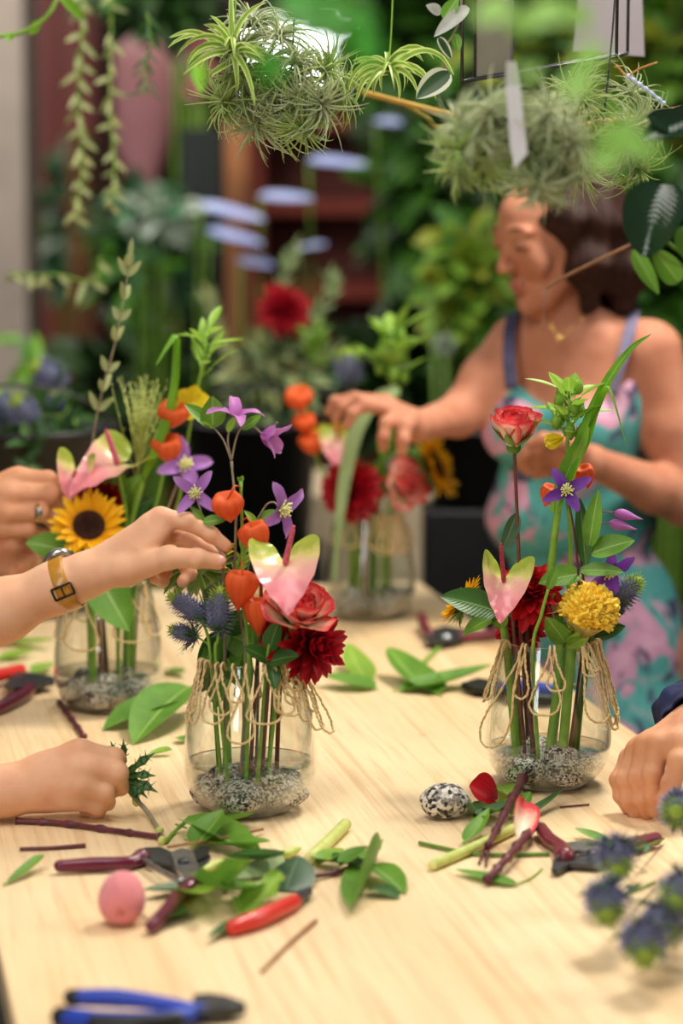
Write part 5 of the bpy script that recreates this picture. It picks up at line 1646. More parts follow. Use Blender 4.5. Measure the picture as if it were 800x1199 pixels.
obj('shirt', sm_, G['navy'], root); obj('trousers', tm, G['jeans'], root); obj('hair', hm, G['hairdark'], root)
face_parts(root, fq[0], fq[1], 1.0, G['hairdark'], G['lip'])
# ------------------------------------------------------------------ the woman behind the table
DW = 4.15
p = lambda x, y, dd=0.0: P(x, y, DW + dd)
root = thing('person', 'dark-haired woman in teal and pink sundress looking down at her bouquet', 'person', (p(680, 500).x, DW, 0))
wm = SDF(.0032, .02)
Ff = ax(-.86, .50, -.26)
H = p(650, 276, 0.0)
q, r3, bb = head_sdf(wm, H, Ff, V((.02, 0, 1)))
nk = p(668, 392, .02)
wm.cone(H - V((0, 0, .05)) + V((.012, .02, 0)), nk, .049, .052, .02)
S1 = p(603, 402, .05); S2 = p(764, 412, -.03)
mid = (S1 + S2) / 2
wm.cone(nk, S1.lerp(mid, .25), .045, .040, .035).cone(nk, S2.lerp(mid, .2), .045, .044, .035)
tf = (V((-.42, -.9, 0))).normalized(); tsd = tf.cross(V((0, 0, 1)))
rotT = Matrix((tsd, tf, V((0, 0, 1)))).transposed()
wm.ell(p(680, 470, .02), .128, .088, .135, rotT, .04).ell(p(668, 590, .02), .112, .085, .15, rotT, .04).ell(p(690, 730, .02), .15, .11, .15, rotT, .04)
for xx in (-1, 1): wm.ell(p(655, 500, .0) + tsd * xx * .058 + tf * .045, .055, .05, .055, rotT, .03)
# right arm, reaching to the far bouquet
E1 = p(537, 486, -.03); W1 = p(489, 499, -.13)
wm.cone(S1, S1.lerp(E1, .5), .044, .040, .03).cone(S1.lerp(E1, .5), E1, .040, .034, .02).cone(E1, W1, .034, .024, .015)
hand_sdf(wm, W1, .024, [chainpts(DW, (462, 490, -.17, .012), (452, 496, -.19, .0105), (449, 512, -.20, .009), (449, 524, -.195, .008)),
                         chainpts(DW, (456, 480, -.15, .012), (428, 474, -.165, .0105), (412, 484, -.175, .009), (406, 498, -.175, .008)),
                         chainpts(DW, (452, 474, -.135, .012), (420, 468, -.14, .0105), (400, 476, -.145, .009), (393, 490, -.145, .008)),
                         chainpts(DW, (450, 470, -.12, .011), (415, 466, -.115, .0095), (392, 470, -.115, .0085), (385, 482, -.115, .0075))],
         chainpts(DW, (480, 492, -.15, .016), (474, 500, -.18, .0125), (472, 515, -.195, .0105), (471, 528, -.195, .009)))
# left arm, bent across the waist
E2 = p(803, 588, -.06); W2 = p(694, 541, -.17)
wm.cone(S2, S2.lerp(E2, .5), .049, .044, .03).cone(S2.lerp(E2, .5), E2, .044, .038, .02).cone(E2, E2.lerp(W2, .35), .038, .037, .015).cone(E2.lerp(W2, .35), W2, .037, .0245, .015)
hand_sdf(wm, W2, .0245, [chainpts(DW, (655, 527, -.20, .0125), (632, 524, -.215, .0105), (617, 530, -.215, .009), (610, 538, -.205, .008)),
                          chainpts(DW, (655, 535, -.19, .0125), (630, 534, -.20, .0105), (616, 540, -.20, .009), (611, 546, -.19, .008)),
                          chainpts(DW, (657, 542, -.175, .012), (634, 543, -.185, .010), (622, 548, -.18, .009), (618, 552, -.17, .008)),
                          chainpts(DW, (660, 548, -.16, .011), (642, 551, -.165, .009), (632, 554, -.16, .008), (628, 556, -.15, .007))],
         chainpts(DW, (678, 527, -.19, .016), (655, 517, -.215, .0125), (636, 514, -.225, .0105), (622, 520, -.22, .009)))
hipc = p(690, 730, .02)
for sg in (-1, 1):
    kn = V((hipc.x + .09 * sg, hipc.y + .02, .47)); an = V((kn.x, kn.y + .02, .08))
    wm.cone(V((hipc.x + .08 * sg, hipc.y, hipc.z - .05)), kn, .085, .052, .03).cone(kn, an, .052, .034, .02).cone(an - V((0, 0, .035)), an + tf * .14 - V((0, 0, .05)), .035, .028, .02)
obj('body', wm.mesh(), G['skint'], root)
face_parts(root, q, r3, 1.0, G['hairbrown'], G['lip'])
# hair: chin-length, wavy
hr = SDF(.004, .02)
hr.ell(q(0, -.026, .034), .083, .093, .090, r3, .02)
for sg in (-1, 1):
    hr.cone(q(sg * .066, .012, .05), q(sg * .082, .008, -.045), .028, .028, .02).cone(q(sg * .082, .008, -.045), q(sg * .070, .010, -.110), .028, .016, .02)
    hr.cone(q(sg * .05, -.07, .02), q(sg * .062, -.075, -.08), .042, .040, .02).cone(q(sg * .062, -.075, -.08), q(sg * .055, -.06, -.128), .038, .022, .02)
for sg in (-1, 1): hr.ell(q(sg * .080, -.03, -.02), .026, .055, .075, r3, .02)
hr.cone(q(0, -.085, .03), q(0, -.10, -.07), .05, .050, .02).cone(q(0, -.10, -.07), q(0, -.085, -.125), .048, .026, .02)
hr.ell(q(0, .075, -.045), .064, .075, .085, r3, .01, 's')
hr.ell(q(0, .085, .006), .050, .045, .050, r3, .012, 's')
hm = hr.mesh()
def wavy(v):
    v = V(v); h = (v - H)
    n = V((mnoise.noise(V((v.x * 38, v.y * 38, v.z * 14))), mnoise.noise(V((v.x * 38 + 9, v.y * 38, v.z * 14))), 0))
    return tuple(v + n * .012 + V((math.sin(v.z * 95 + v.x * 30), math.cos(v.z * 88 + v.y * 20), 0)) * .0035)
hm.v = [wavy(v) for v in hm.v]
obj('hair', hm, G['hairbrown'], root)
# sundress
dt = NT('dress_print')
co_ = dt.coord()
n1 = dt.noise(9, 3, .55, co_, 1.2); 
mp = dt.n('ShaderNodeMapping'); mp.inputs['Location'].default_value = (3, 7, 1); dt.l(co_, mp.inputs['Vector'])
n2 = dt.noise(12, 4, .6, mp.outputs[0], 1.5)
c_ = dt.ramp(n1, [(.0, srgb('#35827f')), (.50, srgb('#56a09c')), (.54, srgb('#c98fac')), (.66, srgb('#d6a6be'))])
c_ = dt.mix(dt.ramp(n2, [(.56, (0, 0, 0)), (.62, (1, 1, 1))]), c_, srgb('#474a63'))
dt.bsdf(c_, .8, 0, .2, dt.bump(dt.noise(30, 3, .5, co_), .3, .004))
dr_ = SDF(.004, .03)
dr_.ell(p(680, 470, .02), .137, .098, .145, rotT, .04).ell(p(668, 590, .02), .128, .102, .15, rotT, .04).ell(p(668, 610, .015), .142, .112, .075, rotT, .03)
for xx in (-1, 1): dr_.ell(p(655, 500, .0) + tsd * xx * .058 + tf * .045, .058, .050, .060, rotT, .03)
dr_.ell(p(690, 730, .02), .150, .120, .15, rotT, .03)
dr_.cone(p(692, 720, .02), V((p(700, 830, .02).x, DW + .02, .50)), .13, .19, .04)
dr_.ell(p(672, 372, -.03), .115, .12, .15, rotT, .02, 's')
dr_.cone(p(560, 380, .06), p(596, 455, .03), .055, .035, .02, 's').cone(p(800, 400, -.02), p(752, 500, 0), .055, .03, .02, 's')
dr_.cone(V((p(700, 830, .02).x, DW + .02, .36)), V((p(700, 830, .02).x, DW + .02, .30)), .17, .2, .01, 's')
dmesh = dr_.mesh()
obj('dress', dmesh, dt.mat, root)
for nm, pts, m in (('strap', [p(612, 365, .09), p(600, 372, .0), p(596, 410, -.045), p(599, 455, -.07)], plain('strap_navy', '#2c2f4a', '#4b4460', 40, .8)),
                   ('strap', [p(742, 365, .06), p(741, 372, -.03), p(731, 410, -.09), p(716, 462, -.10)], plain('strap_lilac', '#8d7f95', '#6a6a8c', 40, .8))):
    mb = MB(); ribbon(mb, spline(pts, 24), lambda s: .0095, ax(-.2, 1, .3), 5, .1); o = obj(nm, mb, m, root)
    so = o.modifiers.new('s', 'SOLIDIFY'); so.thickness = .003
nkp = [p(640, 350, .01), p(640, 368, -.045), p(648, 386, -.066), p(656, 393, -.068), p(668, 386, -.07), p(685, 368, -.055), p(692, 352, .0)]
nt_ = thing('necklace', 'fine gold necklace with a small pendant on the woman\'s chest', 'necklace', nkp[3])
mb = MB(); mb.tube(spline(nkp, 40), .0011, 6); obj('chain', mb, G['gold'], nt_)
mb = MB(); mb.ell(nkp[3] + V((0, -.004, -.004)), .007, .003, .005); obj('pendant', mb, G['gold'], nt_)
# ------------------------------------------------------------------ cut stems, leaves and tools on the table
def stemT(name, label, cat, pts, r, m, group='cut stems on the table', nodes=0, r1=None, cut=None):
    w = [T(x, y, r + (q[0] if q else 0) + .0006) for x, y, *q in pts]
    t = thing(name, label, cat, w[0], group)
    stempart(t, w, r, r if r1 is None else r1, m, 'stalk', 40, nodes)
    if cut is not None:
        for e, e2 in ((w[0], w[1]), (w[-1], w[-2])):
            d = (e - e2).normalized()
            mb = MB(); mb.lathe([(0, .0003), (r * .92, .0003), (r * .99, -.0004)], e, 16, d)
            obj('cut_end', mb, G[cut], t)
    return t

def leafT(label, base, tip, W, m, kind='ovate', bend=.25, cup=.35, z=.003, n=(0, 0, 1), lift=0.0, group='loose leaves on the table', name='leaf', stalk=None, roll=0.0, **kw):
    a = T(base[0], base[1], z); b = T(tip[0], tip[1], z + lift)
    d = b - a; L = d.length * 1.08; W *= 1.28
    nn = V(n)
    if roll: nn = nn * math.cos(roll) + d.normalized().cross(nn) * math.sin(roll)
    mb = MB(); leaf(mb, a, d, nn, L, W, kind, bend, cup, 14, 9, **kw)
    lo = min(v[2] for v in mb.v)
    if lo < TZ + .0012: mb.v = [(x, y, zz + TZ + .0012 - lo) for x, y, zz in mb.v]
    t = thing(name, label, 'leaf', a, group)
    obj('blade', mb, G[m], t)
    sp = spline([T(x, y, .0018) for x, y in stalk] + [a], 14) if stalk else [a - d * .10 + V((0, 0, .0)), a, a + d * .06]
    mb = MB(); mb.tube(sp, .0011, 6)
    obj('leaf_stalk', mb, G['stem'], t)
    return t

# around the fist
stemT('cut_stem', 'long jointed dark red stem lying below the fist', 'stem', [(19, 961), (70, 964), (130, 972), (187, 980)], .0034, G['stemp'], nodes=5)
stemT('cut_stem', 'short dark red stem stub in front of the long jointed one', 'stem', [(23, 994), (60, 993), (100, 990)], .0021, G['stemp'], r1=.0026, cut='stempale')
t = stemT('held_twig', 'bent green-brown twig with spiny dark leaves gripped in the fist', 'stem', [(146, 918, .03), (156, 932, .02), (172, 950, .006), (186, 972, 0), (190, 984, 0)], .0028, G['stemg'])
for k, (x, y, z, dx, tc, up_, L, W) in enumerate(((150, 905, .030, .85, .1, .75, .040, .010), (150, 908, .028, .95, .3, .12, .034, .010), (150, 912, .024, .9, .4, -.25, .040, .011), (148, 915, .022, .55, .5, -.6, .030, .010), (146, 895, .040, -.05, .0, 1, .030, .007), (138, 890, .045, -.35, .0, 1, .024, .006), (148, 912, .03, .7, .5, -.45, .036, .009))):
    o = T(x, y, 0); o = P(x, y, DBh + .022)
    mb = MB(); leaf(mb, o, ax(dx, tc, up_), ax(0, .8, .6), L, W, 'lance', -.3, .4, 10, 5, serr=.35)
    d = ax(dx, tc, up_); b = d.cross(ax(0, .8, .6)).normalized()
    for s in (.3, .5, .7):
        for sg in (-1, 1): mb.tube([o + d * L * s, o + d * L * (s + .12) + b * sg * W * .9], [.0009, .0002], 4)
    obj('spiny_leaf', mb, G['leafd'], t)
for x, y in ((160, 939), (187, 973), (190, 984)):
    mb = MB(); mb.ell(T(x, y, .005 if y > 960 else .015), .005, .005, .005, None, 8, 10, disp=lambda q: 1 + .3 * mnoise.noise(q * 2)); obj('joint', mb, G['stempale'], t)
stemT('cut_stem', 'small forked light green shoot at the end of the bent twig', 'stem', [(194, 986), (203, 975), (218, 962, .008)], .0022, G['stem'])
stemT('cut_stem', 'thin straight dry brown stick resting on the large leaf', 'stem', [(196, 992, .006), (250, 983, .010), (308, 971, .004)], .0016, G['stembrown'])
leafT('large bright leaf folded along its middle under the dry brown stick', (214, 968), (300, 999), .040, 'leaf', lift=.0, bend=-.15, cup=.5, z=.006)
leafT('second large leaf overlapping the pruner jaws, lit yellow-green', (225, 985), (312, 1003), .030, 'leaf', bend=.3, cup=.4, z=.003)
leafT('small curled leaf on a looping stalk close to the foremost jar', (250, 958), (297, 971), .018, 'leaf', bend=.5, cup=.5, stalk=[(237, 979), (236, 965), (242, 957)])
leafT('grey-green leaf showing its pale underside in the middle of the pile', (326, 1000), (254, 1038), .036, 'leafg', bend=.2, cup=-.25, z=.012, lift=-.006)
leafT('rounded blue-green leaf facing up beside the grey-green one', (350, 1008), (335, 1038), .040, 'leafb', 'round', bend=-.2, cup=-.2, z=.016, lift=-.010)
leafT('narrow dark leaf half hidden behind the thick pale stem', (366, 1004), (428, 1022), .026, 'leafd', bend=.2, cup=.4, z=.006)
leafT('tall folded pale green leaf standing on edge at the end of the pile', (446, 990), (425, 1064), .036, 'leaf', 'ovate', bend=.1, cup=.9, z=.016, lift=-.01, roll=.9)
leafT('pointed leaf lying beyond the folded one', (436, 1018), (472, 1040), .026, 'leaf', bend=-.2, cup=.4, z=.006)
leafT('small toothed leaf tip poking from under the folded one', (434, 1042), (465, 1050), .022, 'leafd', bend=-.2, cup=.3)
leafT('crumpled glossy bright leaf between the pruner handle and the red knife', (238, 1034), (290, 1072), .034, 'leaf', 'broad', bend=.8, cup=.8, z=.004, ruff=.12)
leafT('ruffled lime leaf touching the knife handle', (282, 1068), (328, 1046), .030, 'leafl', 'broad', bend=.5, cup=.5, ruff=.12)
leafT('slim green leaf sticking out below the red knife', (292, 1070), (246, 1102), .012, 'leafd', 'lance', bend=.1)
leafT('dark folded leaf under the lower pruner handle', (222, 1066), (192, 1084), .022, 'leafd', bend=.3, cup=.6)
leafT('dark leaf behind the pink egg-shaped bloom', (240, 1040), (172, 1050), .022, 'leafd', bend=.2, cup=.4)
leafT('small lone pale green leaf scrap left of the pruner', (8, 1034), (48, 1015), .012, 'leaf', 'petal', bend=.3, cup=.5)
for lb, pts in (('pale green bud-shaped leaf curl by the pruner jaw', [(234, 1021), (255, 1012), (272, 1009)]), ('pale green bud-shaped leaf curl touching the thick stem', [(322, 1003), (338, 999), (352, 993)])):
    w = [T(x, y, .007) for x, y in pts]
    t = thing('leaf_bud', lb, 'bud', w[0], 'leaf buds on the table')
    mb = MB(); mb.tube(spline(w, 12), [.0055 * math.sin(PI * (i + .6) / 13.4) ** .7 for i in range(13)], 10); obj('bud', mb, G['stempale'], t)
stemT('cut_stem', 'purple stem running through the leaf pile to the folded leaf', 'stem', [(262, 1040, .002), (330, 1030, .004), (392, 1022), (420, 1008, .006)], .0036, G['stemp'], r1=.0022, nodes=3)
stemT('cut_stem', 'thick pale green stem piece with a cut round end near the jar', 'stem', [(362, 1006), (384, 986), (405, 965)], .0068, G['stempale'], cut='cream')
stemT('cut_stem', 'dry brown twig with a green tip lying alone below the knife', 'stem', [(306, 1138), (338, 1106), (370, 1078)], .0017, G['stembrown'], r1=.0024)
leafT('pale yellow petal lying between the fist and the jar', (173, 884), (200, 882), .014, 'leafl', 'petal', cup=.6)
leafT('broad glossy leaf lying behind the foremost jar, nearest of two', (214, 836), (126, 850), .055, 'leaf', bend=-.35, cup=.3, z=.006)
leafT('broad leaf behind the glossy one, edge raised', (222, 822), (160, 858), .06, 'leaf', bend=-.3, cup=.35, z=.014)
leafT('narrow leaf half hidden by the rim of loops beside the foremost jar', (222, 868), (206, 866), .02, 'leaf', bend=.2)
leafT('small green scrap beside the open-sunflower jar', (196, 784), (214, 792), .02, 'leaf', bend=.2)
leafT('large blurred leaf lying in the middle of the table', (470, 808), (572, 800), .042, 'leaf', bend=.35, cup=.4, z=.004)
leafT('blurred rounded leaf curling up at the base of the large one', (512, 812), (458, 788), .045, 'leaf', 'broad', bend=.4, cup=.4, z=.003)
leafT('blurred leaf just past the drooping dahlia', (438, 806), (380, 800), .045, 'leaf', bend=.3, cup=.3, z=.004)
leafT('blurred upright leaf behind the drooping dahlia', (430, 796), (408, 776), .035, 'leafl', bend=.4, cup=.3, z=.004)
stemT('cut_stem', 'blurred short green stalk behind the large leaf', 'stem', [(488, 785), (502, 770), (516, 757)], .0035, G['stem'])
stemT('cut_stem', 'dark knotted stem leading from the jar foot to the fist', 'stem', [(70, 823), (84, 842), (98, 862)], .0036, G['stemp'], nodes=4)
for k, (b, tp, m, lb) in enumerate((((10, 752), (62, 760), 'leafl', 'blurred yellow-green leaf scrap under the watch arm'), ((0, 772), (40, 768), 'leafl', 'blurred lime leaf scrap above the red-handled snips'), ((22, 742), (10, 756), 'leafd', 'blurred tiny dark leaf under the watch arm'), ((40, 788), (62, 782), 'leafl', 'blurred pale leaf scrap by the jar foot'))):
    leafT(lb, b, tp, .026, m, bend=.3, cup=.4)

# stones and petals on the table
c = T(520, 958); stone('granite_stone', (c.x, c.y, TZ + .0205), .0285, .024, .0200, G['granite'], 77, 'dry speckled egg-shaped granite stone lying on the table', None, .3)
t = leafT('single dark red petal standing by the granite stone', (582, 938), (548, 926), .034, 'dahliar', 'round', bend=.5, cup=.6, z=.003, lift=.012, roll=-.7, group='fallen petals', name='petal'); t['category'] = 'petal'
t = leafT('crumpled pink petal between the two knotted stems', (606, 986), (604, 955), .026, 'rose', 'round', bend=.5, cup=.8, z=.010, lift=.012, roll=.6, group='fallen petals', name='petal'); t['category'] = 'petal'
for k, (b, tp, W, m, lb) in enumerate((((552, 940), (566, 972), .022, 'leafd', 'dark leaf beside the granite stone'), ((566, 946), (590, 962), .022, 'leaf', 'green leaf under the red petal'), ((556, 958), (600, 950), .018, 'leafd', 'dark leaf lying across the small pile'), ((586, 920), (604, 948), .026, 'leafl', 'light leaf behind the upper knotted stem'), ((600, 955), (620, 940), .018, 'leaf', 'green leaf right behind the crossing of knotted stems'), ((545, 985), (572, 966), .016, 'leaf', 'folded green leaf along the thick pale stem'), ((604, 962), (655, 940), .011, 'leafd', 'narrow leaf pointing at the jar foot'))):
    leafT(lb, b, tp, W, m, bend=.25 + .1 * (k % 3), cup=.5, z=.004 + .002 * (k % 3))
stemT('cut_stem', 'thick pale yellow-green stem at the bottom of the small pile', 'stem', [(506, 1013), (555, 992), (604, 969)], .0060, G['stempale'], cut='cream')
stemT('cut_stem', 'thin dark green stem passing under the small pile', 'stem', [(491, 987), (560, 1000), (643, 1000)], .0024, G['stemd'])
t = stemT('cut_stem', 'jointed dark stem reaching up to the jar foot', 'stem', [(572, 990, .010), (590, 955, .014), (612, 912, .016)], .0036, G['stemp'], nodes=4, r1=.0052)
for q in ([(574, 986, .010), (566, 998, .004), (561, 1011)], [(575, 985, .010), (571, 1000, .004), (569, 1014)]):
    stempart(t, [T(x, y, .003 + (z[0] if z else 0)) for x, y, *z in q], .0022, .0014, G['stemp'], 'fork')
stemT('cut_stem', 'jointed purple stem with yellow rings ending on the flat leaf', 'stem', [(571, 1030, .003), (600, 998, .010), (627, 966, .008)], .0042, G['stemp'], nodes=5, r1=.0048)
leafT('flat grey-green leaf in front of the jointed purple stem', (603, 1036), (538, 1021), .020, 'leaf', bend=.05, cup=.2, stalk=[(635, 1017), (622, 1028)])
stemT('cut_stem', 'thin dark red sliver close to the tall-rose jar', 'stem', [(656, 945), (690, 942)], .0012, G['stemp'])
leafT('green leaf scrap beyond the burgundy pruner', (708, 985), (675, 977), .016, 'leaf', bend=.3, cup=.4)

for k, (b, tp, W, m, lb, l_) in enumerate((((268, 1002), (330, 1022), .034, 'leafd', 'dark leaf lying flat under the grey-green one', .01), ((228, 990), (262, 958), .03, 'leaf', 'leaf tip rising behind the large folded leaf', .02), ((300, 1036), (262, 1058), .03, 'leaf', 'mid-green leaf between the grey-green leaf and the ruffled one', .006), ((372, 1012), (402, 1000), .024, 'leafl', 'light leaf scrap across the purple stem', .006), ((215, 1040), (246, 1064), .026, 'leafl', 'lime leaf poking out beside the lower pruner handle', .01), ((398, 1014), (432, 998), .026, 'leaf', 'leaf base behind the standing folded leaf', .012))):
    leafT(lb, b, tp, W, m, bend=.3, cup=.4, z=.004 + .003 * (k % 3), lift=l_)
# the pink egg-shaped bloom
c = T(143, 1082); c.z = TZ + .0245
t = thing('pink_bloom', 'fuzzy egg-shaped pink bloom lying against the purple pruner', 'flower', c)
mb = MB(); rot = V((0, 0, 1)).rotation_difference(ax(.08, -.25, .9)).to_matrix()
mb.ell(c, .0235, .0235, .0290, rot, 60, 90, disp=lambda q: (1 - .10 * max(0, -q.z) ** 2 * 1.5) * (1 + .035 * mnoise.noise(q * 22) - .22 * math.exp(-((q - V((.12, -.83, -.50))).length / .22) ** 2)))
pkm = plain('pink_fuzz', '#ee8189', '#f6a0a2', 500, .9, bump=.9, bscale=700, sheen=.3)
obj('bloom', mb, pkm, t)
w = [c + rot @ V((.003, -.0185, -.012)), T(160, 1068, .012), T(172, 1076, .004)]
mb = MB(); mb.tube(w, [.0012, .001, .001], 6); obj('dry_stalk', mb, G['stembrown'], t)

# tools
def polyT(mb, pts, z0, z1):
    n = len(pts)
    lo = [T(x, y, z0) for x, y in pts]; hi = [p_ + V((0, 0, z1 - z0)) for p_ in lo]
    mb.add(lo + hi, [tuple(range(n))[::-1], tuple(range(n, 2 * n))] + [(i, (i + 1) % n, n + (i + 1) % n, n + i) for i in range(n)])
def gripT(mb, pts, rad, z=None, sides=14, n=30, flat=1.0):
    sp = spline([T(x, y, (q[0] if q else (z or .009))) for x, y, *q in pts], n)
    N = len(sp) - 1
    rr = [interp(rad, i / N) for i in range(len(sp))]
    mb.tube(sp, rr, sides)
    e = sp[0]; mb.ell(e, rr[0], rr[0], rr[0]); mb.ell(sp[-1], rr[-1], rr[-1], rr[-1])

t = thing('pruner', 'open purple-handled pruner lying behind the pink bloom', 'secateurs', T(200, 1010), 'secateurs on the table')
mb = MB(); gripT(mb, [(70, 1014), (110, 1012), (150, 1010), (166, 1004)], [(0, .0065), (.3, .0078), (.75, .0068), (1, .0098)]); obj('handle', mb, G['purple'], t)
mb = MB(); gripT(mb, [(178, 1084), (196, 1066), (212, 1046), (228, 1037)], [(0, .0068), (.35, .0080), (.8, .0072), (1, .0100)]); obj('handle', mb, G['purple'], t)
mb = MB(); polyT(mb, [(168, 996), (188, 995), (206, 1003), (232, 1010), (243, 1001), (247, 1006), (238, 1020), (215, 1024), (196, 1015), (176, 1012)], .006, .0095); obj('blade', mb, G['steeld'], t, smooth=False)
mb = MB(); polyT(mb, [(200, 1002), (212, 997), (226, 1000), (232, 1016), (236, 1036), (222, 1040), (206, 1020)], .0100, .0140); obj('counter_blade', mb, G['steel'], t, smooth=False)
mb = MB(); polyT(mb, [(226, 999), (238, 993), (245, 995), (244, 1004), (232, 1010)], .010, .013); obj('hook', mb, G['black'], t, smooth=False)
mb = MB(); mb.lathe([(0, .004), (.0055, .004), (.0062, .002), (.0062, 0)], T(215, 1010, .0140), 20); obj('pivot_bolt', mb, G['steeld'], t)
mb = MB(); gripT(mb, [(170, 1008, .010), (188, 1020, .011), (212, 1032, .010)], [(0, .0034), (1, .0034)]); obj('spring_bar', mb, G['steel'], t)

t = thing('knife', 'small red-handled knife with dark blade in the leaf pile', 'knife', T(305, 1075))
mb = MB(); gripT(mb, [(274, 1086, .009), (310, 1072, .011), (344, 1056, .009)], [(0, .0080), (.3, .0092), (1, .0082)]); obj('handle', mb, G['redp'], t)
mb = MB(); polyT(mb, [(342, 1055), (352, 1046), (364, 1042), (366, 1047), (350, 1060)], .006, .010); obj('blade', mb, G['steeld'], t, smooth=False)

t = thing('pliers', 'blue and black wire pliers at the bottom table edge', 'pliers', T(180, 1190))
mb = MB(); gripT(mb, [(90, 1168, .016), (140, 1169, .018), (190, 1175, .017), (236, 1183, .013)], [(0, .0075), (.3, .0085), (.8, .0060), (1, .0055)]); g = obj('handle', mb, G['bluep'], t)
mb = MB(); gripT(mb, [(84, 1168, .016), (90, 1168, .016)], [(0, .0078), (1, .0080)]); obj('end_cap', mb, G['black'], g)
mb = MB(); gripT(mb, [(78, 1192, .009), (130, 1198, .010), (190, 1196, .010), (232, 1186, .010)], [(0, .0095), (.4, .0105), (.75, .0095), (1, .0060)]); g = obj('handle', mb, G['bluep'], t)
mb = MB(); gripT(mb, [(112, 1199, .0115), (160, 1201, .0125), (206, 1196, .0125)], [(0, .0085), (.5, .0098), (1, .0085)]); obj('rubber_grip', mb, G['black'], g)
mb = MB(); gripT(mb, [(72, 1191, .009), (80, 1192, .009)], [(0, .0098), (1, .0100)]); obj('end_cap', mb, G['black'], g)
mb = MB(); polyT(mb, [(226, 1178), (246, 1176), (268, 1180), (290, 1188), (268, 1194), (244, 1196), (226, 1192)], .004, .016); obj('jaw', mb, G['steeld'], t, smooth=False, bevel=.003)
mb = MB(); mb.lathe([(0, .003), (.006, .003), (.007, 0)], T(238, 1186, .016), 20); obj('pivot_bolt', mb, G['black'], t)

t = thing('pruner', 'burgundy-handled pruner with pale blade in front of the tall-rose jar', 'secateurs', T(690, 1000), 'secateurs on the table')
mb = MB(); gripT(mb, [(634, 970, .009), (642, 982, .009), (656, 992, .010), (662, 1004, .010)], [(0, .0070), (.25, .0085), (.6, .0080), (1, .0112)]); obj('handle', mb, G['burg'], t)
mb = MB(); gripT(mb, [(700, 1000, .009), (735, 990, .011), (768, 982, .010)], [(0, .006), (.6, .0085), (1, .0075)]); obj('handle', mb, G['burg'], t)
mb = MB(); polyT(mb, [(652, 992), (690, 988), (708, 992), (706, 1002), (676, 1000), (652, 1008)], .010, .0145); obj('blade', mb, G['steel'], t, smooth=False)
mb = MB(); polyT(mb, [(646, 1022), (648, 1012), (664, 1006), (700, 1006), (716, 1012), (700, 1018), (668, 1016), (654, 1024)], .004, .009); obj('counter_blade', mb, G['steeld'], t, smooth=False)
mb = MB(); mb.lathe([(0, .003), (.006, .003), (.007, 0)], T(694, 999, .0145), 20); obj('pivot_bolt', mb, G['steeld'], t)

t = thing('pruner', 'blurred purple and red pruner lying open under the watch arm', 'secateurs', T(15, 810), 'secateurs on the table')
mb = MB(); gripT(mb, [(-30, 838), (0, 828), (28, 814), (36, 806)], [(0, .009), (.5, .0105), (1, .0095)]); obj('handle', mb, G['purple'], t)
mb = MB(); gripT(mb, [(-30, 800, .02), (-5, 792, .02), (24, 784, .018)], [(0, .009), (.5, .0098), (1, .0085)]); obj('handle', mb, G['redp'], t)
mb = MB(); polyT(mb, [(6, 806), (20, 792), (38, 794), (62, 798), (64, 802), (40, 808), (16, 812)], .010, .018); obj('blade', mb, G['steeld'], t, smooth=False)

t = thing('pruner', 'blurred far pruner with dark red handles across the table middle', 'secateurs', T(520, 748), 'secateurs on the table')
mb = MB(); gripT(mb, [(580, 742, .011), (556, 744, .012), (540, 746, .011)], [(0, .008), (1, .0085)]); obj('handle', mb, G['burg'], t)
mb = MB(); gripT(mb, [(494, 722, .02), (497, 734, .014), (504, 744, .012)], [(0, .008), (1, .0085)]); obj('handle', mb, G['burg'], t)
mb = MB(); polyT(mb, [(498, 745), (520, 738), (546, 742), (540, 752), (512, 757), (500, 754)], .008, .016); obj('blade', mb, G['steeld'], t, smooth=False)
mb = MB(); mb.lathe([(0, .005), (.009, .005), (.010, 0)], T(522, 746, .016), 20); obj('pivot_bolt', mb, G['steel'], t)

t = thing('snips', 'dark snips with blue grips seen through the tall-rose jar', 'snips', T(600, 806))
mb = MB(); gripT(mb, [(585, 806, .010), (615, 804, .012), (650, 808, .010)], [(0, .007), (.5, .010), (1, .008)]); obj('handle', mb, G['bluep'], t)
mb = MB(); gripT(mb, [(585, 812, .010), (612, 818, .012), (645, 820, .010)], [(0, .007), (.5, .010), (1, .008)]); obj('handle', mb, G['black'], t)
mb = MB(); polyT(mb, [(588, 804), (560, 800), (540, 806), (556, 812), (588, 814)], .006, .014); obj('blade', mb, G['black'], t, smooth=False)

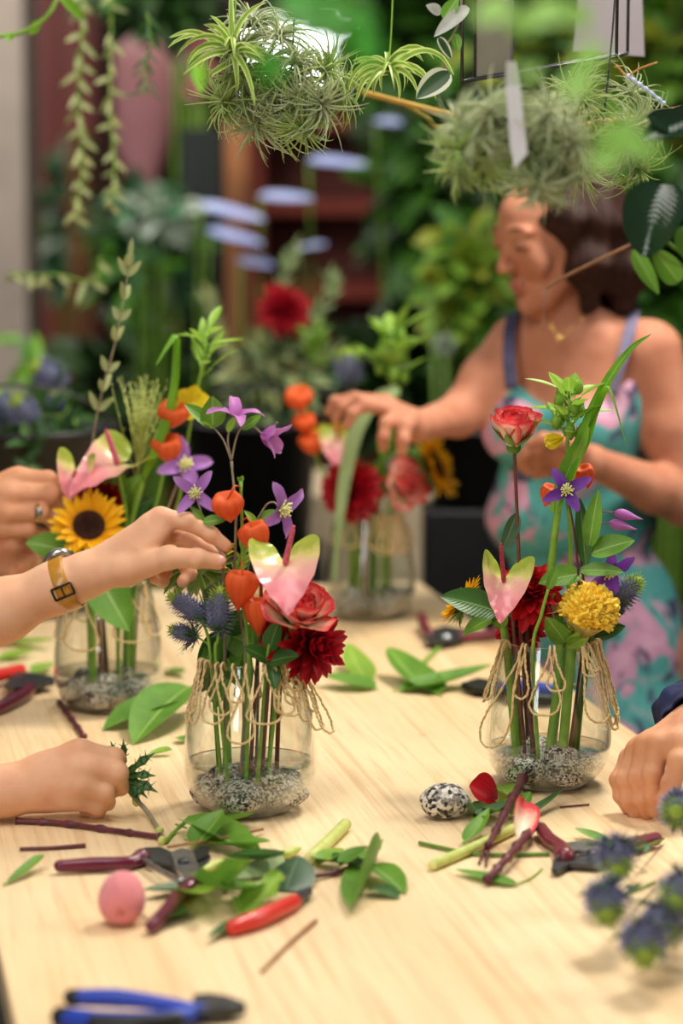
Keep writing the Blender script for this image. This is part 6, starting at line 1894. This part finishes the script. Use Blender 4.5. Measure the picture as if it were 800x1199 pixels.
# eryngium sprays heaped at the lower right corner
heads = [((796, 938), .05, (-.3, .8, .1), 'topmost eryngium head, against the fingers at the edge'), ((722, 992), .035, (-.05, .75, -.55), 'eryngium head hiding the burgundy pruner jaws'), ((711, 1044), .03, (-.05, .8, -.5), 'eryngium head below the burgundy pruner'),
         ((754, 1092), .025, (-.05, .85, -.45), 'lowest eryngium head of the heap'), ((798, 1036), .045, (-.4, .8, -.2), 'eryngium head cut off by the edge, middle of the heap'), ((778, 1072), .02, (-.2, .85, -.4), 'small greenish eryngium head low in the heap')]
knot = [(770, 985), (775, 990), (785, 1010), (800, 1050), (830, 1020), (820, 1050)]
for i, ((x, y), z, axv, lb) in enumerate(heads):
    base = T(x + 55 if i != 0 else 850, y - 10, .006)
    t = thing('eryngium', 'blurred ' + lb, 'flower', base, 'eryngium heads heaped at the table corner')
    c = T(x, y + 10, z + .022)
    eryngium_head(t, c, ax(*axv), .0235, .040, 50 + i, 200, 14, tip=.26, bl=1.35)
    stempart(t, [base, T(x + 25, y + 2, z * .6 + .008), c - ax(*axv) * .018], .0019, .0015, G['stemd'], 'stalk')
    for k in range(4):
        rg_ = random.Random(i * 9 + k)
        leafpart(t, base.lerp(c, .35 + .15 * k), ax(rg_.uniform(-1, 1), rg_.uniform(-.2, 1), rg_.uniform(-.2, .8)), ax(0, .5, .8), .028, .009, G['erybract'], 'lance', .3, .4)
# ------------------------------------------------------------------ plants hanging from above
def hang(t, pts, r=.0012, m='steeld', name='wire'):
    mb = MB(); mb.tube(spline(pts, 12), r, 6); obj(name, mb, G[m], t)

def rosette(mb, c, axis, L, n, seed, w=.0022, curl=1.2, spread=1.45, thin=True):
    rng = random.Random(seed); random.seed(seed)
    x, y, z = frame(axis); c = V(c)
    for i in range(n):
        a = i * 2.39996; th = .1 + spread * rng.random() ** .8
        rd = radial(x, y, a)
        d = z * math.cos(th) + rd * math.sin(th)
        ll = L * rng.uniform(.6, 1.1)
        side = (rd * math.cos(th) - z * math.sin(th))
        cu = curl * rng.uniform(.5, 1.9)
        pts = []
        q = c.copy(); dd = d.copy()
        K = 8
        for k in range(K + 1):
            pts.append(q.copy())
            an = cu * (k / K)
            dd = (d * math.cos(an) + side * math.sin(an) + V((0, 0, -.10 * k / K))).normalized()
            q = q + dd * ll / K
        if thin: mb.tube(pts, [w * (1 - .88 * k / K) for k in range(K + 1)], 5, cap=False)
        else: ribbon(mb, pts, lambda s: w * (.75 + .9 * s * (1 - s)) * (1 - s) ** .45 + .0002, V((0, -1, .3)), 5, .5)

rng = random.Random(4)
# clump of grey-green air plants with a spider plant, upper left of the middle
d1 = 3.02
t = thing('air_plant', 'spiky grey-green air plant clump hanging beside the bright window', 'air plant', P(340, 110, d1), 'air plants hanging overhead')
g1 = MB(); g2 = MB()
for i, (x, y, dx, up_, L) in enumerate(((350, 110, .1, -.3, .055), (378, 85, .7, .5, .06), (372, 120, .8, -.5, .06), (330, 140, -.3, -.8, .062), (300, 115, -.8, -.2, .055), (315, 80, -.4, .7, .05), (345, 75, .1, 1, .05), (355, 145, .3, -1, .055), (305, 140, -.8, -.7, .058), (390, 105, 1, 0, .055), (285, 62, -.5, .7, .06), (270, 118, -1, -.1, .055), (296, 30, -.2, 1, .06), (288, 90, -.9, .2, .06), (325, 45, .2, 1, .055), (335, 100, 0, .3, .05), (328, 118, -.3, -.3, .05), (352, 94, .3, .5, .05), (318, 98, -.3, .1, .05))):
    rosette(g1 if i % 2 else g2, P(x, y, d1 + rng.uniform(-.02, .03)), ax(dx, rng.uniform(.1, .9), up_), L * 1.05, 60, i + 3, .0020, 1.2)
obj('leaves', g1, G['till'], t); obj('grey_leaves', g2, G['tillg'], t)
mb = MB(); mb.ell(P(340, 108, d1 + .02), .014, .012, .012, None, 12, 16, disp=lambda q: 1 + .2 * mnoise.noise(q * 4)); obj('root_ball', mb, G['stembrown'], t)
hang(t, [P(340, 108, d1), P(345, 0, d1), P(345, -160, d1)])
def spider(label, x, y, d, L, n, seed, axv=(0, .3, 1), extra=()):
    t = thing('spider_plant', label, 'spider plant', P(x, y, d), 'spider plants hanging overhead')
    mb = MB(); rosette(mb, P(x, y, d), ax(*axv), L, n, seed, .0042, 1.5, 1.5, False)
    for pts in extra: ribbon(mb, spline([P(a, b, d + c) for a, b, c in pts], 20), lambda s: .0042 * (1 - s) ** .5 + .0002, V((0, -1, .3)), 5, .5)
    obj('leaves', mb, G['spider'], t)
    mb = MB(); mb.tube(spline([P(x, y, d), P(x + 4, y - 60, d + .01), P(x + 10, -150, d + .02)], 14), .0012, 6); obj('runner', mb, G['stem'], t)
    return t
spider('striped spider plantlet draped over the spiky air plant clump', 272, 62, d1 - .02, .085, 26, 5, extra=([(268, 60, 0), (240, 42, -.01), (220, 37, -.02), (198, 44, -.02)], [(268, 68, 0), (245, 62, -.02), (232, 80, -.02)], [(275, 70, 0), (250, 85, -.02), (246, 92, -.02)]))
spider('striped spider plantlet hanging alone beside the variegated leaf', 455, 82, d1, .075, 24, 6, extra=([(455, 80, 0), (490, 60, -.01), (515, 65, -.01), (532, 88, -.01)], [(452, 85, 0), (428, 92, -.02), (416, 120, -.02)]))
# blurred air plants in front of the woman's head
d2 = 2.62
t = thing('air_plant', 'large blurred air plant cluster hiding the woman\'s forehead', 'air plant', P(600, 165, d2), 'air plants hanging overhead')
g1 = MB(); g2 = MB()
for i in range(20):
    x = 600 + 62 * rng.uniform(-1, 1); y = 175 + 42 * rng.uniform(-1, 1)
    rosette(g1 if i % 3 == 0 else g2, P(x, y, d2 + rng.uniform(-.04, .04)), ax((x - 600) / 60, rng.uniform(.2, 1), -(y - 165) / 60), .050, 46, i + 30, .0023, 1.2)
obj('leaves', g1, G['till'], t); obj('grey_leaves', g2, G['tillg'], t)
mb = MB(); mb.ell(P(600, 165, d2 + .02), .014, .012, .012, None, 12, 16, disp=lambda q: 1 + .2 * mnoise.noise(q * 4)); obj('root_ball', mb, G['stembrown'], t)
hang(t, [P(600, 160, d2), P(600, 0, d2), P(600, -160, d2)])
d3 = 2.98
t = thing('air_plant', 'sharper spiky air plant tangle above the woman\'s brown hair', 'air plant', P(705, 160, d3), 'air plants hanging overhead')
g1 = MB(); g2 = MB()
for i in range(14):
    x = 706 + 40 * rng.uniform(-1, 1); y = 150 + 50 * rng.uniform(-1, 1)
    rosette(g1 if i % 2 else g2, P(x, y, d3 + rng.uniform(-.03, .03)), ax((x - 706) / 45, rng.uniform(0, .9), -(y - 150) / 50), .058, 42, i + 70, .0016, 1.2)
obj('leaves', g1, G['till'], t); obj('grey_leaves', g2, G['tillg'], t)
mb = MB(); mb.ell(P(706, 150, d3 + .02), .014, .012, .012, None, 12, 16); obj('root_ball', mb, G['stembrown'], t)
hang(t, [P(706, 150, d3), P(720, 0, d3), P(722, -160, d3)])
# tag, striped straw, card, cage
t = thing('plant_tag', 'long white plastic tag stuck upright in the blurred air plants', 'tag', P(603, 190, d2 - .06))
mb = MB(); mb.add([P(593, 100, d2 - .065), P(609, 100, d2 - .06), P(618, 180, d2 - .06), P(603, 196, d2 - .065), P(598, 170, d2 - .065)], [(0, 4, 3, 2, 1)])
o = obj('strip', mb, plain('tag_white', '#e6e4ea', '#f0eff3', 8, .5), t, smooth=False); m_ = o.modifiers.new('s', 'SOLIDIFY'); m_.thickness = .0012
mb = MB(); mb.add([P(594, 72, d2 - .065), P(604, 72, d2 - .06), P(609, 100, d2 - .06), P(593, 100, d2 - .065)], [(0, 3, 2, 1)])
o = obj('neck', mb, plain('tag_neck', '#c9c9c6', '#dcdcda', 8, .5), t, smooth=False); m_ = o.modifiers.new('s', 'SOLIDIFY'); m_.thickness = .0012
t = thing('striped_straw', 'pale blue banded twist stuck in the sharper air plant', 'twist', P(735, 90, d3 - .05))
sp = spline([P(734, 88, d3 - .05), P(756, 104, d3 - .055), P(779, 122, d3 - .06)], 30)
mb = MB(); mb.tube(sp, [.0022 * (1 + .22 * math.sin(i * 1.3)) for i in range(len(sp))], 10); obj('twist', mb, G['bluet'], t)
mb = MB(); mb.tube(spline([P(722, 76, d3 - .05), P(734, 88, d3 - .05), P(750, 80, d3 - .05), P(770, 73, d3 - .05)], 16), .0012, 6); obj('dry_tip', mb, plain('dry_orange', '#c9803c', '#d99a58', 50, .6), t)
t = thing('hanging_cage', 'thin dark wire hanging cage over the air plants', 'hanging cage', P(630, 90, 3.15))
cor = [P(541, 96, 3.1), P(722, 66, 3.1), P(735, 62, 3.3), P(556, 92, 3.3)]
topz = 2.15
for i in range(4):
    a, b = cor[i], cor[(i + 1) % 4]
    mb = MB(); mb.tube([a, b], .0022, 6); obj('bottom_wire', mb, G['steeld'], t)
    mb = MB(); mb.tube([a, V((a.x, a.y, topz))], .0022, 6); obj('upright_wire', mb, G['steeld'], t)
mb = MB()
a, b = cor[3], P(600, 92, 3.3)
mb.add([a, b, V((b.x, b.y, topz)), V((a.x, a.y, topz))], [(0, 1, 2, 3)])
o = obj('mesh_panel', mb, plain('panel_grey', '#6d6a5c', '#807c6c', 8, .7), t, smooth=False); m_ = o.modifiers.new('s', 'SOLIDIFY'); m_.thickness = .002
t = thing('hanging_card', 'plain pale lilac card hanging above the sharper air plant', 'card', P(713, 62, 3.5))
mb = MB(); mb.add([P(672, 60, 3.5), P(755, 66, 3.52), P(750, -60, 3.52), P(682, -60, 3.5)], [(0, 1, 2, 3)])
o = obj('sheet', mb, plain('card_lilac', '#b9b0b6', '#c6bdc3', 5, .7), t, smooth=False); m_ = o.modifiers.new('s', 'SOLIDIFY'); m_.thickness = .004
hang(t, [P(713, -50, 3.5), P(714, -160, 3.5)])
# variegated vine and brown aerial roots
t = thing('variegated_vine', 'vine with white-edged dark leaves beside the lone spider plantlet', 'vine', P(540, 20, 3.02))
hang(t, [P(545, -150, 3.03), P(540, 10, 3.02), P(520, 60, 3.02), P(524, 88, 3.02)], .0016, 'stemg', 'stem')
vg = uvmat('variegated', [(0, '#2f4a2c'), (1, '#3c5a36')], 'u', .35, .15, .0, edge=(.62, '#c9cdb4'))
vw = plain('leaf_pale', '#a7a9a2', '#c4c6bd', 40, .4, transl=.2)
for (x, y, dx, tc, up_, L, W, m) in ((526, 85, -.85, .4, -.6, .05, .030, vg), (548, 8, -.75, .5, -.6, .056, .018, vw), (520, 22, .5, .3, .8, .03, .018, G['leaf']), (514, 44, .5, .3, -.8, .030, .012, vg), (516, 15, -.7, .4, .4, .02, .014, vw), (533, 40, .2, .4, -.9, .022, .012, G['leaf'])):
    mb = MB(); leaf(mb, P(x, y, 3.01), ax(dx, tc, up_), ax(0, .9, .35), L, W, 'ovate', -.3, .25, 12, 9); obj('leaf', mb, m, t)
t = thing('aerial_root', 'thick yellow-brown aerial root running behind the air plants', 'root', P(430, 112, 3.55))
mb = MB(); mb.tube(spline([P(425, 108, 3.6), P(470, 120, 3.55), P(545, 138, 3.5), P(640, 152, 3.5), P(850, 120, 3.5)], 40), .0042, 10)
o = obj('root', mb, plain('root_yellow', '#a98432', '#c09a48', 20, .6), t)
mb = MB(); mb.tube(spline([P(470, 120, 3.55), P(500, 138, 3.6), P(530, 150, 3.65), P(700, 130, 3.7)], 30), .003, 8); obj('side_root', mb, plain('root_olive', '#7d7430', '#8f853c', 20, .6), t)
dH = 2.72
t = thing('hanging_vine', 'glossy dark-leaved vine with a brown stalk at the upper right', 'vine', P(790, 200, dH))
hang(t, [P(850, 120, dH), P(800, 250, dH), P(765, 270, dH), P(745, 285, dH)], .0018, 'stembrown', 'stem')
hang(t, [P(745, 284, dH), P(700, 305, dH), P(660, 325, dH), P(640, 338, dH)], .0020, 'stembrown', 'brown_stalk')
hang(t, [P(640, 338, dH), P(637, 360, dH), P(636, 388, dH)], .0008, 'stemg', 'thread')
hang(t, [P(765, 268, dH), P(790, 290, dH), P(830, 315, dH)], .0022, 'stem', 'side_stem')
dl = leafmat('leaf_dark_glossy', '#152a19', '#1d3822', '#2c4a30', rough=.12, transl=.05, spec=.7)
for (x, y, dx, tc, up_, L, W) in ((778, 216, -.35, .4, -.9, .080, .066), (840, 130, -1, .3, -.25, .085, .036), (810, 150, -.6, .2, .2, .05, .03)):
    mb = MB(); leaf(mb, P(x, y, dH - .02), ax(dx, tc, up_), ax(-.3, .9, .4), L, W, 'broad', -.4, .3, 14, 11); obj('dark_leaf', mb, dl, t)
for (x, y, dx, tc, up_, L, W) in ((742, 292, .5, .2, -.9, .055, .018), (800, 265, .3, .4, -.8, .05, .03), (795, 330, -.5, .4, .6, .05, .026)):
    mb = MB(); leaf(mb, P(x, y, dH), ax(dx, tc, up_), ax(-.2, .9, .2), L, W, 'ovate', -.3, .3, 12, 9); obj('green_leaf', mb, G['leaf'], t)
# very near, strongly blurred bright leaves
def nearvine(label, d, stem, lv):
    t = thing('trailing_vine', label, 'vine', P(*stem[0], d), 'bright trailing vines close overhead')
    hang(t, [P(stem[0][0], -420, d)] + [P(x, y, d) for x, y in stem], .0009, 'stem', 'stem')
    for i, (x, y, L, W, a) in enumerate(lv):
        mb = MB(); dd = V((math.cos(a), -.45, math.sin(a)))
        leaf(mb, P(x, y, d) - dd * L * .5, dd, V((0, -1, .6)), L * 1.0, W * 1.15, 'round', -.3, .25, 10, 9); obj('leaf', mb, G['neard' if 'spiky' in label else 'near'], t)
nearvine('bright blurred trailing vine over the spiky air plant', 1.62, [(420, -40), (400, 20), (350, 60), (315, 78)], [(316, 78, .020, .017, -1.2), (378, 20, .034, .024, .3), (352, 5, .03, .022, .1), (430, 55, .022, .016, 1.2), (420, 25, .022, .018, .8), (395, 40, .022, .014, -.4)])
nearvine('bright blurred trailing vine over the white plastic tag', 1.62, [(690, -40), (650, 20), (640, 60), (622, 80)], [(578, 12, .026, .017, .4), (640, 15, .028, .018, .2), (672, 18, .026, .016, -.3), (620, 84, .016, .010, .5), (676, 98, .020, .018, .3), (690, 66, .022, .014, .9), (610, 30, .018, .014, -.5)])
nearvine('bright blurred trailing vine over the sharper air plant', 1.66, [(800, -40), (780, 60), (740, 140), (715, 170)], [(715, 160, .020, .015, -.5), (742, 172, .022, .013, .2), (708, 188, .019, .013, .1), (760, 178, .019, .012, -.4), (735, 150, .018, .012, .9)])
# hanging strands at the upper left
def strand(label, d, pts, n, L, m, seed, r=.0018, W=.25):
    rg_ = random.Random(seed); random.seed(seed)
    t = thing('hanging_strand', label, 'hanging plant', P(*pts[0], d), 'green strands hanging at the upper left')
    w = [P(x, y, d) for x, y in pts]
    sp = spline(w, 40)
    mb = MB(); mb.tube(sp, r, 6); obj('stem', mb, G['stem'], t)
    mb = MB()
    for i in range(n):
        q = sp[int((i + .5) / n * (len(sp) - 1))]
        a = i * 2.4
        leaf(mb, q, V((math.cos(a) * .6, math.sin(a) * .5, -.8 + rg_.random() * .6)), V((0, -1, .2)), L * rg_.uniform(.6, 1.1), L * W, 'ovate', rg_.uniform(-.4, .4), .3, 7, 5)
    obj('leaves', mb, G[m], t)
strand('thick green leafy strand hanging in front of the brown wooden post', 4.4, [(86, -80), (96, 20), (92, 110), (96, 190), (88, 260)], 40, .040, 'leafo', 1)
strand('second green leafy strand hanging beside the pink planter', 4.4, [(132, -80), (130, 40), (129, 120), (134, 200), (128, 240)], 30, .034, 'leafo', 2)
strand('thin dark needled strand hanging across the pink planter', 4.0, [(172, 15), (176, 50), (168, 80), (172, 110)], 18, .035, 'leafd', 3, .001, .12)
strand('olive twig with blurred leaves in front of the beige pillar', 4.4, [(10, 318), (40, 322), (70, 322), (110, 330), (118, 300)], 11, .045, 'leafo', 5)
strand('yellow-green broad leaf strand beside the spider plantlet', 4.2, [(250, 40), (238, 60), (232, 80)], 3, .07, 'leafy', 6, .0015, .4)
strand('arching strap leaf strand at the top corner over the pillar', 3.7, [(75, -30), (60, 12), (30, 36), (-10, 44)], 3, .05, 'leafy', 8, .0035, .3)
# ------------------------------------------------------------------ plants and buckets in the background
def bush(label, x, y, d, wpx, hpx, n, L, W, ms, seed, name='leafy_plant', kind='ovate', pot=True, zfloor=0.0, cat='plant', droop=.2, depth=.6, stems=7, group='leafy plants in the background', ceil=False):
    rg_ = random.Random(seed); random.seed(seed)
    k = pxm(d)
    c = P(x, y, d); rx, rz = wpx * k, hpx * k
    t = thing(name, label, cat, (c.x, d, zfloor), group)
    base = V((c.x, d, 2.75 if ceil else zfloor + .02))
    if ceil: t.location = (c.x, d, 2.6)
    mbs = {m: MB() for m in ms}
    ms_ = MB()
    tips = []
    for i in range(stems):
        a = 2 * PI * i / stems
        e = c + V((math.cos(a) * rx * .6, math.sin(a) * rx * depth * .6, rz * rg_.uniform(-.3, .7)))
        ms_.tube(spline([base + V((math.cos(a) * .03, math.sin(a) * .03, 0)), (base + e) / 2 + V((rg_.uniform(-.03, .03), 0, .05)), e], 12), [.009 - .0006 * j for j in range(13)], 6)
    for i in range(n):
        while True:
            q = V((rg_.uniform(-1, 1), rg_.uniform(-1, 1), rg_.uniform(-1, 1)))
            if q.length < 1: break
        o = c + V((q.x * rx, q.y * rx * depth, q.z * rz))
        dd = (q + V((rg_.uniform(-.6, .6), rg_.uniform(-.9, .3), rg_.uniform(-.6, .5) - droop))).normalized()
        leaf(mbs[ms[i % len(ms)]], o, dd, V((rg_.uniform(-.4, .4), -.6, .8)), L * rg_.uniform(.6, 1.2), W * rg_.uniform(.7, 1.2), kind, rg_.uniform(-.6, .2), .25, 7, 5)
    for i, m in enumerate(ms): obj('foliage', mbs[m], G[m], t)
    obj('stems', ms_, G['stemd'], t)
    if ceil:
        mb = MB(); mb.lathe([(0, 0), (.10, 0), (.15, .16), (.16, .16), (.16, .18), (.145, .18), (.14, .15), (0, .14)], (c.x, d, 2.62), 28); obj('pot', mb, plain('pot_dark', '#2b211c', '#3a2c24', 8, .7), t)
        mb = MB(); mb.tube([V((c.x, d, 2.8)), V((c.x, d, 4.2))], .004, 6); obj('hanging_cord', mb, G['steeld'], t)
    elif pot:
        mb = MB(); mb.lathe([(0, 0), (.11, 0), (.15, .24), (.16, .24), (.16, .27), (.145, .27), (.14, .23), (0, .22)], (c.x, d, zfloor), 28); obj('pot', mb, plain('pot_dark', '#2b211c', '#3a2c24', 8, .7), t)
    return t
G['foly'] = leafmat('foliage_yellow', '#7e8f1f', '#a3ad33', '#c0c45c', transl=.3)
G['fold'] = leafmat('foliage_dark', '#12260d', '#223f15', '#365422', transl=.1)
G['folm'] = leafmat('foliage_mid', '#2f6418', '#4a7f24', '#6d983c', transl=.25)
G['folt'] = leafmat('foliage_teal', '#2f6642', '#4a8258', '#86b092', transl=.2)
G['folp'] = leafmat('foliage_pale', '#93a88e', '#b9c4b6', '#d5dccf', transl=.2)
G['glint'] = plain('glint_silverblue', '#8e9bd0', '#b9c3ea', 6, .25, spec=.6)  # pale blue of highlight streaks, put into the blade colour
bush('teal-green leafy plant at the foot of the beige pillar', 84, 262, 8.9, 34, 70, 80, .13, .06, ['folt', 'folm', 'folp'], 1)
bush('bright green leafy plant below the pink planter', 165, 300, 7.2, 40, 56, 80, .14, .07, ['folm', 'folt', 'fold'], 2)
bush('pale silvery plant in front of the black post', 178, 246, 6.8, 32, 14, 26, .10, .07, ['folp', 'folt'], 3)
bush('tall fern-like green plant filling the middle distance', 508, 230, 6.8, 62, 125, 300, .15, .055, ['folm', 'fold', 'leafd'], 4, kind='lance', droop=.5)
bush('dark bushy plant low behind the lime sprig', 490, 430, 6.4, 75, 55, 260, .14, .07, ['fold', 'fold', 'leafd'], 5)
bush('yellow-green plant showing behind the woman\'s face', 548, 330, 5.9, 34, 70, 150, .09, .05, ['foly', 'leafl', 'folm'], 6)
bush('yellow-brown autumn plant above the yellow-green one', 560, 215, 7.4, 60, 70, 190, .15, .08, ['foly', 'leafo', 'fold'], 7)
bush('large-leaved green plant at the upper right edge', 780, 110, 5.8, 60, 130, 240, .16, .09, ['folm', 'foly', 'leaf'], 8)
bush('mid-green plant behind the woman\'s bare shoulder', 770, 330, 5.6, 60, 90, 260, .13, .07, ['folm', 'leafd', 'fold'], 9)
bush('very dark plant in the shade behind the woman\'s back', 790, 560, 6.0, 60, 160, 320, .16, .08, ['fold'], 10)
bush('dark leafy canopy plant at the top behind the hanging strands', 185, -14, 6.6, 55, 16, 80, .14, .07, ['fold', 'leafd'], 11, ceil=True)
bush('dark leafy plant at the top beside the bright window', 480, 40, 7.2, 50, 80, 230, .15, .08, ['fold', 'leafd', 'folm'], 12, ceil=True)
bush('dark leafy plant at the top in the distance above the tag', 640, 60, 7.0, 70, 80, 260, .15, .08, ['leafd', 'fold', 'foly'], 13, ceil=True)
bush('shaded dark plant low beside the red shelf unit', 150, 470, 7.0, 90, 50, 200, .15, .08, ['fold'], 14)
bush('small green plant sprouting from the floor past the stone trough', 515, 640, 6.3, 40, 40, 90, .12, .06, ['folm', 'fold'], 15)
bush('green blade-leaved plant by the beige pillar foot', 36, 400, 5.8, 12, 30, 10, .11, .03, ['leafy', 'folm'], 16, kind='lance')

# bright highlight streaks before the rust shelf, modelled as pale blue blades
t = thing('highlight_blades', 'silver-blue highlight streaks built as plant blades in front of the rust-red shelf', 'plant', (P(310, 300, 6.6).x, 6.6, 0))
for i, (x0_, y0_, x1_, y1_, w_) in enumerate(((362, 186, 428, 198, 20), (305, 228, 366, 238, 20), (235, 238, 308, 262, 18), (245, 268, 306, 290, 18), (282, 302, 318, 316, 22), (350, 290, 380, 292, 26), (440, 140, 470, 150, 20))):
    a, b = P(x0_, y0_, 6.6), P(x1_, y1_, 6.45)
    mb = MB(); leaf(mb, a, b - a, V((0, -.6, .8)), (b - a).length * 1.05, w_ * pxm(6.5) * 1.1, 'broad', .1, .2, 10, 7); obj('blade', mb, G['glint'], t)
    mb = MB(); mb.tube(spline([V((P(310, 300, 6.6).x, 6.62, .05)), V((a.x, 6.62, a.z * .6)), a], 14), .005, 6); obj('stalk', mb, G['stemd'], t)
# pink blossoms by the planter
t = thing('pink_blossoms', 'cluster of pink blossoms rising beside the pink planter', 'flower', (P(225, 60, 7.9).x, 7.9, 0))
for i, (x, y, r_) in enumerate(((213, 28, 24), (232, 20, 22), (240, 45, 20), (222, 50, 22), (238, 85, 18), (230, 105, 15), (205, 45, 16))):
    random.seed(i)
    dahlia_mb = MB(); c = P(x, y, 7.9)
    for j in range(26):
        a = j * 2.4; th = .15 + 1.3 * (j / 26)
        rd = V((math.cos(a), 0, math.sin(a)))
        leaf(dahlia_mb, c, V((0, -1, 0)) * math.cos(th) + rd * math.sin(th), rd * -1 + V((0, -.3, 0)), r_ * pxm(7.9), r_ * pxm(7.9) * .6, 'petal', .2, .3, 6, 5)
    obj('blossom', dahlia_mb, plain('blossom_pink', '#d98a95', '#eaa9b0', 8, .6, transl=.2) if i == 0 else bpy.data.materials['blossom_pink'], t)
    mb = MB(); mb.tube(spline([V((P(225, 60, 7.9).x, 7.92, 0)), V((c.x, 7.94, c.z * .5)), c], 12), .008, 6); obj('stem', mb, G['stemd'], t)
# yellow bloom far off, and a blurred white highlight modelled with petals
for x, y, r_, m, lb in ((505, 323, 15, 'foly', 'round yellow-green bloom in the distance left of the woman\'s face'), (521, 403, 14, 'folp', 'round white highlight shaped as a bloom in the distance beside her bare arm')):
    c = P(x, y, 5.7); t = thing('far_bloom_and_glint', lb, 'flower', (c.x, 5.7, 0), 'distant round blooms')
    mb = MB(); k = r_ * pxm(5.7)
    for j in range(40):
        a = j * 2.4; th = .1 + 1.9 * (j / 40); rd = V((math.cos(a), 0, math.sin(a)))
        leaf(mb, c, V((0, -1, 0)) * math.cos(th) + rd * math.sin(th), rd * -1, k, k * .5, 'petal', .3, .3, 6, 5)
    obj('petals', mb, G[m], t)
    mb = MB(); mb.tube([V((c.x, 5.72, 0)), V((c.x + .02, 5.72, c.z * .6)), c], .006, 6); obj('stem', mb, G['stemd'], t)

# black buckets of spare flowers
b1 = T(22, 728); b1 = V((b1.x, b1.y + .12, TZ))
h1 = P(30, 497, b1.y).z - TZ
bucket('flower_bucket', 'black flower bucket on the table behind the ringed hand', b1, .115, .15, h1)
for i, (x, y, axv, dd) in enumerate(((57, 438, (-.75, .4, .5), -.06), (28, 482, (-.35, .5, .8), -.14), (2, 476, (-.3, .3, .9), -.08), (66, 470, (-.1, .2, 1), .05))):
    c = P(x, y, b1.y + dd)
    f = b1 + V((.05 * (i - 1.5), -.02 * i, .02))
    t = thing('eryngium', ('grey-blue eryngium thistle nodding highest over the black bucket', 'large eryngium thistle with lime tip over the ringed hand', 'eryngium thistle cut by the picture edge above the black bucket', 'small dim eryngium thistle lowest in the black bucket')[i], 'flower', f, 'eryngium thistles in the black bucket')
    eryngium_head(t, c, ax(*axv), .026 if i < 3 else .016, .056 if i < 3 else .03, 80 + i, 180, 14, tip=.16, bl=1.4)
    stempart(t, [f, b1 + V((.06 * (i - 1.5), -.05, h1)), P(x + 16, y + 48, b1.y + dd), c - ax(*axv) * .024], .003, .002, G['stem'])
    for k in range(7):
        rg_ = random.Random(i * 9 + k)
        leafpart(t, P(x + rg_.uniform(-5, 25), y + 35 + 9 * k * .7, b1.y + dd), ax(rg_.uniform(-1, 1), .4, rg_.uniform(-.1, .9)), ax(0, .8, .5), .06, .016, G['erybract' if k % 2 else 'leafd'], 'lance', -.3, .3)
d5 = 5.15
def standbucket(label, slabel, x0_, x1_, ytop, ybot, d):
    a, b = P(x0_, ytop, d), P(x1_, ybot, d)
    r_ = (b.x - a.x) / 2; cx = (a.x + b.x) / 2
    s = thing('bucket_stand', slabel, 'stand', (cx, d, 0), 'black crates under the buckets')
    mb = MB(); mb.box((cx, d, b.z / 2), r_ * 2.2, r_ * 2.0, b.z - .004); obj('crate', mb, G['black'], s, smooth=False, bevel=.01)
    return bucket('flower_bucket', label, V((cx, d, b.z)), r_ * .85, r_, a.z - b.z), V((cx, d, b.z)), a.z
bk, bc_, bt = standbucket('black flower bucket with the tall red dahlia behind the foremost bouquet', 'black crate carrying the red dahlia bucket', 218, 372, 492, 640, d5)
f = bc_ + V((.03, 0, .02)); t = thing('dahlia', 'tall blurred scarlet dahlia in the black bucket behind', 'flower', f, 'flowers in the far black bucket')
dahlia_head(t, P(333, 364, d5), ax(.2, .8, .4), .060, G['dahlia'], 50, 41, 100, .34, jit=.3); stempart(t, [f, P(330, 430, d5), P(332, 372, d5 + .01)], .005, .004, G['stemd'])
f = bc_ + V((.05, .02, .02)); t = thing('bud_sprig', 'blurred lime sprig beside the tall scarlet dahlia', 'foliage', f, 'flowers in the far black bucket')
bud_sprig(t, P(368, 408, d5 - .03), ax(0, .2, 1), .07, 44, 'leafl', 12); stempart(t, [f, P(355, 470, d5), P(366, 420, d5 - .02)], .004, .003, G['stem'])
for i, (pts, lb) in enumerate((([(320, 480), (350, 400), (385, 345), (388, 325)], 'blurred pale green branch leaning over the lime sprig'), ([(290, 485), (268, 420), (250, 370), (243, 345)], 'blurred grey-green branch leaning away from the scarlet dahlia'), ([(300, 485), (310, 420), (330, 330), (345, 290)], 'blurred grey-green branch standing behind the scarlet dahlia'), ([(280, 485), (285, 430), (300, 390)], 'blurred short olive branch in the far bucket'), ([(330, 485), (352, 440), (392, 410)], 'blurred olive branch spreading toward the lime sprig'))):
    f = bc_ + V((.02 * (i - 2), .03, .02)); t = thing('olive_branch', lb, 'foliage', f, 'flowers in the far black bucket')
    olive(t, [f] + [P(x, y, d5 + .03 * i) for x, y in pts], 'leafo' if i % 2 else 'leafg', 18, .045, .009, 60 + i, .4, 'stemg', .004)
bush('olive-grey filler foliage bunched in the far black bucket', 318, 445, d5, 48, 50, 190, .055, .02, ['leafo', 'leafg', 'fold'], 45, 'filler_foliage', pot=False, zfloor=bc_.z + .02, group='flowers in the far black bucket')
standbucket('plain black bucket behind the woman\'s dress and the far sunflower', 'black crate behind the far sunflower', 500, 590, 500, 590, 5.0)
